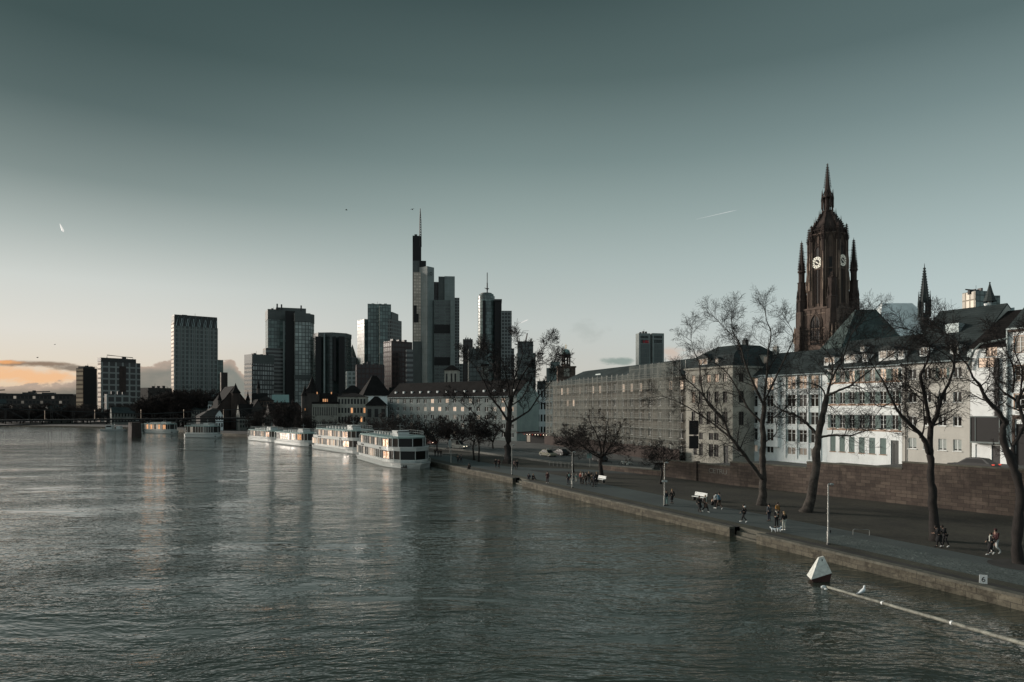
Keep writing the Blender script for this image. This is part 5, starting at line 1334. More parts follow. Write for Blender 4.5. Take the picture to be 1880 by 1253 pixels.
# ------------------------------------------------------------------ old buildings between the towers and the river
def block(name, label, cat, pxA, pxB, y_eave, y_ridge, Y, delta, wall, roof, rows=0, cols=0, depth=12, kind='gable', z0=.3, glass='glass_dark', lit=0, frame=None, wy=None, ridge='x'):
    """block seen between two pixel columns; delta turns it"""
    az_ = math.atan(((pxA+pxB)/2-CX)/F); rot = -az_+radians(delta)
    A = Vector(((pxA-CX)/F*Y, Y)); d = (cos(rot), sin(rot))
    b = Bld(name, label, cat, (A.x, A.y), d, z0)
    W = abs(b.st(pxB)); zE = b.zt((pxA+pxB)/2, y_eave); zR = b.zt((pxA+pxB)/2, y_ridge, depth/2)
    wall_ = MB(); wall_.box(0, W, 0, depth, -1, zE); 
    if kind == 'gable':
        if ridge == 'x':
            wall_.loft([[(0.0, 0, zE-.02), (0, depth, zE-.02), (0, depth/2, zR-.3)], [(W, 0, zE-.02), (W, depth, zE-.02), (W, depth/2, zR-.3)]])
            b.gable_roof(0, W, depth, zE+.05, zR, M[roof], fascia=False)
        else:
            wall_.loft([[(0.0, 0, zE-.02), (W, 0, zE-.02), (W/2, 0, zR-.3)], [(0, depth, zE-.02), (W, depth, zE-.02), (W/2, depth, zR-.3)]])
            a = MB(); k = (zR-zE)/(W/2)
            a.loft([[(-.4, y, zE-.4*k), (W/2, y, zR), (W+.4, y, zE-.4*k), (W+.4, y, zE-.4*k-.25), (W/2, y, zR-.27), (-.4, y, zE-.4*k-.25)] for y in (-.3, depth+.3)])
            a.build('roof', M[roof], b.r)
    elif kind == 'hip':
        q = min(W, depth)*.42; b.hip_roof([(-.5, W+.5, -.5, depth+.5, zE+.02), (q, W-q, depth/2-.1, depth/2+.1, zR)], M[roof])
    elif kind == 'flat':
        a = MB(); a.box(-.3, W+.3, -.3, depth+.3, zE+.003, zE+.8); a.build('roof', M[roof], b.r)
    wall_.build('wall', M[wall], b.r)
    rr = random.Random(int(pxA*7+Y))
    if rows:
        fh = (zE-.8)/rows
        for k in range(rows):
            for j in range(cols):
                xm = (j+.5)*W/cols; ww = min(1.3, W/cols*.55)
                g = 'glass_warm2' if rr.random() < lit else glass
                o = link('window', wmesh('pane', ww, fh*.58, M[g]), b.r, (xm, -.05, .8+k*fh+fh*.2))
                if frame: link('frame', wmesh('surround', ww, fh*.58, M[frame]), o)
    b.W, b.D, b.zE, b.zR = W, depth, zE, zR
    return b
def cone_tower(b, x, y, r, z0, z1, z2, wall, roof, n=8, name='turret'):
    a = MB(); a.ngon(x, y, [(r, z0), (r, z1)], n); o = a.build(name, M[wall], b.r)
    a = MB(); a.ngon(x, y, [(r*1.2, z1), (r*.5, z1+(z2-z1)*.45), (.03, z2)], n); a.ell((x, y, z2-.1), (.15, .15, .15), 6, 4); a.build('spire', M[roof], o); return o
block('townhouse', 'pale low house row among dark trees at the far left bank', 'house', 88, 135, 752, 745, 480, 10, 'render_grey', 'slate', 2, 10)
block('townhouse', 'small grey house glimpsed at the left frame edge behind conifers', 'house', -20, 12, 741, 733, 500, 0, 'render_grey', 'slate', 3, 8)
block('townhouse', 'pale facade with dark roof in front of the broad gridded block', 'house', 205, 250, 758, 748, 430, 5, 'render_grey', 'slate', 2, 8)
block('townhouse', 'flat roofed grey building beside the foot of the tall finned tower', 'building', 365, 412, 728, 722, 420, 0, 'render_grey', 'zinc_dark', 3, 9, kind='flat')
block('townhouse', 'pale narrow house left of the gabled gothic church', 'house', 382, 404, 742, 737, 350, 0, 'render_cool', 'slate', 3, 4)
# gothic church
b = block('church', 'dark gothic church with a steep gable and small corner turret near the moored ships', 'church', 398, 462, 750, 710, 335, 12, 'sandstone_dark', 'slate_brown', 2, 4, depth=22, ridge='y', lit=0)
W = b.W; cone_tower(b, W*.52, -1.2, 2.2, 0, b.zt(432, 722), b.zt(434, 704), 'sandstone_dark', 'slate_brown')
for fx in (.1, .92): cone_tower(b, W*fx, 2, 1.0, 0, b.zE+4, b.zE+9, 'render_dark', 'slate_brown')
a = MB(); a.box(-8, .2, -3, 8, -1, b.zE-4); a.loft([[(-8.4, -3.4, b.zE-4), (.2, -3.4, b.zE-4), (.2, 8, b.zE-4), (-8.4, 8, b.zE-4)], [(-2, 0, b.zE), (.2, 0, b.zE), (.2, 6, b.zE), (-2, 6, b.zE)]]); a.build('choir', M['render_dark'], b.r)
for k in range(5): a = MB(); a.box(-7.2+k*1.5, -6.5+k*1.5, -3.08, -3.003, 2, b.zE-6); a.build('window', M['glass_dark'], b.r)
b = block('church', 'dark chapel with a needle thin ridge spire behind the gabled church', 'church', 462, 492, 735, 722, 360, 0, 'render_dark', 'slate_brown', 0, 0, depth=14)
cone_tower(b, b.W*.42, 7, .9, b.zE, b.zR+2.5, b.zt(475, 696, 7), 'render_dark', 'slate_brown')
block('townhouse', 'dark townhouse with slanted roof beside the church, pale windows in two rows', 'house', 440, 478, 762, 742, 318, 8, 'render_grey', 'slate_brown', 3, 8, lit=.0)
block('townhouse', 'tall dark brick house with a flat hipped roof, left of the pale green roof', 'house', 474, 500, 736, 728, 330, -4, 'sandstone', 'slate_brown', 5, 5, kind='hip')
b = block('hall', 'hall with a pale green copper roof glowing between dark roofs', 'hall', 499, 531, 738, 725, 345, 0, 'render_dark', 'teal_copper', 0, 0, depth=16)
block('townhouse', 'dark house with a long slanted roof below the pale green roof', 'house', 497, 548, 768, 742, 308, 14, 'render_dark', 'slate_brown', 3, 9)
block('townhouse', 'steep roofed dark house directly right of the gabled church', 'house', 462, 486, 752, 734, 322, 10, 'render_dark', 'slate_brown', 3, 4, ridge='y')
block('townhouse', 'small pale gabled house beneath the green copper roof', 'house', 486, 508, 768, 757, 300, 6, 'render_grey', 'slate_brown', 3, 5, ridge='y')
block('townhouse', 'dark brick house with stepped dormers left of the turreted hall', 'house', 530, 558, 752, 738, 318, 0, 'sandstone_dark', 'slate_brown', 4, 5, ridge='y', lit=.06)
block('townhouse', 'low broad roofed shed like house behind the third ship', 'house', 505, 545, 780, 768, 285, 6, 'render_dark', 'slate_brown', 1, 7)
block('townhouse', 'row of small grey houses behind the grove, left of the church', 'house', 352, 394, 752, 744, 372, 0, 'render_grey', 'slate', 3, 9)
block('townhouse', 'narrow pale house squeezed between the grove and the church choir', 'house', 396, 410, 762, 752, 320, 0, 'render_cool', 'slate', 2, 3, ridge='y')
block('townhouse', 'dark hipped house behind the stone corner building', 'house', 628, 668, 722, 708, 310, 0, 'render_dark', 'slate_brown', 1, 5, kind='hip')
# museum row with pointed turrets
b = block('old_town_hall', 'dark turreted hall with two pointed slate spires and glowing attic windows', 'hall', 556, 620, 745, 722, 292, -6, 'render_dark', 'slate_brown', 0, 0, depth=14)
cone_tower(b, b.W*.06, 0, 1.5, 0, b.zt(560, 727), b.zt(559.5, 707), 'render_dark', 'slate_brown')
cone_tower(b, b.W*.26, 1, 3.0, 0, b.zt(573, 722), b.zt(573, 690), 'render_dark', 'slate_brown')
for px in (594, 597.5, 601): a = MB(); xx = b.st(px, -.1); zz = b.zt(px, 738, -.1); a.box(xx-.25, xx+.25, -.7, -.4, zz, zz+1.2); a.build('window', M['glass_warm2'], b.r)
for px, py in ((561, 754), (609, 724), (583, 724)): a = MB(); xx = b.st(px, -.3); zz = b.zt(px, py, -.3); a.box(xx-.2, xx+.2, -1.8, -1.5, zz, zz+.9); a.build('window', M['glass_warm2'], b.r)
b = block('arcaded_building', 'stone building with tall narrow pilastered windows in two storeys', 'building', 574, 620, 742, 738, 262, -4, 'render_cream', 'slate_brown', 2, 14, kind='flat', depth=10)
for j in range(15): a = MB(); xx = j*b.W/14; a.box(xx-.14, xx+.14, -.3, -.003, .5, b.zE); a.build('pilaster', M['render_cream'], b.r)
b = block('arcaded_building', 'grey stone corner building with even window rows, three panes lit', 'building', 620, 672, 729, 722, 265, -5, 'render_cream', 'slate_brown', 4, 9, kind='hip', depth=14, lit=.08)
b = block('gabled_hall', 'grey hall with an enormous dark steep roof and a blank pale gable', 'hall', 668, 718, 727, 690, 292, 8, 'render_cool', 'slate_brown', 0, 0, depth=20, kind='hip')
b = block('river_tower', 'squat pale tower under a dark pointed roof by the quay trees', 'tower', 672, 710, 745, 728, 246, 0, 'render_grey', 'slate_brown', 2, 3, kind='hip', depth=8)
block('townhouse', 'dark slate house with dormers below the striped tower', 'house', 716, 760, 726, 712, 300, 5, 'render_dark', 'slate_brown', 2, 6)
b = block('ornate_tower', 'white stone tower room with dark hipped cap above the long roof', 'tower', 816, 839, 680, 671, 300, -14, 'render_cream', 'slate_brown', 0, 0, kind='hip', depth=5.2)
for px in (820, 829, 836): a = MB(); xx = b.st(px); a.box(xx-.35, xx+.35, -.08, -.003, b.zE-6, b.zE-1.5); a.build('window', M['glass_dark'], b.r)
b = block('ornate_tower', 'small windowed tower room behind the branches of the big bare tree', 'tower', 884, 897, 672, 669, 330, 0, 'render_grey', 'slate_brown', 1, 4, kind='flat', depth=4)
b = block('townhouse', 'low pale house end between the teal gable and the scaffolding', 'house', 986, 1014, 712, 700, 235, 0, 'render_cool', 'slate', 4, 5)
# domed church
r = thing('domed_church', 'round red sandstone church tower with open lantern, green dome and gilt cross', 'church', (P(1039, 748, 330).x, 330, 0))
ZP = lambda py, Y=330: CZ+(HY-py)/F*Y
a = MB(); hw = 16/F*330; a.box(-hw, hw, -hw, hw, 0, ZP(676)); a.box(-hw-.4, hw+.4, -hw-.4, hw+.4, ZP(676), ZP(673.5)); a.build('tower', M['sandstone'], r)
a = MB(); a.box(-1.3, 1.3, -hw-.12, -hw-.003, ZP(692), ZP(678)); a.build('window', M['render_cream'], r)
a = MB(); hw2 = 8.3/F*330
for k in range(8):
    an = k*pi/4+pi/8; a.box(cos(an)*hw2*.9-.3, cos(an)*hw2*.9+.3, sin(an)*hw2*.9-.3, sin(an)*hw2*.9+.3, ZP(673.5), ZP(655))
a.ngon(0, 0, [(hw2, ZP(673.5)), (hw2, ZP(669))], 16); a.ngon(0, 0, [(hw2*1.05, ZP(657)), (hw2*1.1, ZP(652)), (hw2, ZP(651.5))], 16); a.build('lantern', M['sandstone'], r)
a = MB(); zd0, zd1 = ZP(651.5), ZP(641); a.ngon(0, 0, [(hw2*cos(f*pi/2/6), zd0+(zd1-zd0)*sin(f*pi/2/6)) for f in range(6)]+[(.1, zd1)], 16); a.smooth = True; a.build('dome', M['teal_copper'], r)
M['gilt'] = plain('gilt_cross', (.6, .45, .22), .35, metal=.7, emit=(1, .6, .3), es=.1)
a = MB(); a.tube([(0, 0, zd1), (0, 0, ZP(632))], .12, 5); a.box(-.7, .7, -.08, .08, ZP(636), ZP(635)); a.ell((0, 0, ZP(639)), (.35, .35, .35), 8, 6); a.build('cross', M['gilt'], r)

# ------------------------------------------------------------------ iron footbridge
BA, BB = Vector((-108, 306)), Vector((-420, 39)); d = (BB-BA).normalized()
br = thing('footbridge', 'dark iron truss footbridge crossing the river at the far left on a stone pier', 'bridge', (BA.x, BA.y, 0), atan2(d.y, d.x))
L = (BB-BA).length
a = MB(); a.box(0, L, -2.2, 2.2, 5.9, 6.5); a.build('deck', M['black'], br)
a = MB()
nb = 60
for sd_ in (-2.2, 2.2):
    top = lambda x: 8.2+2.6*abs(((x/ (L/4)) % 1)-.5)*2
    for k in range(nb):
        x0, x1 = k*L/nb, (k+1)*L/nb
        a.tube([(x0, sd_, 5.8), (x0, sd_, top(x0))], .07, 4); a.tube([(x0, sd_, top(x0)), (x1, sd_, top(x1))], .13, 4)
        a.tube([(x0, sd_, 5.9), (x1, sd_, top(x1))] if k % 2 else [(x0, sd_, top(x0)), (x1, sd_, 5.9)], .05, 3)
        a.tube([(x0, sd_, 5.4-abs(((x0/(L/4)) % 1)-.5)*2), (x1, sd_, 5.4-abs(((x1/(L/4)) % 1)-.5)*2)], .15, 4)
a.build('truss', M['dark_metal'], br)
for fr in ((Vector((-149.5, 270.5))-BA).length/L, .55, .9):
    a = MB(); x = fr*L; a.loft([[(x-1.9, -3.4, -3), (x+1.9, -3.4, -3), (x+1.9, 3.4, -3), (x-1.9, 3.4, -3)], [(x-1.6, -3, 5), (x+1.6, -3, 5), (x+1.6, 3, 5), (x-1.6, 3, 5)]]); a.build('pier', M['sandstone_dark'], br)
for k in range(9):
    a = MB(); x = 20+k*16; a.tube([(x, -2, 6.5), (x, -2, 9.6)], .05, 4); a.ell((x, -2, 9.8), (.16, .16, .2), 7, 5); a.build('lamp', M['lamp_soft'], br)

# ------------------------------------------------------------------ excursion ships
def hull_ring(L, B, z0, z1, fl0, fl1, bowf=.34, n=14, stern=.06):
    """two outlines (lower / upper) of a ship plan, bow at +x"""
    def out(flare):
        pts = []
        for k in range(n+1):
            f = k/n; x = L*f
            if f < stern: w_ = .82+.18*f/stern
            elif f < 1-bowf: w_ = 1
            else: g = (f-(1-bowf))/bowf; w_ = sqrt(max(0, 1-g**2.2))
            pts.append((x+(flare if f > .9 else 0)*(f-.9)*10, w_*(B/2)+0))
        return pts
    a, b = out(0), out(fl1)
    r = lambda P_, z, k=1.: [(x, -w_*k, z) for x, w_ in P_]+[(x, w_*k, z) for x, w_ in reversed(P_[:-1])]
    return r(a, z0, fl0), r(b, z1)
def ship(label, stern_port, head, L, B, decks, seed, lit=.3, top='boat_green', warm='glass_warm', text=None, scale_h=1.0):
    h = Vector(head).normalized(); pr = Vector((h.y, -h.x))  # towards the river
    base = Vector(stern_port)-pr*B/2
    r = thing('excursion_ship', label, 'ship', (base.x, base.y, WZ), atan2(h.y, h.x))
    rr = random.Random(seed); fh = .95*scale_h
    lo, hi = hull_ring(L, B, -.4, fh, .90, 1.2)
    a = MB(); a.smooth = False; a.loft([lo, hi]); a.build('hull', M['boat_white'], r)
    lo2, hi2 = hull_ring(L, B*1.015, -.35, .12, .91, .1); a = MB(); a.loft([lo2, hi2]); a.build('boot_stripe', M['boat_grey'], r)
    lo3, _ = hull_ring(L*1.0, B*1.02, fh-.02, fh, 1, 1.2); a = MB(); a.loft([[(x, y, fh-.04) for x, y, z in _], [(x, y, fh+.12) for x, y, z in _]]); a.build('rubbing_strake', M['boat_grey'], r)
    z = fh+.1; x0, x1 = L*.05, L*.93
    for dk in range(decks):
        hgt = 2.25*scale_h; Wd = B*(.94 if dk == 0 else .90); xa, xb = x0+dk*L*.05, x1-dk*L*.05
        # cabin core: dark glass, curved at the bow
        lo, hi = hull_ring(xb-xa, Wd, z, z+hgt, 1, 0, bowf=.26, n=22)
        a = MB(); a.loft([[(x+xa, y, z_) for x, y, z_ in lo], [(x+xa, y, z_) for x, y, z_ in hi]]); cab = a.build('cabin', M['glass_dark'], r)
        # sill and header bands
        lo, hi = hull_ring(xb-xa+.1, Wd+.12, z, z+.55, 1, 0, bowf=.26, n=22)
        a = MB(); a.loft([[(x+xa-.05, y, z_) for x, y, z_ in lo], [(x+xa-.05, y, z_) for x, y, z_ in hi]]); a.build('sill_band', M['boat_white'], cab)
        # mullions and lit panes on both sides
        n = int((xb-xa)*.74/1.5)
        for k in range(n+1):
            xm = xa+.3+k*1.5
            for sd_ in (-1, 1):
                a = MB(); a.box(xm-.10, xm+.10, sd_*Wd/2-.07, sd_*Wd/2+.07, z+.5, z+hgt); a.build('mullion', M['boat_white'], cab)
                if k < n and rr.random() < lit: a = MB(); a.box(xm+.12, xm+1.36, sd_*Wd/2-.03, sd_*Wd/2+.03, z+.56, z+hgt-.15); a.build('window', M[rr.choice([warm, 'glass_warm', 'glass_pale'])], cab)
        ring = [(x+xa, y) for x, y, _z in lo[:23]]
        for k in range(15, 23):
            x, y = ring[k]; 
            for sd_ in ((-1, 1) if k < 22 else (1,)):
                yy = y*sd_ if y < 0 else -y*sd_
                a = MB(); a.box(x-.06, x+.06, yy-.06, yy+.06, z+.5, z+hgt); a.build('mullion', M['boat_white'], cab)
        if lit > .2:
            xk, yk = ring[17]; xk2, yk2 = ring[19]
            a = MB(); a.poly([(xk+.04, yk-.05, z+.6), (xk2+.04, yk2-.05, z+.6), (xk2+.04, yk2-.05, z+hgt-.2), (xk+.04, yk-.05, z+hgt-.2)]); a.build('window', M['glass_warm2'], cab)
        z += hgt
        # deck slab with bulwark
        last = dk == decks-1
        lo, hi = hull_ring(xb-xa+(1.2 if not last else .8), Wd+(.5 if not last else .35), z, z+(.75 if not last else .28), .985, .2, bowf=.28, n=20)
        a = MB(); a.loft([[(x+xa-.6, y, z_) for x, y, z_ in lo], [(x+xa-.6, y, z_) for x, y, z_ in hi]]); a.build('deck' if not last else 'roof', M['boat_white'] if not last else M[top], r)
        if text and not last:
            lettering(text, .42*scale_h, M['black'], r, (xb-3.2, -(Wd+.5)/2*.93-.02, z+.22), (pi/2, 0, radians(12)), ext=.01) if False else None
            lettering(text, .45, M['black'], r, (xa+(xb-xa)*.22, -(Wd+.5)/2-.03, z+.2), (pi/2, 0, 0), ext=.01)
            lettering('PRIMUS', .4, M['black'], r, (xa+(xb-xa)*.72, -(Wd+.5)/2-.05, z+.2), (pi/2, 0, 0), ext=.01)
        z += (.12 if not last else .28)
    # railing on top, wheelhouse, mast, bits
    rail = MB(); lo, _ = hull_ring(L*.82, B*.84, z, z, 1, 0, bowf=.3, n=18); lo = [(x+L*.07, y, z_) for x, y, z_ in lo]
    for hh in (.5, 1.0): rail.tube([(x, y, z+hh) for x, y, _z in lo]+[(lo[0][0], lo[0][1], z+hh)], .03, 4)
    for x, y, _z in lo: rail.tube([(x, y, z), (x, y, z+1.0)], .03, 4)
    rail.build('railing', M['boat_grey'], r)
    wx = L*.66; a = MB(); a.loft([[(wx-1.6, -1.5, z), (wx+1.6, -1.2, z), (wx+1.6, 1.2, z), (wx-1.6, 1.5, z)], [(wx-1.6, -1.5, z+1.1), (wx+1.4, -1.2, z+1.1), (wx+1.4, 1.2, z+1.1), (wx-1.6, 1.5, z+1.1)]]); wh = a.build('wheelhouse', M['boat_white'], r)
    a = MB(); a.box(wx-1.5, wx+1.45, -1.25, 1.25, z+.55, z+1.0); a.build('window', M['glass_dark'], wh)
    a = MB(); a.tube([(wx-1, 0, z+1), (wx-1, 0, z+2.6)], .05, 4); a.tube([(wx-1, -.7, z+2.1), (wx-1, .7, z+2.1)], .03, 4); a.build('mast', M['boat_grey'], r)
    a = MB()
    for k in range(7): x = L*.16+k*L*.065; a.box(x, x+.9, -1.3, -.2, z, z+.5); a.box(x, x+.9, .4, 1.5, z, z+.5)
    a.build('deck_chest', M['boat_grey'], r)
    lo, hi = hull_ring(L*1.0, B*1.0, fh, fh, 1, 1.2)
    f = MB(); pts = [(x+(1.2*(x/L-.9)*10 if x/L > .9 else 0), y, fh+.75) for x, y, _z in lo[8:21]]
    f.tube(pts, .035, 4)
    for p in pts: f.tube([(p[0], p[1], fh), p], .03, 3)
    f.build('bow_railing', M['boat_white'], r)
    a = MB(); a.box(L*.945, L*.965, -B*.24, -B*.22, fh*.35, fh*.8); a.tube([(L*.955, -B*.27, fh*.75), (L*.95, -B*.26, fh*.2)], .1, 4); a.tube([(L*.94, -B*.31, fh*.3), (L*.97, -B*.22, fh*.25)], .09, 4); a.build('anchor', M['black'], r)
    return r
ship('large white two deck excursion ship moored nearest, its rounded bow towards the viewer', (-36.7, 158.4), (.44, -.9), 33.5, 9.4, 2, 3, lit=.32, text='PRIMUS LINE')
ship('second white two deck excursion ship, directly astern of the nearest one', (-58.8, 198), (.57, -.82), 36, 8.6, 2, 8, lit=.5, text='PRIMUS LINE')
ship('third low white excursion ship with one glazed deck and a teal roof', (-78.5, 223.5), (.65, -.76), 27, 6.6, 1, 5, lit=.45, scale_h=1.15)
ship('fourth small white ship with teal wheelhouse, last of the close row', (-97, 249), (.63, -.78), 28, 6.4, 1, 6, lit=.4, scale_h=1.1)
ship('pale grey boxy ship with dark bow windows moored alone before the gabled church', (-131, 271.5), (.9, -.44), 17.5, 6, 1, 9, lit=.12, scale_h=1.3)
ship('farthest white ship, its panes given an orange glow for the low sun', (-171, 316), (.86, -.51), 21, 6, 1, 12, lit=.9, scale_h=1.25, warm='glass_warm2')  # low sun on this ship is painted as emissive orange panes
def barge(label, px0, px1, py, lab='workboat'):
    A = G(px0, py, WZ); B_ = G(px1, py, WZ); d = (B_-A); L = d.length
    r = thing('workboat', label, 'boat', (A.x, A.y, WZ), atan2(d.y, d.x))
    a = MB(); a.loft([[(0, -1.6, -.3), (L-.8, -1.6, -.3), (L-.3, 0, -.3), (L-.8, 1.6, -.3), (0, 1.6, -.3)], [(-.4, -1.8, .9), (L-.4, -1.8, .9), (L+.7, 0, 1.1), (L-.4, 1.8, .9), (-.4, 1.8, .9)]]); a.build('hull', M['boat_grey'], r)
    a = MB(); a.box(L*.2, L*.45, -1.2, 1.2, .9, 2.9); a.build('cabin', M['boat_white'], r); a = MB(); a.box(L*.22, L*.43, -1.23, -1.203, 1.9, 2.6); a.build('window', M['glass_dark'], r)
    a = MB(); a.box(L*.62, L*.8, -1, 1, .9, 2.5); a.tube([(L*.5, 0, .9), (L*.5, 0, 4.6)], .07, 4); a.build('gear', M['boat_white'], r)
barge('low grey workboat with small white cabin, left of the bridge pier', 188, 232, 791.5)
pn = thing('landing_stage', 'small blue grey landing pontoon beside the farthest ship', 'pontoon', (G(257, 795, WZ).x, G(257, 795, WZ).y, WZ))
a = MB(); a.box(-3, 2.2, -1.5, 2, -.2, .5); a.build('float', M['boat_grey'], pn); a = MB(); a.box(-2, 1.6, -1, 1.5, .5, 4.2); a.build('shelter', M['zinc_dark'], pn)

# ------------------------------------------------------------------ bare winter trees
def rvec(rr): 
    return Vector((rr.gauss(0, 1), rr.gauss(0, 1), rr.gauss(0, 1))).normalized()
def branch(mb, rr, p, d, L, r, lvl, cfg):
    seg = cfg['seg'][lvl]; pts = [p.copy()]; rad = [r]; up = cfg['up'][lvl]; wob = cfg['wob'][lvl]
    q = p.copy(); d = d.normalized()
    for k in range(seg):
        d = (d+rvec(rr)*wob+Vector((0, 0, up))).normalized(); q = q+d*L/seg; pts.append(q.copy()); rad.append(max(cfg['rmin'], r*(1-.85*(k+1)/seg)))
    mb.tube(pts, rad, 3 if lvl > 0 else 4, cap=False)
    if lvl < cfg['levels']:
        n = cfg['n'][lvl]
        for j in range(n):
            f = .18+.82*(j+rr.random())/n; i = min(seg-1, int(f*seg)); g = f*seg-i; c = pts[i].lerp(pts[i+1], g)
            ax = (pts[i+1]-pts[i]).normalized(); s = rvec(rr); s = (s-ax*s.dot(ax)).normalized()
            dd = ax*cfg['fwd']+s*.9
            branch(mb, rr, c, dd, L*cfg['k'][lvl]*(1.15-.5*f)*(.7+.6*rr.random()), max(cfg['rmin'], rad[i]*.55), lvl+1, cfg)
CFG = dict(levels=2, seg=[6, 4, 3], up=[.06, .05, .03], wob=[.17, .20, .22], n=[8, 8, 0], k=[.52, .62, .5], fwd=.75, rmin=.010)
def near_tree(label, base, trunk, limbs, Y, seed, r0, bark='bark', cfg=CFG, spawn=.8, L0=2.9, group=None, name='bare_tree', crownmat='twig', drift=1.0):
    """trunk and limbs follow measured outlines; each limb also leans towards or away from the viewer"""
    rr = random.Random(seed); Bp = G(*base)
    r = thing(name, label, 'tree', (Bp.x, Bp.y, 0), 0, group)
    def to3(pts, off0, off1):
        o = []
        for k, (x, y) in enumerate(pts):
            f = k/max(1, len(pts)-1); Yk = Y+off0+(off1-off0)*f; o.append(P(x, y, Yk)-Bp)
        return o
    def refine(pts, rad):
        # catmull-rom resample
        out, ro_ = [], []
        for k in range(len(pts)-1):
            p0 = pts[max(k-1, 0)]; p1 = pts[k]; p2 = pts[k+1]; p3 = pts[min(k+2, len(pts)-1)]
            for j in range(4):
                t_ = j/4; out.append(.5*((2*p1)+(p2-p0)*t_+(2*p0-5*p1+4*p2-p3)*t_*t_+(3*p1-p0-3*p2+p3)*t_**3)+rvec(rr)*rad[k]*.2); ro_.append((rad[k]*(1-t_)+rad[k+1]*t_)*(1+.15*rr.uniform(-1, 1)))
        out.append(pts[-1]); ro_.append(rad[-1]); return out, ro_
    tm = MB(); tp = to3(trunk, 0, 0); tp[0] = Vector((tp[0].x, 0, -.2))
    n = len(tp); rad = [r0*(1-.42*k/(n-1)) for k in range(n)]
    pp, ra = refine(tp, rad); ra[0] = r0*1.75; ra[1] = r0*1.3; ra[2] = r0*1.1
    tm.tube(pp, ra, 10); 
    cm = MB()
    for pts, ra0, ra1, dep in limbs:
        ra0, ra1 = ra0*.84, ra1*.8
        q0 = 0
        l3 = to3(pts, dep*.08 if len(pts[0]) else 0, dep*drift); rad = [ra0+(ra1-ra0)*k/(len(l3)-1) for k in range(len(l3))]
        l3, rad = refine(l3, rad); tm.tube(l3, rad, 7)
        tot = sum((l3[k+1]-l3[k]).length for k in range(len(l3)-1)); acc = 0; nxt = tot*.22
        for k in range(len(l3)-1):
            sg = (l3[k+1]-l3[k]); 
            while nxt < acc+sg.length:
                c = l3[k]+sg*((nxt-acc)/sg.length); ax = sg.normalized(); s = rvec(rr); s = (s-ax*s.dot(ax)).normalized(); f = nxt/tot
                branch(cm, rr, c, ax*.55+s+Vector((0, 0, .25)), L0*(1.1-.35*f)*(.6+.7*rr.random()), max(.03, rad[k]*.42), 0, cfg)
                nxt += spawn*(.6+.8*rr.random())
            acc += sg.length
        for j in range(3): branch(cm, rr, l3[-1], (l3[-1]-l3[-3]).normalized()+rvec(rr)*.4, L0*.9, ra1, 0, cfg)
    tm.smooth = True; tm.build('trunk', M[bark], r); cm.build('crown', M[crownmat], r)
    return r
z1 = lambda L: [Z1(x, y) for x, y in L]; z2 = lambda L: [Z2(x, y) for x, y in L]; z5 = lambda L: [Z5(x, y) for x, y in L]
near_tree('tall bare tree on the lawn with one heavy limb leaning far left from its foot', (1398, 928), [(1399, 928)]+z1([(705, 1250), (705, 1080), (708, 960), (706, 860), (716, 700)]), [
    (z1([(700, 1250), (650, 1180), (560, 1060), (470, 940), (420, 820), (350, 740), (250, 620), (160, 540)]), .30, .05, -3),
    (z1([(480, 960), (380, 880), (240, 780), (100, 700), (0, 660)]), .14, .03, 3),
    (z1([(420, 830), (300, 690), (260, 560), (250, 420), (210, 330), (190, 250)]), .14, .03, -2),
    (z1([(700, 850), (600, 740), (520, 600), (440, 480), (330, 400)]), .17, .04, 3),
    (z1([(712, 720), (640, 570), (580, 420), (540, 280), (490, 200), (480, 120)]), .17, .03, -3),
    (z1([(716, 700), (735, 500), (745, 340), (765, 200), (735, 120), (722, 50)]), .17, .03, 2),
    (z1([(716, 700), (790, 540), (880, 350), (925, 240), (912, 170)]), .15, .03, -3),
    (z1([(735, 850), (850, 760), (930, 690), (1000, 635)]), .09, .03, 2.5),
    (z1([(560, 420), (520, 260), (430, 170), (380, 110)]), .07, .03, 2),
    (z1([(725, 985), (800, 930), (805, 880)]), .09, .04, -1),
    (z1([(500, 990), (430, 1000), (370, 1030)]), .06, .03, -1)], 76.6, 5, .40, 'bark_plane', spawn=.68, L0=2.8)
near_tree('bare lawn tree with arching limbs crossing the white house', (1488, 940), [(1486, 942)]+z1([(1080, 1250), (1095, 1050), (1105, 950), (1135, 800), (1165, 660)]), [
    (z1([(1100, 940), (1020, 850), (950, 800), (860, 765), (800, 730)]), .2, .05, 2.5),
    (z1([(1110, 955), (1180, 940), (1260, 937), (1340, 940)])+z2([(150, 950), (250, 930)]), .17, .04, -2),
    (z1([(1160, 680), (1130, 600), (1040, 562), (940, 566), (850, 580)]), .12, .04, 2),
    (z1([(1165, 660), (1200, 520), (1205, 400), (1160, 330)]), .17, .05, 1),
    (z1([(1175, 650), (1240, 620), (1320, 590)])+z2([(80, 650), (160, 590), (300, 480), (400, 420)]), .17, .04, -3),
    (z1([(1200, 540), (1250, 440)])+z2([(20, 500), (80, 330), (150, 250), (190, 200)]), .15, .03, 2.5),
    (z1([(1165, 720), (1210, 740), (1270, 800)]), .06, .03, 1),
    (z2([(0, 690), (90, 655), (180, 690), (260, 780), (340, 800)]), .07, .03, -2),
    (z2([(60, 620), (20, 520), (30, 420), (100, 300)]), .06, .03, 2)], 71, 17, .43, 'bark_plane', spawn=.62)
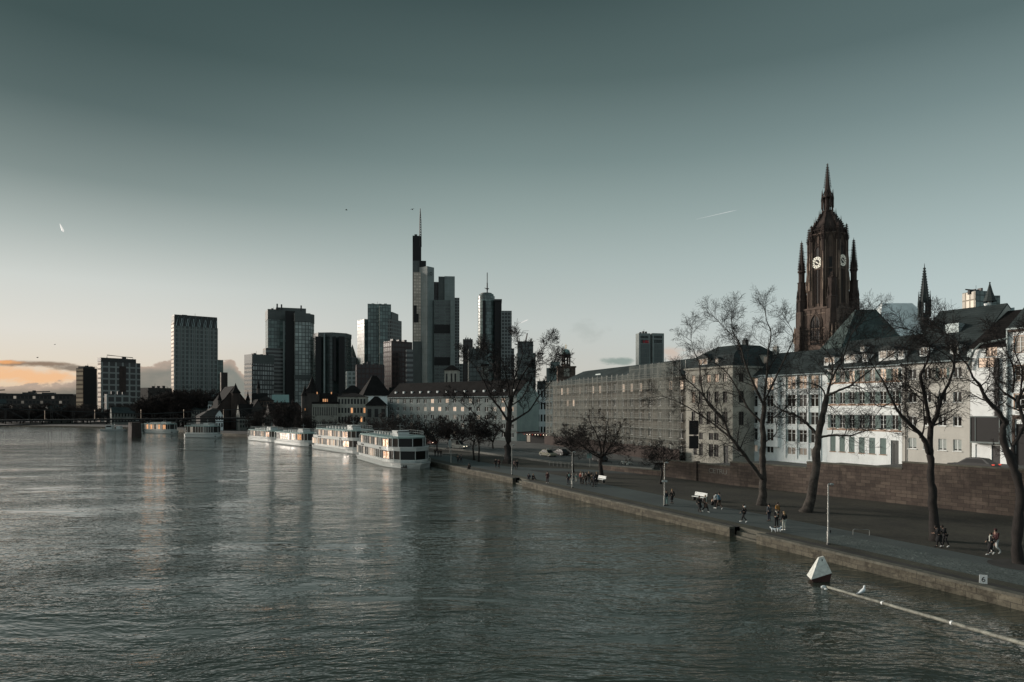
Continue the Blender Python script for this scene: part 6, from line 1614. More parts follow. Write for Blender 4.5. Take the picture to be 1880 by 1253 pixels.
near_tree('forked bare tree by the cobbles with three upright stems', (1718, 993), [(1717, 993)]+z2([(600, 1400), (590, 1240), (585, 1100), (580, 1050)]), [
    (z2([(575, 1090), (545, 1000), (500, 945), (400, 850), (345, 760), (290, 640), (220, 530)]), .26, .05, -1.5),
    (z2([(585, 1080), (590, 920), (625, 850), (650, 750), (715, 610), (738, 520)]), .27, .10, 1),
    (z2([(738, 520), (700, 470), (640, 430), (590, 400)]), .07, .03, -1.5),
    (z2([(738, 520), (735, 450), (760, 380), (700, 330)]), .09, .03, 1.5),
    (z2([(590, 930), (565, 820), (540, 680), (522, 590), (560, 510), (578, 400), (520, 330), (430, 290)]), .2, .04, -1),
    (z2([(578, 400), (640, 360), (700, 290), (660, 250)]), .06, .025, 1.5),
    (z2([(520, 990), (545, 920), (540, 780), (545, 700)]), .10, .04, 2),
    (z2([(400, 850), (380, 700), (420, 640)]), .05, .025, 1.5),
    (z2([(530, 730), (470, 700), (430, 600), (440, 520)]), .06, .025, -1.5),
    (z2([(575, 800), (620, 780), (640, 700)]), .05, .02, -1),
    (z2([(340, 760), (260, 790), (180, 730), (90, 650)]), .06, .02, 1.5)], 56.3, 23, .36, 'bark', spawn=.66, L0=2.2)
near_tree('gnarled leaning bare tree with a soil pit at the right frame edge', (1874, 1035), [(1872, 1036), (1866, 1000)]+z2([(1160, 1390), (1135, 1230), (1095, 1120), (1055, 1010), (1045, 950), (1068, 880)]), [
    (z2([(1065, 890), (1010, 810), (940, 740), (905, 660), (855, 600), (820, 520), (770, 470)]), .2, .04, -1.5),
    (z2([(1130, 1180), (1115, 1060), (1150, 980), (1190, 900)]), .2, .10, 1),
    (z2([(1183, 900), (1140, 760), (1060, 705), (1010, 650), (990, 590)]), .14, .03, 1.5),
    (z2([(1140, 760), (1180, 680), (1230, 600)]), .13, .04, -1),
    (z2([(1110, 700), (1120, 600), (1100, 500), (1050, 420), (1010, 360)]), .08, .025, 1.5),
    (z2([(1000, 800), (1060, 760), (1080, 720)]), .05, .03, .5),
    (z2([(1160, 700), (1170, 560), (1120, 420), (1140, 330)]), .07, .025, -1.5),
    (z2([(905, 660), (960, 600), (960, 500)]), .05, .02, 1)], 48, 31, .34, 'bark', spawn=.6, L0=1.7)
# tree pit
a = MB(); c = G(1872, 1038); a.ngon(c.x, c.y, [(1.9, .014), (1.9, .02)], 20); struct('soil', a, M['soil'])
near_tree('great spreading bare tree between road and promenade, before the long white block', (934, 852), [(934, 852)]+z5([(552, 900), (555, 760), (560, 650), (570, 560)]), [
    (z5([(550, 700), (500, 620), (440, 540), (395, 440), (340, 350), (300, 300)]), .3, .06, -3),
    (z5([(548, 790), (470, 740), (400, 700), (320, 640), (230, 570)]), .25, .05, 3),
    (z5([(562, 710), (640, 665), (700, 620), (760, 530), (830, 450), (885, 350)]), .28, .05, -3),
    (z5([(575, 560), (620, 450), (665, 370), (735, 270), (770, 230), (800, 200)]), .24, .04, 3),
    (z5([(570, 560), (595, 420), (640, 290), (648, 240), (625, 190)]), .22, .04, -2),
    (z5([(568, 560), (545, 420), (510, 300), (480, 270), (430, 240)]), .22, .04, 2),
    (z5([(560, 640), (500, 500), (480, 400), (420, 300)]), .16, .04, -3),
    (z5([(570, 600), (650, 540), (700, 440), (760, 340), (820, 300)]), .16, .04, 3)], 135, 41, .75, 'bark', spawn=1.25, L0=3.8, cfg=dict(CFG, rmin=.028))

def grown_tree(rr, h, spread, r0, n0, cfg, trunkfrac=.35, L0=None, lean=0, bark='bark', leaf=None, crown='twig'):
    tm, cm = MB(), MB(); top = Vector((lean*h, 0, h*trunkfrac)); tm.tube([(0, 0, -.2), (0, 0, .5), top*.6+Vector((.1, .1, 0)), top], [r0*1.5, r0*1.1, r0*.9, r0*.75], 7)
    for k in range(n0):
        an = 2*pi*(k+rr.random()*.6)/n0; el_ = rr.uniform(.35, 1.3); d = Vector((cos(an)*cos(el_), sin(an)*cos(el_), sin(el_)))
        L = h*(1-trunkfrac)*rr.uniform(.8, 1.05)*(spread if el_ < .8 else 1)
        pts = [top-Vector((0, 0, rr.random()*h*.08))]; dd = d.copy(); rad = [r0*.5]
        for j in range(5): dd = (dd+rvec(rr)*.16+Vector((0, 0, .07))).normalized(); pts.append(pts[-1]+dd*L/5); rad.append(r0*.5*(1-.16*(j+1)))
        tm.tube(pts, rad, 5)
        for j in range(14):
            f = .2+.8*(j+rr.random())/14; i = min(4, int(f*5)); c = pts[i].lerp(pts[i+1], f*5-i); ax = (pts[i+1]-pts[i]).normalized(); s = rvec(rr)
            branch(cm, rr, c, ax*.6+s*.8, (L0 or h*.2)*(1.2-.5*f), r0*.14, 0, cfg)
    if leaf:
        for k in range(leaf):
            f = cm.v[rr.randrange(len(cm.v))]; c = Vector(f)+rvec(rr)*.1; u = rvec(rr)*.13; v = rvec(rr)*.13; cm.poly([c-u, c+v, c+u, c-v])
    tm.smooth = True
    return tm.mesh('trunk', M[bark]), cm.mesh('crown', M[crown])
FAR = dict(levels=2, seg=[4, 3, 2], up=[.08, .06, .04], wob=[.22, .28, .3], n=[4, 4, 0], k=[.55, .55, .5], fwd=.7, rmin=.03)
rt = random.Random(77)
TM = {'round': grown_tree(rt, 9, .8, .24, 8, dict(FAR, rmin=.014), .36, 2.1, leaf=260, crown='leaf_dead'),
      'slim': grown_tree(rt, 8, .6, .12, 6, dict(FAR, rmin=.02), .42, 1.6),
      'far_a': grown_tree(rt, 14, .8, .35, 8, dict(FAR, rmin=.035), .28, 3.0, crown='twig_red'),
      'far_b': grown_tree(rt, 14, .7, .32, 9, dict(FAR, rmin=.07), .22, 3.4, crown='twig_red'),
      'far_c': grown_tree(rt, 12, .9, .3, 7, dict(FAR, rmin=.022, n=[4, 3, 0]), .25, 2.6, crown='twig')}
def plant(kind, label, px, py, h, h0, name='bare_tree', group=None, z=0, sx_=1.0, seed=0):
    c = G(px, py, z); r = thing(name, label, 'tree', (c.x, c.y, z), seed*1.7, group); s = h/h0
    r.scale = (s*sx_, s*sx_, s); link('trunk', TM[kind][0], r); link('crown', TM[kind][1], r); return r
plant('round', 'globe shaped young tree still holding withered leaves, before the scaffolding', 1104, 877, 10.0, 9, seed=1, sx_=1.25)
plant('slim', 'slender young bare tree left of the globe shaped tree with withered leaves', 1052, 868, 8.6, 8, seed=2, sx_=1.5)
plant('slim', 'small young bare tree at the start of the retaining wall', 1213, 889, 6.6, 8, seed=3, sx_=1.5)
plant('slim', 'thin trunked bare tree, right one of the pair left of the great tree', 879, 848, 9.5, 8, seed=4, sx_=1.3)
plant('slim', 'thin trunked bare tree, left one of the pair left of the great tree', 870, 845, 9.5, 8, seed=5, sx_=1.3)
plant('far_c', 'bushy bare tree right above the bow of the nearest ship', 780, 836, 11.5, 12, seed=6)
plant('far_c', 'bushy bare tree rising behind the nearest ship against the white block', 752, 838, 12, 12, seed=7)
plant('far_a', 'broad bare tree between the two pale hall buildings behind the second ship', 727, 834, 11, 14, seed=8)
for k, (px, py, h) in enumerate(((802, 828, 8), (826, 826, 9), (848, 824, 8), (905, 826, 8), (560, 808, 9), (590, 808, 8), (610, 811, 8), (640, 815, 9), (660, 818, 8), (692, 820, 9), (470, 797, 10), (490, 798, 11), (510, 800, 13), (527, 800, 14), (540, 801, 12))):
    plant(['far_a', 'far_b', 'far_c'][k % 3], 'bare tree in the row lining the quay behind the moored ships', px, py, h, 14 if k % 3 < 2 else 12, seed=k+10, group='bare trees along the quay')
for k in range(26):
    px = 262+k*5.2+rt.uniform(-2, 2); py = 786+rt.uniform(-1, 1.5)
    h = {0: 15, 1: 17, 2: 19}[min(2, k//4)]*rt.uniform(.9, 1.06) if k < 22 else 12
    plant(['far_a', 'far_b'][k % 2], 'dense dark bare tree in the grove behind the two farthest ships', px, py-3, h*1.12, 14, seed=k, group='grove behind the farthest ships', sx_=1.15)
for k in range(34):
    px = -20+k*8.2+rt.uniform(-3, 3); py = 777+rt.uniform(-1, 2)
    plant(['far_b', 'far_a', 'far_c'][k % 3], 'low dark tree on the far left bank', px, py, rt.uniform(9, 15), 14, seed=k, group='low trees along the far left bank', sx_=1.4)
# conifers
def conifer(h, rb, seed):
    rr = random.Random(seed); a = MB()
    for k in range(1500):
        f = rr.random()**.8; z = h*(.06+.94*f); rad = rb*(1-f)**.8*(.75+.3*sin(z*5)*.5); an = rr.random()*2*pi; q = rad*sqrt(rr.random())
        c = Vector((cos(an)*q, sin(an)*q, z)); s = .35*(1.2-f); u = Vector((cos(an), sin(an), -.5))*s; v = Vector((-sin(an), cos(an), 0))*s*.6; a.poly([c-v, c+u, c+v, c-u*.2])
    t_ = MB(); t_.tube([(0, 0, -.2), (0, 0, h*.9)], [.3, .05], 6)
    return t_.mesh('trunk', M['bark']), a.mesh('crown', M['conifer'])
TM['con'] = conifer(14, 3.2, 3)
for k, (px, ptop, w_) in enumerate(((19, 739, 1.5), (45, 744, 1.4), (73, 741, 1.1), (84, 744, 1.0), (97, 751, .8), (60, 748, 1.1))):
    c = G(px, 776, 0); h = CZ+(HY-ptop)/F*c.y
    plant('con', ['broad dark conifer nearest the left frame edge', 'wide rounded dark conifer, second from the left edge', 'tall pointed dark conifer before the long office building', 'dark conifer close to the right side of the tall pointed one', 'small separate cone of a conifer against pale houses', 'low dark conifer between the rounded and the pointed one'][k], px, 776, h, 14, seed=k, sx_=w_, name='conifer')

# ------------------------------------------------------------------ street furniture
def lamp_post(px, py, h, label, arm=False):
    c = G(px, py); r = thing('street_lamp', label, 'street lamp', (c.x, c.y, 0))
    a = MB(); a.ngon(0, 0, [(.11, 0), (.11, 1.1), (.075, 1.15), (.05, h)], 8); a.build('pole', M['grey_metal'], r)
    a = MB(); a.ngon(0, 0, [(.16, 0), (.14, .12)], 8); a.box(.06, .2, -.06, .06, .95, 1.15); a.build('fitting', M['dark_metal'], r)
    a = MB(); a.tube([(0, 0, h), (.18, 0, h+.04)], .035, 5); a.ell((.26, 0, h-.03), (.2, .15, .1), 8, 6); a.build('lamp_head', M['boat_grey'], r)
    return r
lamp_post(1520.5, 1000, 4.85, 'slim grey lamp post on the verge nearest the viewer, left of the cobbles')
l2 = lamp_post(1220, 929, 4.85, 'slim lamp post beside the person in pale trousers, with a small sign on it')
a = MB(); a.box(-.3, .3, -.05, .05, 2.65, 2.85); a.build('sign', M['boat_white'], l2)
lamp_post(1051, 896, 4.9, 'slim lamp post standing in the middle of the big group of people')
lamp_post(940, 872.5, 4.9, 'thin lamp post at the quay edge below the great bare tree')
lamp_post(828, 851, 4.9, 'thin lamp post near the oval sign by the ship landing')
def bench(px, py, rot, label):
    c = G(px, py); r = thing('park_bench', label, 'bench', (c.x, c.y, .01), rot)
    a = MB()
    for k in range(3): a.box(-1, 1, -.05+k*.16, .08+k*.16, .43, .47)
    a.build('seat', M['frame_white'], r)
    a = MB()
    for k in range(3): a.loft([[(-1, .46+k*.03, .55+k*.14), (1, .46+k*.03, .55+k*.14), (1, .49+k*.03, .55+k*.14), (-1, .49+k*.03, .55+k*.14)], [(-1, .48+k*.03, .67+k*.14), (1, .48+k*.03, .67+k*.14), (1, .51+k*.03, .67+k*.14), (-1, .51+k*.03, .67+k*.14)]])
    a.build('backrest', M['frame_white'], r)
    for x in (-.8, .8): a = MB(); a.box(x-.04, x+.04, 0, .42, 0, .43); a.tube([(x, .42, 0), (x, .56, 1.0)], .03, 4); a.build('leg', M['dark_metal'], r)
bench(1281, 920, radians(-62), 'white slatted park bench beside the path, behind the two women in dark coats')
bench(1100, 886, radians(-62), 'white slatted park bench just right of the big group of people')
c = G(1581, 983); r = thing('hoop_barrier', 'low grey metal hoop rail at the edge of the lawn, right of the lamp post', 'rail', (c.x, c.y, 0), radians(-12))
a = MB(); a.tube([(-.65, 0, 0), (-.65, 0, .42), (-.55, 0, .5), (.55, 0, .5), (.65, 0, .42), (.65, 0, 0)], .035, 6); a.build('hoop', M['grey_metal'], r)
for k in range(6):
    c = G(1012+k*7.2, 855+k*.8); o = MB(); o.tube([(-.5, 0, 0), (-.5, 0, .7), (-.4, 0, .82), (.4, 0, .82), (.5, 0, .7), (.5, 0, 0)], .035, 5)
    tag(o.build('bicycle_stand', M['grey_metal'], None, (c.x, c.y, 0), radians(40)), 'steel hoop of the bicycle rack on the lawn beside the side path', 'bike stand', 'steel hoops of the bicycle rack')
# number marker
c = G(1805, 1072.5); r = thing('number_marker', 'small white marker board reading 6 on the verge above the quay', 'sign', (c.x, c.y, 0), radians(-24))
a = MB(); a.box(-.21, .21, -.03, .03, .02, .56); bo = a.build('board', M['white_paint'], r)
lettering('6', .46, M['black'], bo, (0, -.034, .14), (pi/2, 0, 0), ext=.002)
# oval advertising sign and slab, traffic sign, notice boards
c = G(826, 836); r = thing('oval_sign', 'white oval sign standing on a pale slab near the ship landing', 'sign', (c.x, c.y, 0), radians(-20))
a = MB(); a.ell((0, 0, 2.6), (.45, .09, .95), 12, 8); a.build('panel', M['boat_white'], r); a = MB(); a.tube([(0, 0, 0), (0, 0, 1.8)], .06, 6); a.build('post', M['grey_metal'], r)
a = MB(); a.box(-1.6, 1.6, -.7, .7, 0, .35); a.build('slab', M['kerb'], r)
c = G(1083, 858, .3); r = thing('traffic_sign', 'small pale green road sign beside the dark parked car', 'sign', (c.x, c.y, .3))
a = MB(); a.box(-.55, .35, -.03, .03, 1.6, 2.5); a.build('panel', M['teal_copper'], r); a = MB(); a.tube([(0, .06, 0), (0, .06, 2.5)], .04, 5); a.build('post', M['grey_metal'], r)
c = Vector((33.9, 112.5, 1.6)); r = thing('notice_board', 'dark double notice board on a pole above the wall, before the cream building', 'sign', (P(1274, 0, 112).x, 112, 1.6))
a = MB(); a.box(-.8, .75, -.05, .05, 4.9, 7.2) ; a.build('panel', M['black'], r); a = MB(); a.box(-.8, .75, -.05, .05, 2.6, 4.7); a.build('panel', M['black'], r); a = MB(); a.tube([(0, .1, 0), (0, .1, 7.3)], .06, 5); a.build('post', M['grey_metal'], r)
# graffiti on the retaining wall
wd = (Vector(WALL[1])-Vector(WALL[0])).normalized(); wn_ = Vector((wd.y, -wd.x))
gA = Vector(WALL[1])+(Vector(WALL[2])-Vector(WALL[1])).normalized()*(-1.2); dd = wd
k_ = (1318-CX)/F; s_ = (k_*WALL[0][1]-WALL[0][0])/(wd.x-k_*wd.y); gp = Vector(WALL[0])+wd*s_
o = lettering('CETRU', .95, M['kerb'], wr, (0, 0, 0), (pi/2, 0, 0), 'graffiti', ext=.002, sp=.85)
o.location = (gp.x-WALL[0][0]-wd.y*0+(wd.y)*.0, gp.y-WALL[0][1], 1.45); o.location += Vector((-.04*abs(wd.y)-.0, -.04*abs(wd.x)-.02, 0)); o.rotation_euler = (pi/2, 0, atan2(wd.y, wd.x)); o.scale = (1.35, 1, 1)
# channel marker float, boom, gull
c = G(1505, 1067, WZ); r = thing('channel_buoy', 'tilted white pyramid buoy with rust red underside floating off the quay', 'buoy', (c.x, c.y, WZ), radians(8))
a = MB(); base_ = [(-.85, -.35), (.62, -.42), (.78, .55), (-.6, .6)]; topq = [(-.14, -.03), (.22, -.05), (.24, .12), (-.1, .14)]
lowr = [(x, y, .22+.28*(x+.8)) for x, y in base_]; a.loft([lowr, [(x+.05, y, 1.62+.25*(x)) for x, y in topq]]); a.build('body', M['buoy'] if 'buoy' in M else plain('chipped_white_buoy_paint', (.62, .63, .58), .6, var=.35, scale=4), r)
a = MB(); a.loft([[(x*.62+.12, y*.6, -.25) for x, y in base_], [(x*.995, y*.995, .215+.28*(x+.8)) for x, y in base_]]); a.build('float', M['rust'], r)
a = MB(); a.box(.08, .14, -.12, -.06, 1.3, 1.5); a.build('bracket', M['dark_metal'], r)
p0 = G(1517, 1081, WZ); p1 = P(1880, 1187, 32.5); e1 = p1+(p1-p0)*1.2
bm_ = thing('boom', 'long weathered pale pole lying across the water to the right edge', 'pole', p0[:])
a = MB(); n = 40; pts = [Vector((0, 0, .12))+(e1-p0)*k/n*1.0 for k in range(n+1)]; pts = [Vector((p.x, p.y, p.z)) for p in pts]
a.tube(pts, [.085+.055*k/n for k in range(n+1)], 10); a.smooth = True; a.build('shaft', M['pole'], bm_)
a = MB(); a.ell((-.18, .0, .10), (.20, .10, .12), 8, 6); a.ell((-.08, -.12, -.02), (.13, .12, .1), 8, 6); a.build('float_tip', M['white_paint'], bm_)
for f in (.16, .32, .47): 
    q = (e1-p0)*f; a = MB(); d_ = (e1-p0).normalized(); a.tube([q+Vector((0, 0, .12))-d_*.05, q+Vector((0, 0, .12))+d_*.05], .085+.055*f+.02, 10); a.build('collar', M['white_paint'], bm_)
# gull standing on the boom
f_ = .0; best = None
for k in range(400):
    q = p0+(e1-p0)*k/400; px = CX+q.x/q.y*F
    if best is None or abs(px-1583) < best[0]: best = (abs(px-1583), q)
gq = best[1]; gl = thing('gull', 'white gull with grey wings standing on the floating pole', 'gull', (gq.x, gq.y, gq.z+.27), radians(-165)); gl.scale = (1.25, 1.25, 1.25)
a = MB(); a.smooth = True
def blobtube(pts): # (x, z, r)
    a.tube([(x, 0, z) for x, z, r_ in pts], [r_ for x, z, r_ in pts], 10)
blobtube([(.23, .08, .01), (.12, .105, .05), (.02, .14, .085), (-.07, .19, .095), (-.12, .25, .08), (-.13, .32, .05), (-.135, .37, .045), (-.15, .405, .048), (-.165, .43, .035), (-.17, .45, .01)])
a.build('body', M['gull'], gl)
for sd_ in (-1, 1):
    a = MB(); a.smooth = True; a.loft([[(-.1, sd_*.075, .22), (-.05, sd_*.105, .24), (0, sd_*.1, .14), (-.06, sd_*.1, .13)], [(.14, sd_*.05, .13), (.15, sd_*.06, .14), (.16, sd_*.06, .09), (.13, sd_*.06, .09)], [(.32, sd_*.01, .06), (.32, sd_*.015, .065), (.32, sd_*.015, .05), (.32, sd_*.01, .05)]]); a.build('wing', M['gull_grey'], gl)
    a = MB(); a.tube([(-.03, sd_*.03, .10), (-.035, sd_*.03, -.04)], .007, 4); a.tube([(-.035, sd_*.03, -.04), (-.09, sd_*.035, -.045)], .007, 4); a.build('leg', M['rust'], gl)
a = MB(); a.tube([(-.195, 0, .405), (-.25, 0, .39)], [.014, .003], 6); a.build('beak', M['ochre'], gl)
a = MB(); a.loft([[(.2, -.04, .09), (.2, .04, .09), (.2, .04, .075), (.2, -.04, .075)], [(.36, -.045, .045), (.36, .045, .045), (.36, .045, .038), (.36, -.045, .038)]]); a.build('tail', M['black'], gl)
# birds in the air
for px, py, Y, s, lab in ((636, 386, 160, 1.0, 'small dark gull gliding left of the antenna mast'), (757, 385, 150, 1.0, 'small dark gull with raised wings at the tip of the antenna mast'), (69, 657, 190, 1.3, 'small dark bird gliding over the orange cloud'), (101, 633, 260, 1.2, 'tiny faint bird high above the orange cloud')):
    q = P(px, py, Y); r = thing('flying_bird', lab, 'bird', q[:], rt.random())
    a = MB(); a.ell((0, 0, 0), (.28, .08, .08), 8, 5); a.build('body', M['black'], r)
    for sd_ in (-1, 1):
        a = MB(); a.loft([[(-.1, 0, .02), (.1, 0, .02), (.1, 0, 0), (-.1, 0, 0)], [(-.08, sd_*.3*s, .16), (.07, sd_*.3*s, .16), (.07, sd_*.3*s, .14), (-.08, sd_*.3*s, .14)], [(.05, sd_*.62*s, .05), (.08, sd_*.62*s, .05), (.08, sd_*.62*s, .04), (.05, sd_*.62*s, .04)]]); w_ = a.build('wing', M['black'], r, rotz=pi/2*0)
# condensation trails
M['trail'] = emis('emissive_vapour', (.95, .93, .88), .8); M['trail2'] = emis('faint_vapour', (.68, .74, .73), .75)  # emission stands in for daylight on the vapour
for (x0, y0, x1, y1, w_, m_, lab) in ((110, 411, 117, 427, 7, 'trail', 'short bright vapour trail high at the left'), (1278, 403, 1353, 386, 2.2, 'trail2', 'long faint vapour trail in the sky left of the cathedral spire'), (952, 595, 970, 587, 3.6, 'trail', 'short pale vapour trail right of the cylindrical tower')):
    A, B_ = P(x0, y0, 4200), P(x1, y1, 4200); a = MB(); d_ = B_-A
    a.tube([d_*0, d_*.3, d_*.8, d_], [.4, w_*.55, w_, .3], 6)
    tag(a.build('vapour_trail', M[m_], None, A[:]), lab, 'vapour trail')

# ------------------------------------------------------------------ people
def skinmesh(name, verts, edges, rads, mat, sub=1):
    me = bpy.data.meshes.new(name); me.from_pydata([v for v in verts], edges, [])
    o = bpy.data.objects.new(name, me); C.objects.link(o)
    o.modifiers.new('Skin', 'SKIN')
    if not me.skin_vertices: 
        bpy.context.view_layer.objects.active = o
    sv = me.skin_vertices[0].data
    for k, r_ in enumerate(rads): sv[k].radius = (r_, r_) if not isinstance(r_, tuple) else r_; sv[k].use_root = (k == 0)
    s = o.modifiers.new('Sub', 'SUBSURF'); s.levels = sub; s.render_levels = sub
    dg = bpy.context.evaluated_depsgraph_get(); m2 = bpy.data.meshes.new_from_object(o.evaluated_get(dg))
    bpy.data.objects.remove(o); m2.name = name; m2.materials.clear(); m2.materials.append(mat)
    m2.polygons.foreach_set('use_smooth', [True]*len(m2.polygons)); return m2
def pose(kind):
    J = dict(pel=(0, 0, .93), bel=(0, 0, 1.08), che=(.01, 0, 1.27), nec=(.01, 0, 1.44), hea=(.03, 0, 1.565), top=(.025, 0, 1.65),
             shR=(0, -.17, 1.385), shL=(0, .17, 1.385), hiR=(0, -.09, .88), hiL=(0, .09, .88))
    if kind == 'walk': J.update(knR=(.16, -.09, .50), anR=(.24, -.09, .09), toR=(.39, -.09, .04), knL=(.03, .09, .47), anL=(-.27, .09, .15), toL=(-.18, .09, .04), elR=(-.14, -.24, 1.13), haR=(-.10, -.25, .88), elL=(.08, .24, 1.12), haL=(.26, .22, .93))
    elif kind == 'stride': J.update(knR=(-.02, -.09, .48), anR=(-.33, -.09, .16), toR=(-.24, -.09, .04), knL=(.2, .09, .5), anL=(.3, .09, .09), toL=(.45, .09, .045), elR=(.1, -.23, 1.13), haR=(.28, -.16, 1.0), elL=(-.1, .24, 1.12), haL=(-.06, .24, .87))
    elif kind == 'stand': J.update(knR=(.03, -.1, .48), anR=(0, -.11, .09), toR=(.15, -.13, .04), knL=(.02, .1, .48), anL=(-.01, .11, .09), toL=(.14, .14, .04), elR=(-.02, -.25, 1.12), haR=(.14, -.18, .98), elL=(-.02, .25, 1.12), haL=(.05, .24, .87))
    elif kind == 'phone': J.update(knR=(.03, -.1, .48), anR=(0, -.11, .09), toR=(.15, -.13, .04), knL=(.04, .1, .49), anL=(.06, .12, .09), toL=(.21, .14, .04), elR=(.08, -.23, 1.13), haR=(.27, -.06, 1.24), elL=(.08, .23, 1.13), haL=(.27, .06, 1.22), hea=(.07, 0, 1.55), top=(.09, 0, 1.635))
    elif kind == 'lean': J.update(che=(.08, 0, 1.25), bel=(.03, 0, 1.08), nec=(.16, 0, 1.41), hea=(.24, 0, 1.49), top=(.27, 0, 1.565), shR=(.11, -.17, 1.36), shL=(.11, .17, 1.36), knR=(.1, -.09, .5), anR=(.12, -.09, .09), toR=(.27, -.1, .04), knL=(0, .1, .48), anL=(-.2, .1, .13), toL=(-.1, .1, .04), elR=(.16, -.22, 1.1), haR=(.34, -.1, 1.06), elL=(.16, .22, 1.1), haL=(.34, .1, 1.05))
    elif kind == 'sit': J.update(pel=(0, 0, .16), bel=(.02, 0, .31), che=(.06, 0, .49), nec=(.09, 0, .66), hea=(.12, 0, .78), top=(.12, 0, .865), shR=(.06, -.17, .61), shL=(.06, .17, .61), hiR=(.02, -.1, .14), hiL=(.02, .1, .14), knR=(.4, -.13, .34), anR=(.62, -.12, .07), toR=(.76, -.13, .04), knL=(.4, .13, .34), anL=(.6, .13, .07), toL=(.74, .14, .04), elR=(.12, -.25, .36), haR=(.34, -.12, .40), elL=(.12, .25, .36), haL=(.34, .12, .40))
    return J
PC = {}
def person_set(kind, coat):
    key = (kind, coat)
    if key in PC: return PC[key]
    J = pose(kind); V = Vector
    names = list(J); idx = {n: i for i, n in enumerate(names)}; vs = [J[n] for n in names]
    R_ = dict(pel=(.13, .10), bel=(.12, .09), che=(.145, .10), nec=.055, hea=(.088, .078), top=.055, shR=.058, shL=.058, hiR=.085, hiL=.085, knR=.055, knL=.055, anR=.037, anL=.037, toR=.032, toL=.032, elR=.04, elL=.04, haR=.028, haL=.028)
    ed = [('pel', 'bel'), ('bel', 'che'), ('che', 'nec'), ('nec', 'hea'), ('hea', 'top'), ('che', 'shR'), ('che', 'shL'), ('shR', 'elR'), ('elR', 'haR'), ('shL', 'elL'), ('elL', 'haL'), ('pel', 'hiR'), ('pel', 'hiL'), ('hiR', 'knR'), ('knR', 'anR'), ('anR', 'toR'), ('hiL', 'knL'), ('knL', 'anL'), ('anL', 'toL')]
    E = [(idx[a], idx[b]) for a, b in ed]; rad = [R_[n] for n in names]
    # nose, then palm and five fingers per hand
    h = V(J['hea']); vs.append(tuple(h+V((.095, 0, -.01)))); rad.append(.014); E.append((idx['hea'], len(vs)-1))
    for s in 'RL':
        el, ha = V(J['el'+s]), V(J['ha'+s]); d = (ha-el).normalized(); side = V((0, 1, 0)) if abs(d.y) < .8 else V((1, 0, 0)); side = (side-d*side.dot(d)).normalized(); pn = d.cross(side)
        palm = ha+d*.07; vs.append(tuple(palm)); rad.append((.036, .018)); pi_ = len(vs)-1; E.append((idx['ha'+s], pi_))
        for k, (o_, L_) in enumerate(((-.030, .062), (-.010, .074), (.010, .078), (.030, .070))):
            f1 = palm+d*.035*1+side*o_; f2 = f1+d*L_*.5+pn*.012; f3 = f2+d*L_*.4+pn*.028
            b0 = len(vs); vs += [tuple(f1), tuple(f2), tuple(f3)]; rad += [.010, .009, .007]; E += [(pi_, b0), (b0, b0+1), (b0+1, b0+2)]
        b0 = len(vs); vs += [tuple(ha+d*.03+side*.042), tuple(ha+d*.07+side*.065+pn*.02)]; rad += [.012, .009]; E += [(idx['ha'+s], b0), (b0, b0+1)]
    body = skinmesh('body', vs, E, rad, M['skin'])
    # trousers
    tv = [J['pel'], J['hiR'], J['hiL'], J['knR'], J['knL'], tuple(V(J['anR'])+V((0, 0, .02))), tuple(V(J['anL'])+V((0, 0, .02)))]
    tro = skinmesh('trousers', tv, [(0, 1), (0, 2), (1, 3), (3, 5), (2, 4), (4, 6)], [(.145, .115), .098, .098, .07, .07, .06, .06], M['skin'])
    cv = [J['bel'], J['pel'], J['che'], tuple(V(J['nec'])-V((0, 0, .02))), J['shR'], J['shL'], J['elR'], J['elL'], tuple(V(J['haR']).lerp(V(J['elR']), .08)), tuple(V(J['haL']).lerp(V(J['elL']), .08))]
    ce = [(0, 1), (0, 2), (2, 3), (2, 4), (2, 5), (4, 6), (5, 7), (6, 8), (7, 9)]; crd = [(.145, .115), (.155, .13), (.17, .13), .07, .078, .078, .062, .062, .052, .052]
    if coat == 'long' and kind != 'sit':
        lo = (V(J['knR'])+V(J['knL']))/2; cv.append(tuple(lo+V((0, 0, .14)))); ce.append((1, len(cv)-1)); crd.append((.19, .21)); crd[1] = (.165, .15)
        cv.append(tuple(lo-V((0, 0, .10)))); ce.append((len(cv)-2, len(cv)-1)); crd.append((.20, .24))
    jac = skinmesh('coat' if coat == 'long' else 'jacket', cv, ce, crd, M['skin'])
    hb = MB(); t_ = V(J['hea']); hb.smooth = True; hb.ell((t_.x-.018, t_.y, t_.z+.028), (.103, .092, .112), 12, 8); hair = hb.mesh('hair', M['skin'], True)
    hb = MB(); hb.smooth = True; hb.ell((t_.x-.02, t_.y, t_.z+.025), (.105, .095, .115), 12, 8); hb.tube([(t_.x-.06, 0, t_.z), (t_.x-.1, 0, t_.z-.12), (t_.x-.11, 0, t_.z-.26)], [.08, .085, .04], 8); lhair = hb.mesh('hair', M['skin'], True)
    sb = MB(); sb.smooth = True
    for s in 'RL':
        an, to = V(J['an'+s]), V(J['to'+s]); sb.tube([an-(to-an)*.25-V((0, 0, .03)), an+V((.01, 0, -.035)), an.lerp(to, .6)+V((0, 0, -.01)), to+(to-an).normalized()*.06], [.035, .052, .046, .03], 8)
    sh = sb.mesh('shoes', M['skin'], True)
    PC[key] = dict(body=body, trousers=tro, jacket=jac, hair=hair, lhair=lhair, shoes=sh); return PC[key]
CL = {}
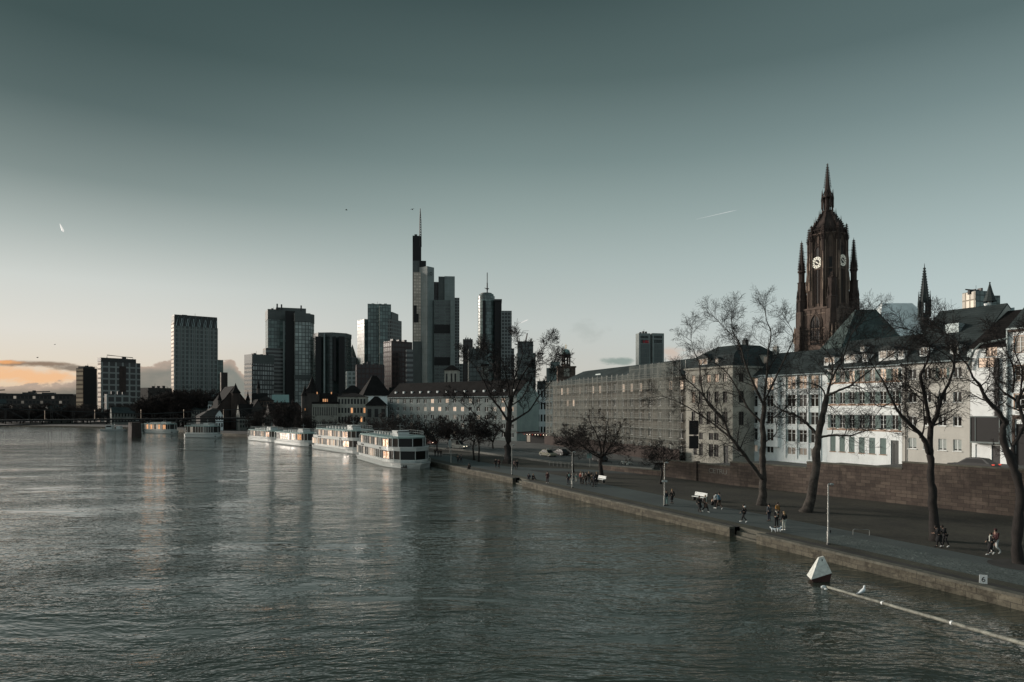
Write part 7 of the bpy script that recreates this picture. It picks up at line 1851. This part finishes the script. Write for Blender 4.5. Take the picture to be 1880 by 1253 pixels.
def cloth(c):
    if c not in CL:
        cols = dict(black=(.010, .010, .011), navy=(.016, .02, .03), grey=(.07, .08, .09), brown=(.06, .04, .03), mustard=(.30, .15, .04), blue=(.08, .17, .23), cream=(.42, .43, .38), teal=(.17, .27, .26), white=(.60, .62, .60), red=(.16, .03, .022), pink=(.22, .14, .13), denim=(.05, .07, .10), maroon=(.05, .015, .016), blond=(.25, .17, .09), dark=(.02, .015, .012), olive=(.05, .055, .035))
        CL[c] = plain(c+'_cloth', cols[c], .9, var=.3, scale=6)
    return CL[c]
def person(label, px, py, rot, kind='walk', jacket='black', trousers='black', shoes='black', hair='dark', coat='short', h=1.72, longhair=False, group=None, z=.012, hat=None, extra=None):
    c = G(px, py, z); r = thing('person', label, 'person', (c.x, c.y, z), radians(rot), group); s = h/1.70; r.scale = (s, s, s); S_ = person_set(kind, coat)
    def part(n, me, col):
        o = link(n, me, r); o.material_slots[0].link = 'OBJECT'; o.material_slots[0].material = cloth(col) if col else M['skin']; return o
    part('body', S_['body'], None); part('trousers', S_['trousers'], trousers); part('coat' if coat == 'long' else 'jacket', S_['jacket'], jacket)
    part('hair', S_['lhair' if longhair else 'hair'], hair); part('shoes', S_['shoes'], shoes)
    J = pose(kind)
    if hat: a = MB(); a.smooth = True; t_ = J['hea']; a.ell((t_[0]-.012, 0, t_[2]+.075), (.112, .10, .082), 10, 6); a.build('hat', cloth(hat), r)
    if extra == 'scarf': a = MB(); n_ = J['nec']; a.ngon(n_[0], 0, [(.09, n_[2]-.02), (.105, n_[2]+.03), (.09, n_[2]+.07)], 10); a.box(n_[0]+.1, n_[0]+.14, -.05, .04, n_[2]-.42, n_[2]); a.build('scarf', cloth('cream'), r)
    if extra == 'hood': a = MB(); a.smooth = True; n_ = J['nec']; a.ell((n_[0]-.08, 0, n_[2]+.03), (.1, .13, .1), 10, 6); a.build('hood', cloth('white'), r)
    if extra == 'backpack': a = MB(); a.smooth = True; n_ = J['che']; a.ell((n_[0]-.2, 0, n_[2]-.02), (.11, .15, .22), 10, 8); a.build('backpack', cloth('teal'), r)
    if extra == 'bag': a = MB(); n_ = J['haL']; a.box(n_[0]-.16, n_[0]+.16, n_[1]-.05, n_[1]+.05, n_[2]-.5, n_[2]-.14); a.tube([(n_[0]-.1, n_[1], n_[2]-.14), (n_[0], n_[1], n_[2]-.02), (n_[0]+.1, n_[1], n_[2]-.14)], .01, 4); a.build('bag', cloth('white'), r)
    return r
UP, DN = 118, -62      # walking away along the quay / towards the viewer
person('person in black jacket with white hood walking alone between steps and great tree', 1366, 959, 150, 'walk', extra='hood', shoes='white')
person('person in grey blue jacket, left of the one in mustard', 1412, 957.5, UP, 'stand', jacket='grey', trousers='navy')
person('person in mustard jacket with long dark hair behind the dog walker', 1427.5, 955, DN, 'stand', jacket='mustard', trousers='dark', longhair=True, h=1.74)
person('person in black and white jacket standing over two white dogs', 1425, 969, -80, 'phone', jacket='black', trousers='black', hair='brown', extra='scarf')
person('person in black top and cream trousers beside the dog walker', 1439.5, 974, 100, 'stand', jacket='black', trousers='cream', shoes='white', hair='blond', longhair=True)
person('person in dark jacket and pale teal trousers standing at the lamp post', 1223, 928, DN, 'stand', jacket='navy', trousers='teal', hair='brown')
person('person in knee length dark coat walking just right of the lamp post', 1234, 925.5, UP, 'walk', jacket='black', coat='long', hair='blond')
person('person in long black coat, left of the pair passing the white bench', 1284, 940, DN, 'walk', coat='long', longhair=True)
person('person in long dark coat with cream scarf, right of the pair at the white bench', 1295, 940.5, DN, 'stride', jacket='brown', coat='long', shoes='white', hair='blond', extra='scarf', h=1.8)
person('person in white hooded top, half hidden left of the blue puffer jacket', 1314, 933.5, UP, 'stand', jacket='white', trousers='black', shoes='white', extra='hood', h=1.66)
person('person in bright blue puffer jacket on the path right of the bench', 1320.5, 935, UP, 'stride', jacket='blue', trousers='brown', shoes='white', h=1.84)
person('person in black crouching beside the bench, between the two couples', 1307, 928, 0, 'sit', jacket='black')
person('person in dark clothes sitting on the quay edge, left of the two', 971, 880.5, -100, 'sit', jacket='navy', trousers='grey', z=.05)
person('person in black sitting on the quay edge, right of the two', 978.5, 881, -60, 'sit', jacket='black', hair='blond', z=.05)
person('person in dark red jacket and white shoes standing alone on the quay', 1005, 887.5, -110, 'stand', jacket='maroon', trousers='maroon', shoes='white')
grp = [(1043.5, 890, 'stand', 'black', 'navy', 'backpack', 'person in black with teal backpack at the left end of the big group'), (1049.5, 891.5, 'walk', 'navy', 'cream', None, 'person in navy jacket and cream trousers just left of the lamp post'),
       (1066, 888.5, 'stand', 'red', 'black', None, 'person in dark red jacket in the middle of the big group'), (1070.5, 889, 'stand', 'black', 'dark', 'scarf', 'person in black with cream scarf right of the red jacket'),
       (1076, 890.5, 'walk', 'brown', 'dark', None, 'person in brown jacket in the dense right half of the big group'), (1081, 888.5, 'stand', 'black', 'grey', None, 'person in black jacket and grey trousers in the big group'),
       (1086, 891, 'stride', 'olive', 'black', None, 'person in dark olive jacket in the big group'), (1091.5, 894, 'lean', 'navy', 'black', None, 'person in navy bending forward at the right front of the big group'), (1095.5, 889.5, 'stand', 'black', 'black', None, 'tall person in black at the right end of the big group')]
for k, (px, py, kd, jc, tr, ex, lab) in enumerate(grp): person(lab, px, py, [UP, DN, 30, 200][k % 4], kd, jc, tr, extra=ex, longhair=k % 3 == 0, h=1.78, hair=['dark', 'brown', 'blond'][k % 3])
person('small child in teal jacket and cream trousers inside the big group', 1058, 885.5, DN, 'stand', jacket='teal', trousers='cream', h=1.2, hat='white')
person('person in black walking left of a pair near the ship landing', 841, 851, UP, 'walk'); person('person in dark grey, right of the pair near the ship landing', 846.5, 850, UP, 'stride', jacket='grey')
person('person in black coat sitting alone on the quay wall by the water', 861.5, 862, -100, 'sit', coat='short', h=2.0, z=.05)
person('person in black, left of a pair under the great bare tree', 910, 859.5, DN, 'walk', jacket='black'); person('person in dark red, right of a pair under the great bare tree', 916, 860, DN, 'stand', jacket='maroon')
person('person in dusty pink jacket at the foot of the great bare tree', 944, 862.5, DN, 'stride', jacket='pink'); person('person in black beside the dusty pink jacket', 949, 862, DN, 'walk')
for k, px in enumerate((799, 804.5, 809.5)): person('dark clothed person in the cluster of three beside the nearest ship', px, 838+k*.5, UP, 'stand', ['black', 'navy', 'dark'][k], group='three people beside the nearest ship')
person('person in black leaning forward, left of the couple under the forked tree', 1724, 1005.5, 160, 'lean', jacket='black', coat='long', hair='dark', h=1.8)
person('person in dark jacket with white soled shoes, right of the couple under the forked tree', 1735.5, 1004.5, 175, 'lean', jacket='black', trousers='black', shoes='white', h=1.8)
person('person in long black coat with pale scarf at the far right', 1819.5, 1018.5, 185, 'stride', coat='long', shoes='white', extra='scarf', h=1.66)
person('person in maroon cap, dark jacket and white trousers at the far right', 1828, 1016.5, 190, 'walk', jacket='maroon', trousers='white', shoes='white', hat='maroon', h=1.86)
# two small white dogs
def dog(px, py, rot, label):
    c = G(px, py, .01); r = thing('dog', label, 'dog', (c.x, c.y, .01), radians(rot)); r.scale = (.7, .7, .8)
    vs = [(0, 0, .36), (.2, 0, .37), (-.2, 0, .35), (.3, 0, .46), (.37, 0, .54), (.47, 0, .51), (-.3, 0, .42), (-.36, 0, .5)]; ed = [(0, 1), (0, 2), (1, 3), (3, 4), (4, 5), (2, 6), (6, 7)]; rd = [(.085, .1), (.09, .11), (.075, .085), .055, .055, .028, .022, .012]
    for s in (-1, 1):
        b0 = len(vs); vs += [(.2, s*.07, .22), (.19, s*.07, .12), (.21, s*.07, .02), (-.2, s*.07, .24), (-.17, s*.07, .17), (-.25, s*.07, .11), (-.23, s*.07, .02), (.34, s*.045, .61)]
        ed += [(1, b0), (b0, b0+1), (b0+1, b0+2), (2, b0+3), (b0+3, b0+4), (b0+4, b0+5), (b0+5, b0+6), (4, b0+7)]; rd += [.035, .024, .026, .05, .03, .022, .025, .015]
    me = skinmesh('body', vs, ed, rd, M['gull']); link('body', me, r)
dog(1420, 977.5, 150, 'small white dog, left of the two in front of the walker'); dog(1430, 976.5, 20, 'small white dog, right of the two in front of the walker')

# ------------------------------------------------------------------ vehicles
def car(label, loc, rot, paint, L=4.5, H=1.45, van=False, lights=None, tail=None, cat='car', name='parked_car'):
    r = thing(name, label, cat, tuple(loc), rot); W_ = 1.8; hb = .78 if not van else 1.0
    prof = [(-L/2, .35), (-L/2+.05, .75), (-L/2+.2, hb+.08), (-L*.2, hb+.12), (L*.18, hb+.08), (L/2-.15, hb-.08), (L/2, .6), (L/2-.02, .3), (L/2-.3, .22), (-L/2+.3, .22)]
    a = MB(); ins = lambda P_, k, y: [(x*k, y, z) for x, z in P_]
    a.loft([ins(prof, .985, -W_/2), ins(prof, 1, -W_/2+.12), ins(prof, 1, W_/2-.12), ins(prof, .985, W_/2)]); bd = a.build('body', M[paint], r)
    if van: cab = [(-L/2+.08, hb), (-L/2+.15, H), (L*.12, H), (L*.32, hb)]
    else: cab = [(-L*.44, hb+.05), (-L*.27, H-.06), (-L*.05, H), (L*.08, H-.03), (L*.27, hb)]
    a = MB(); a.loft([[(x, -W_/2+.1, z) if z < hb+.1 else (x, -W_/2+.26, z) for x, z in cab], [(x, W_/2-.1, z) if z < hb+.1 else (x, W_/2-.26, z) for x, z in cab]]); a.build('cabin', M[paint], r)
    for s in (-1, 1):
        a = MB(); q = [(x*.93+.0, z) for x, z in cab]; lo_ = hb+.08; hi_ = H-.12
        x0, x1 = (-L*.36 if not van else L*.0), (L*.21 if not van else L*.27); xt0, xt1 = (-L*.25 if not van else 0), (L*.06 if not van else L*.12)
        a.poly([(x0, s*(W_/2-.085), lo_), (x1, s*(W_/2-.085), lo_), (xt1, s*(W_/2-.225), hi_), (xt0, s*(W_/2-.225), hi_)]); a.build('window', M['car_glass'], r)
        for wx in (-L*.31, L*.31):
            w_ = MB(); rings = [[(wx+.32*cos(2*pi*k/16)*f, s*(W_/2-.2+d), .32+.32*sin(2*pi*k/16)*f) for k in range(16)] for d, f in ((0, 1), (.2, 1), (.215, .75))]; w_.loft(rings); wh = w_.build('wheel', M['tyre'], r)
            w_ = MB(); w_.poly([(wx+.2*cos(2*pi*k/12), s*(W_/2+.02), .32+.2*sin(2*pi*k/12)) for k in range(12)]); w_.build('rim', M['grey_metal'], wh)
        a = MB(); a.box(L/2-.1, L/2+.012, s*.62-.16, s*.62+.16, .58, .70); a.build('headlight', M[lights or 'boat_grey'], r)
        a = MB(); a.box(-L/2-.012, -L/2+.12, s*.66-.18, s*.66+.18, .72, .84); a.build('taillight', M[tail or 'rust'], r)
    a = MB()
    if van: a.poly([(L*.325, -.7, hb+.06), (L*.325, .7, hb+.06), (L*.135, .6, H-.08), (L*.135, -.6, H-.08)])
    else: a.poly([(L*.275, -.7, hb+.03), (L*.275, .7, hb+.03), (L*.095, .6, H-.06), (L*.095, -.6, H-.06)])
    a.build('windscreen', M['car_glass'], r)
    return r
M['paint_cream'] = plain('cream_car_paint', (.26, .245, .17), .6, var=.08); M['paint_black'] = plain('black_car_paint', (.010, .012, .013), .5, var=.1); M['paint_white'] = plain('white_van_paint', (.40, .40, .36), .5, var=.08); M['paint_red'] = plain('dark_red_paint', (.12, .025, .02), .35, var=.1)
RO = atan2(66, -40)
t_ = car('cream taxi driving on the riverside road left of the small green sign', G(1006, 838, .31), RO+pi, 'paint_cream', name='taxi'); a = MB(); a.box(-.2, 0, -.3, .3, 1.46, 1.6); a.build('roof_sign', M['boat_white'], t_)
car('dark car parked at the kerb, right of the small green road sign', G(1101, 847, .31), RO-.3, 'paint_black', lights='boat_white')
car('dark hatchback half hidden behind the parked car at the kerb', G(1029, 836, .31), RO, 'paint_black')
car('white delivery van with headlights on, coming along the road behind the oval sign', G(840, 824, .31), RO+pi+.5, 'paint_white', L=4.9, H=2.2, van=True, lights='lamp', name='delivery_van', cat='van')
car('dark red truck with glowing lamps at the road bend beside the nearest ship', G(791, 816, .31), RO+pi, 'paint_red', L=5.4, H=2.5, van=True, lights='lamp', tail='red_lamp', name='truck', cat='truck')
q = P(1787, 856, 77.5); car('black estate car with red tail lights parked on the terrace above the stone wall', (q.x, q.y, 3.86), atan2(-DY, -DX), 'paint_black', L=4.9, tail='red_lamp')
def bike(px, py, label):
    c = G(px, py); r = thing('motorcycle', label, 'motorcycle', (c.x, c.y, 0), RO+.8)
    for x in (-.6, .65):
        w_ = MB(); pts = [(x+.28*cos(2*pi*k/14), 0, .3+.28*sin(2*pi*k/14)) for k in range(15)]; w_.tube(pts, .05, 5, cap=False); w_.build('wheel', M['tyre'], r)
    a = MB(); a.smooth = True; a.tube([(-.75, 0, .75), (-.3, 0, .72), (.1, 0, .82), (.45, 0, .85)], [.06, .12, .16, .08], 8); a.tube([(.65, 0, .3), (.45, 0, .9), (.4, 0, 1.05)], .03, 5); a.ell((0, 0, .45), (.28, .14, .2), 8, 6); a.build('body', M['paint_white'], r)
    a = MB(); a.tube([(.4, -.33, 1.05), (.45, 0, 1.02), (.4, .33, 1.05)], .02, 5); a.build('handlebar', M['dark_metal'], r)
bike(1145, 856, 'pale motorcycle parked on the side path, left one of two'); bike(1152, 857, 'pale motorcycle parked on the side path, right one of two')
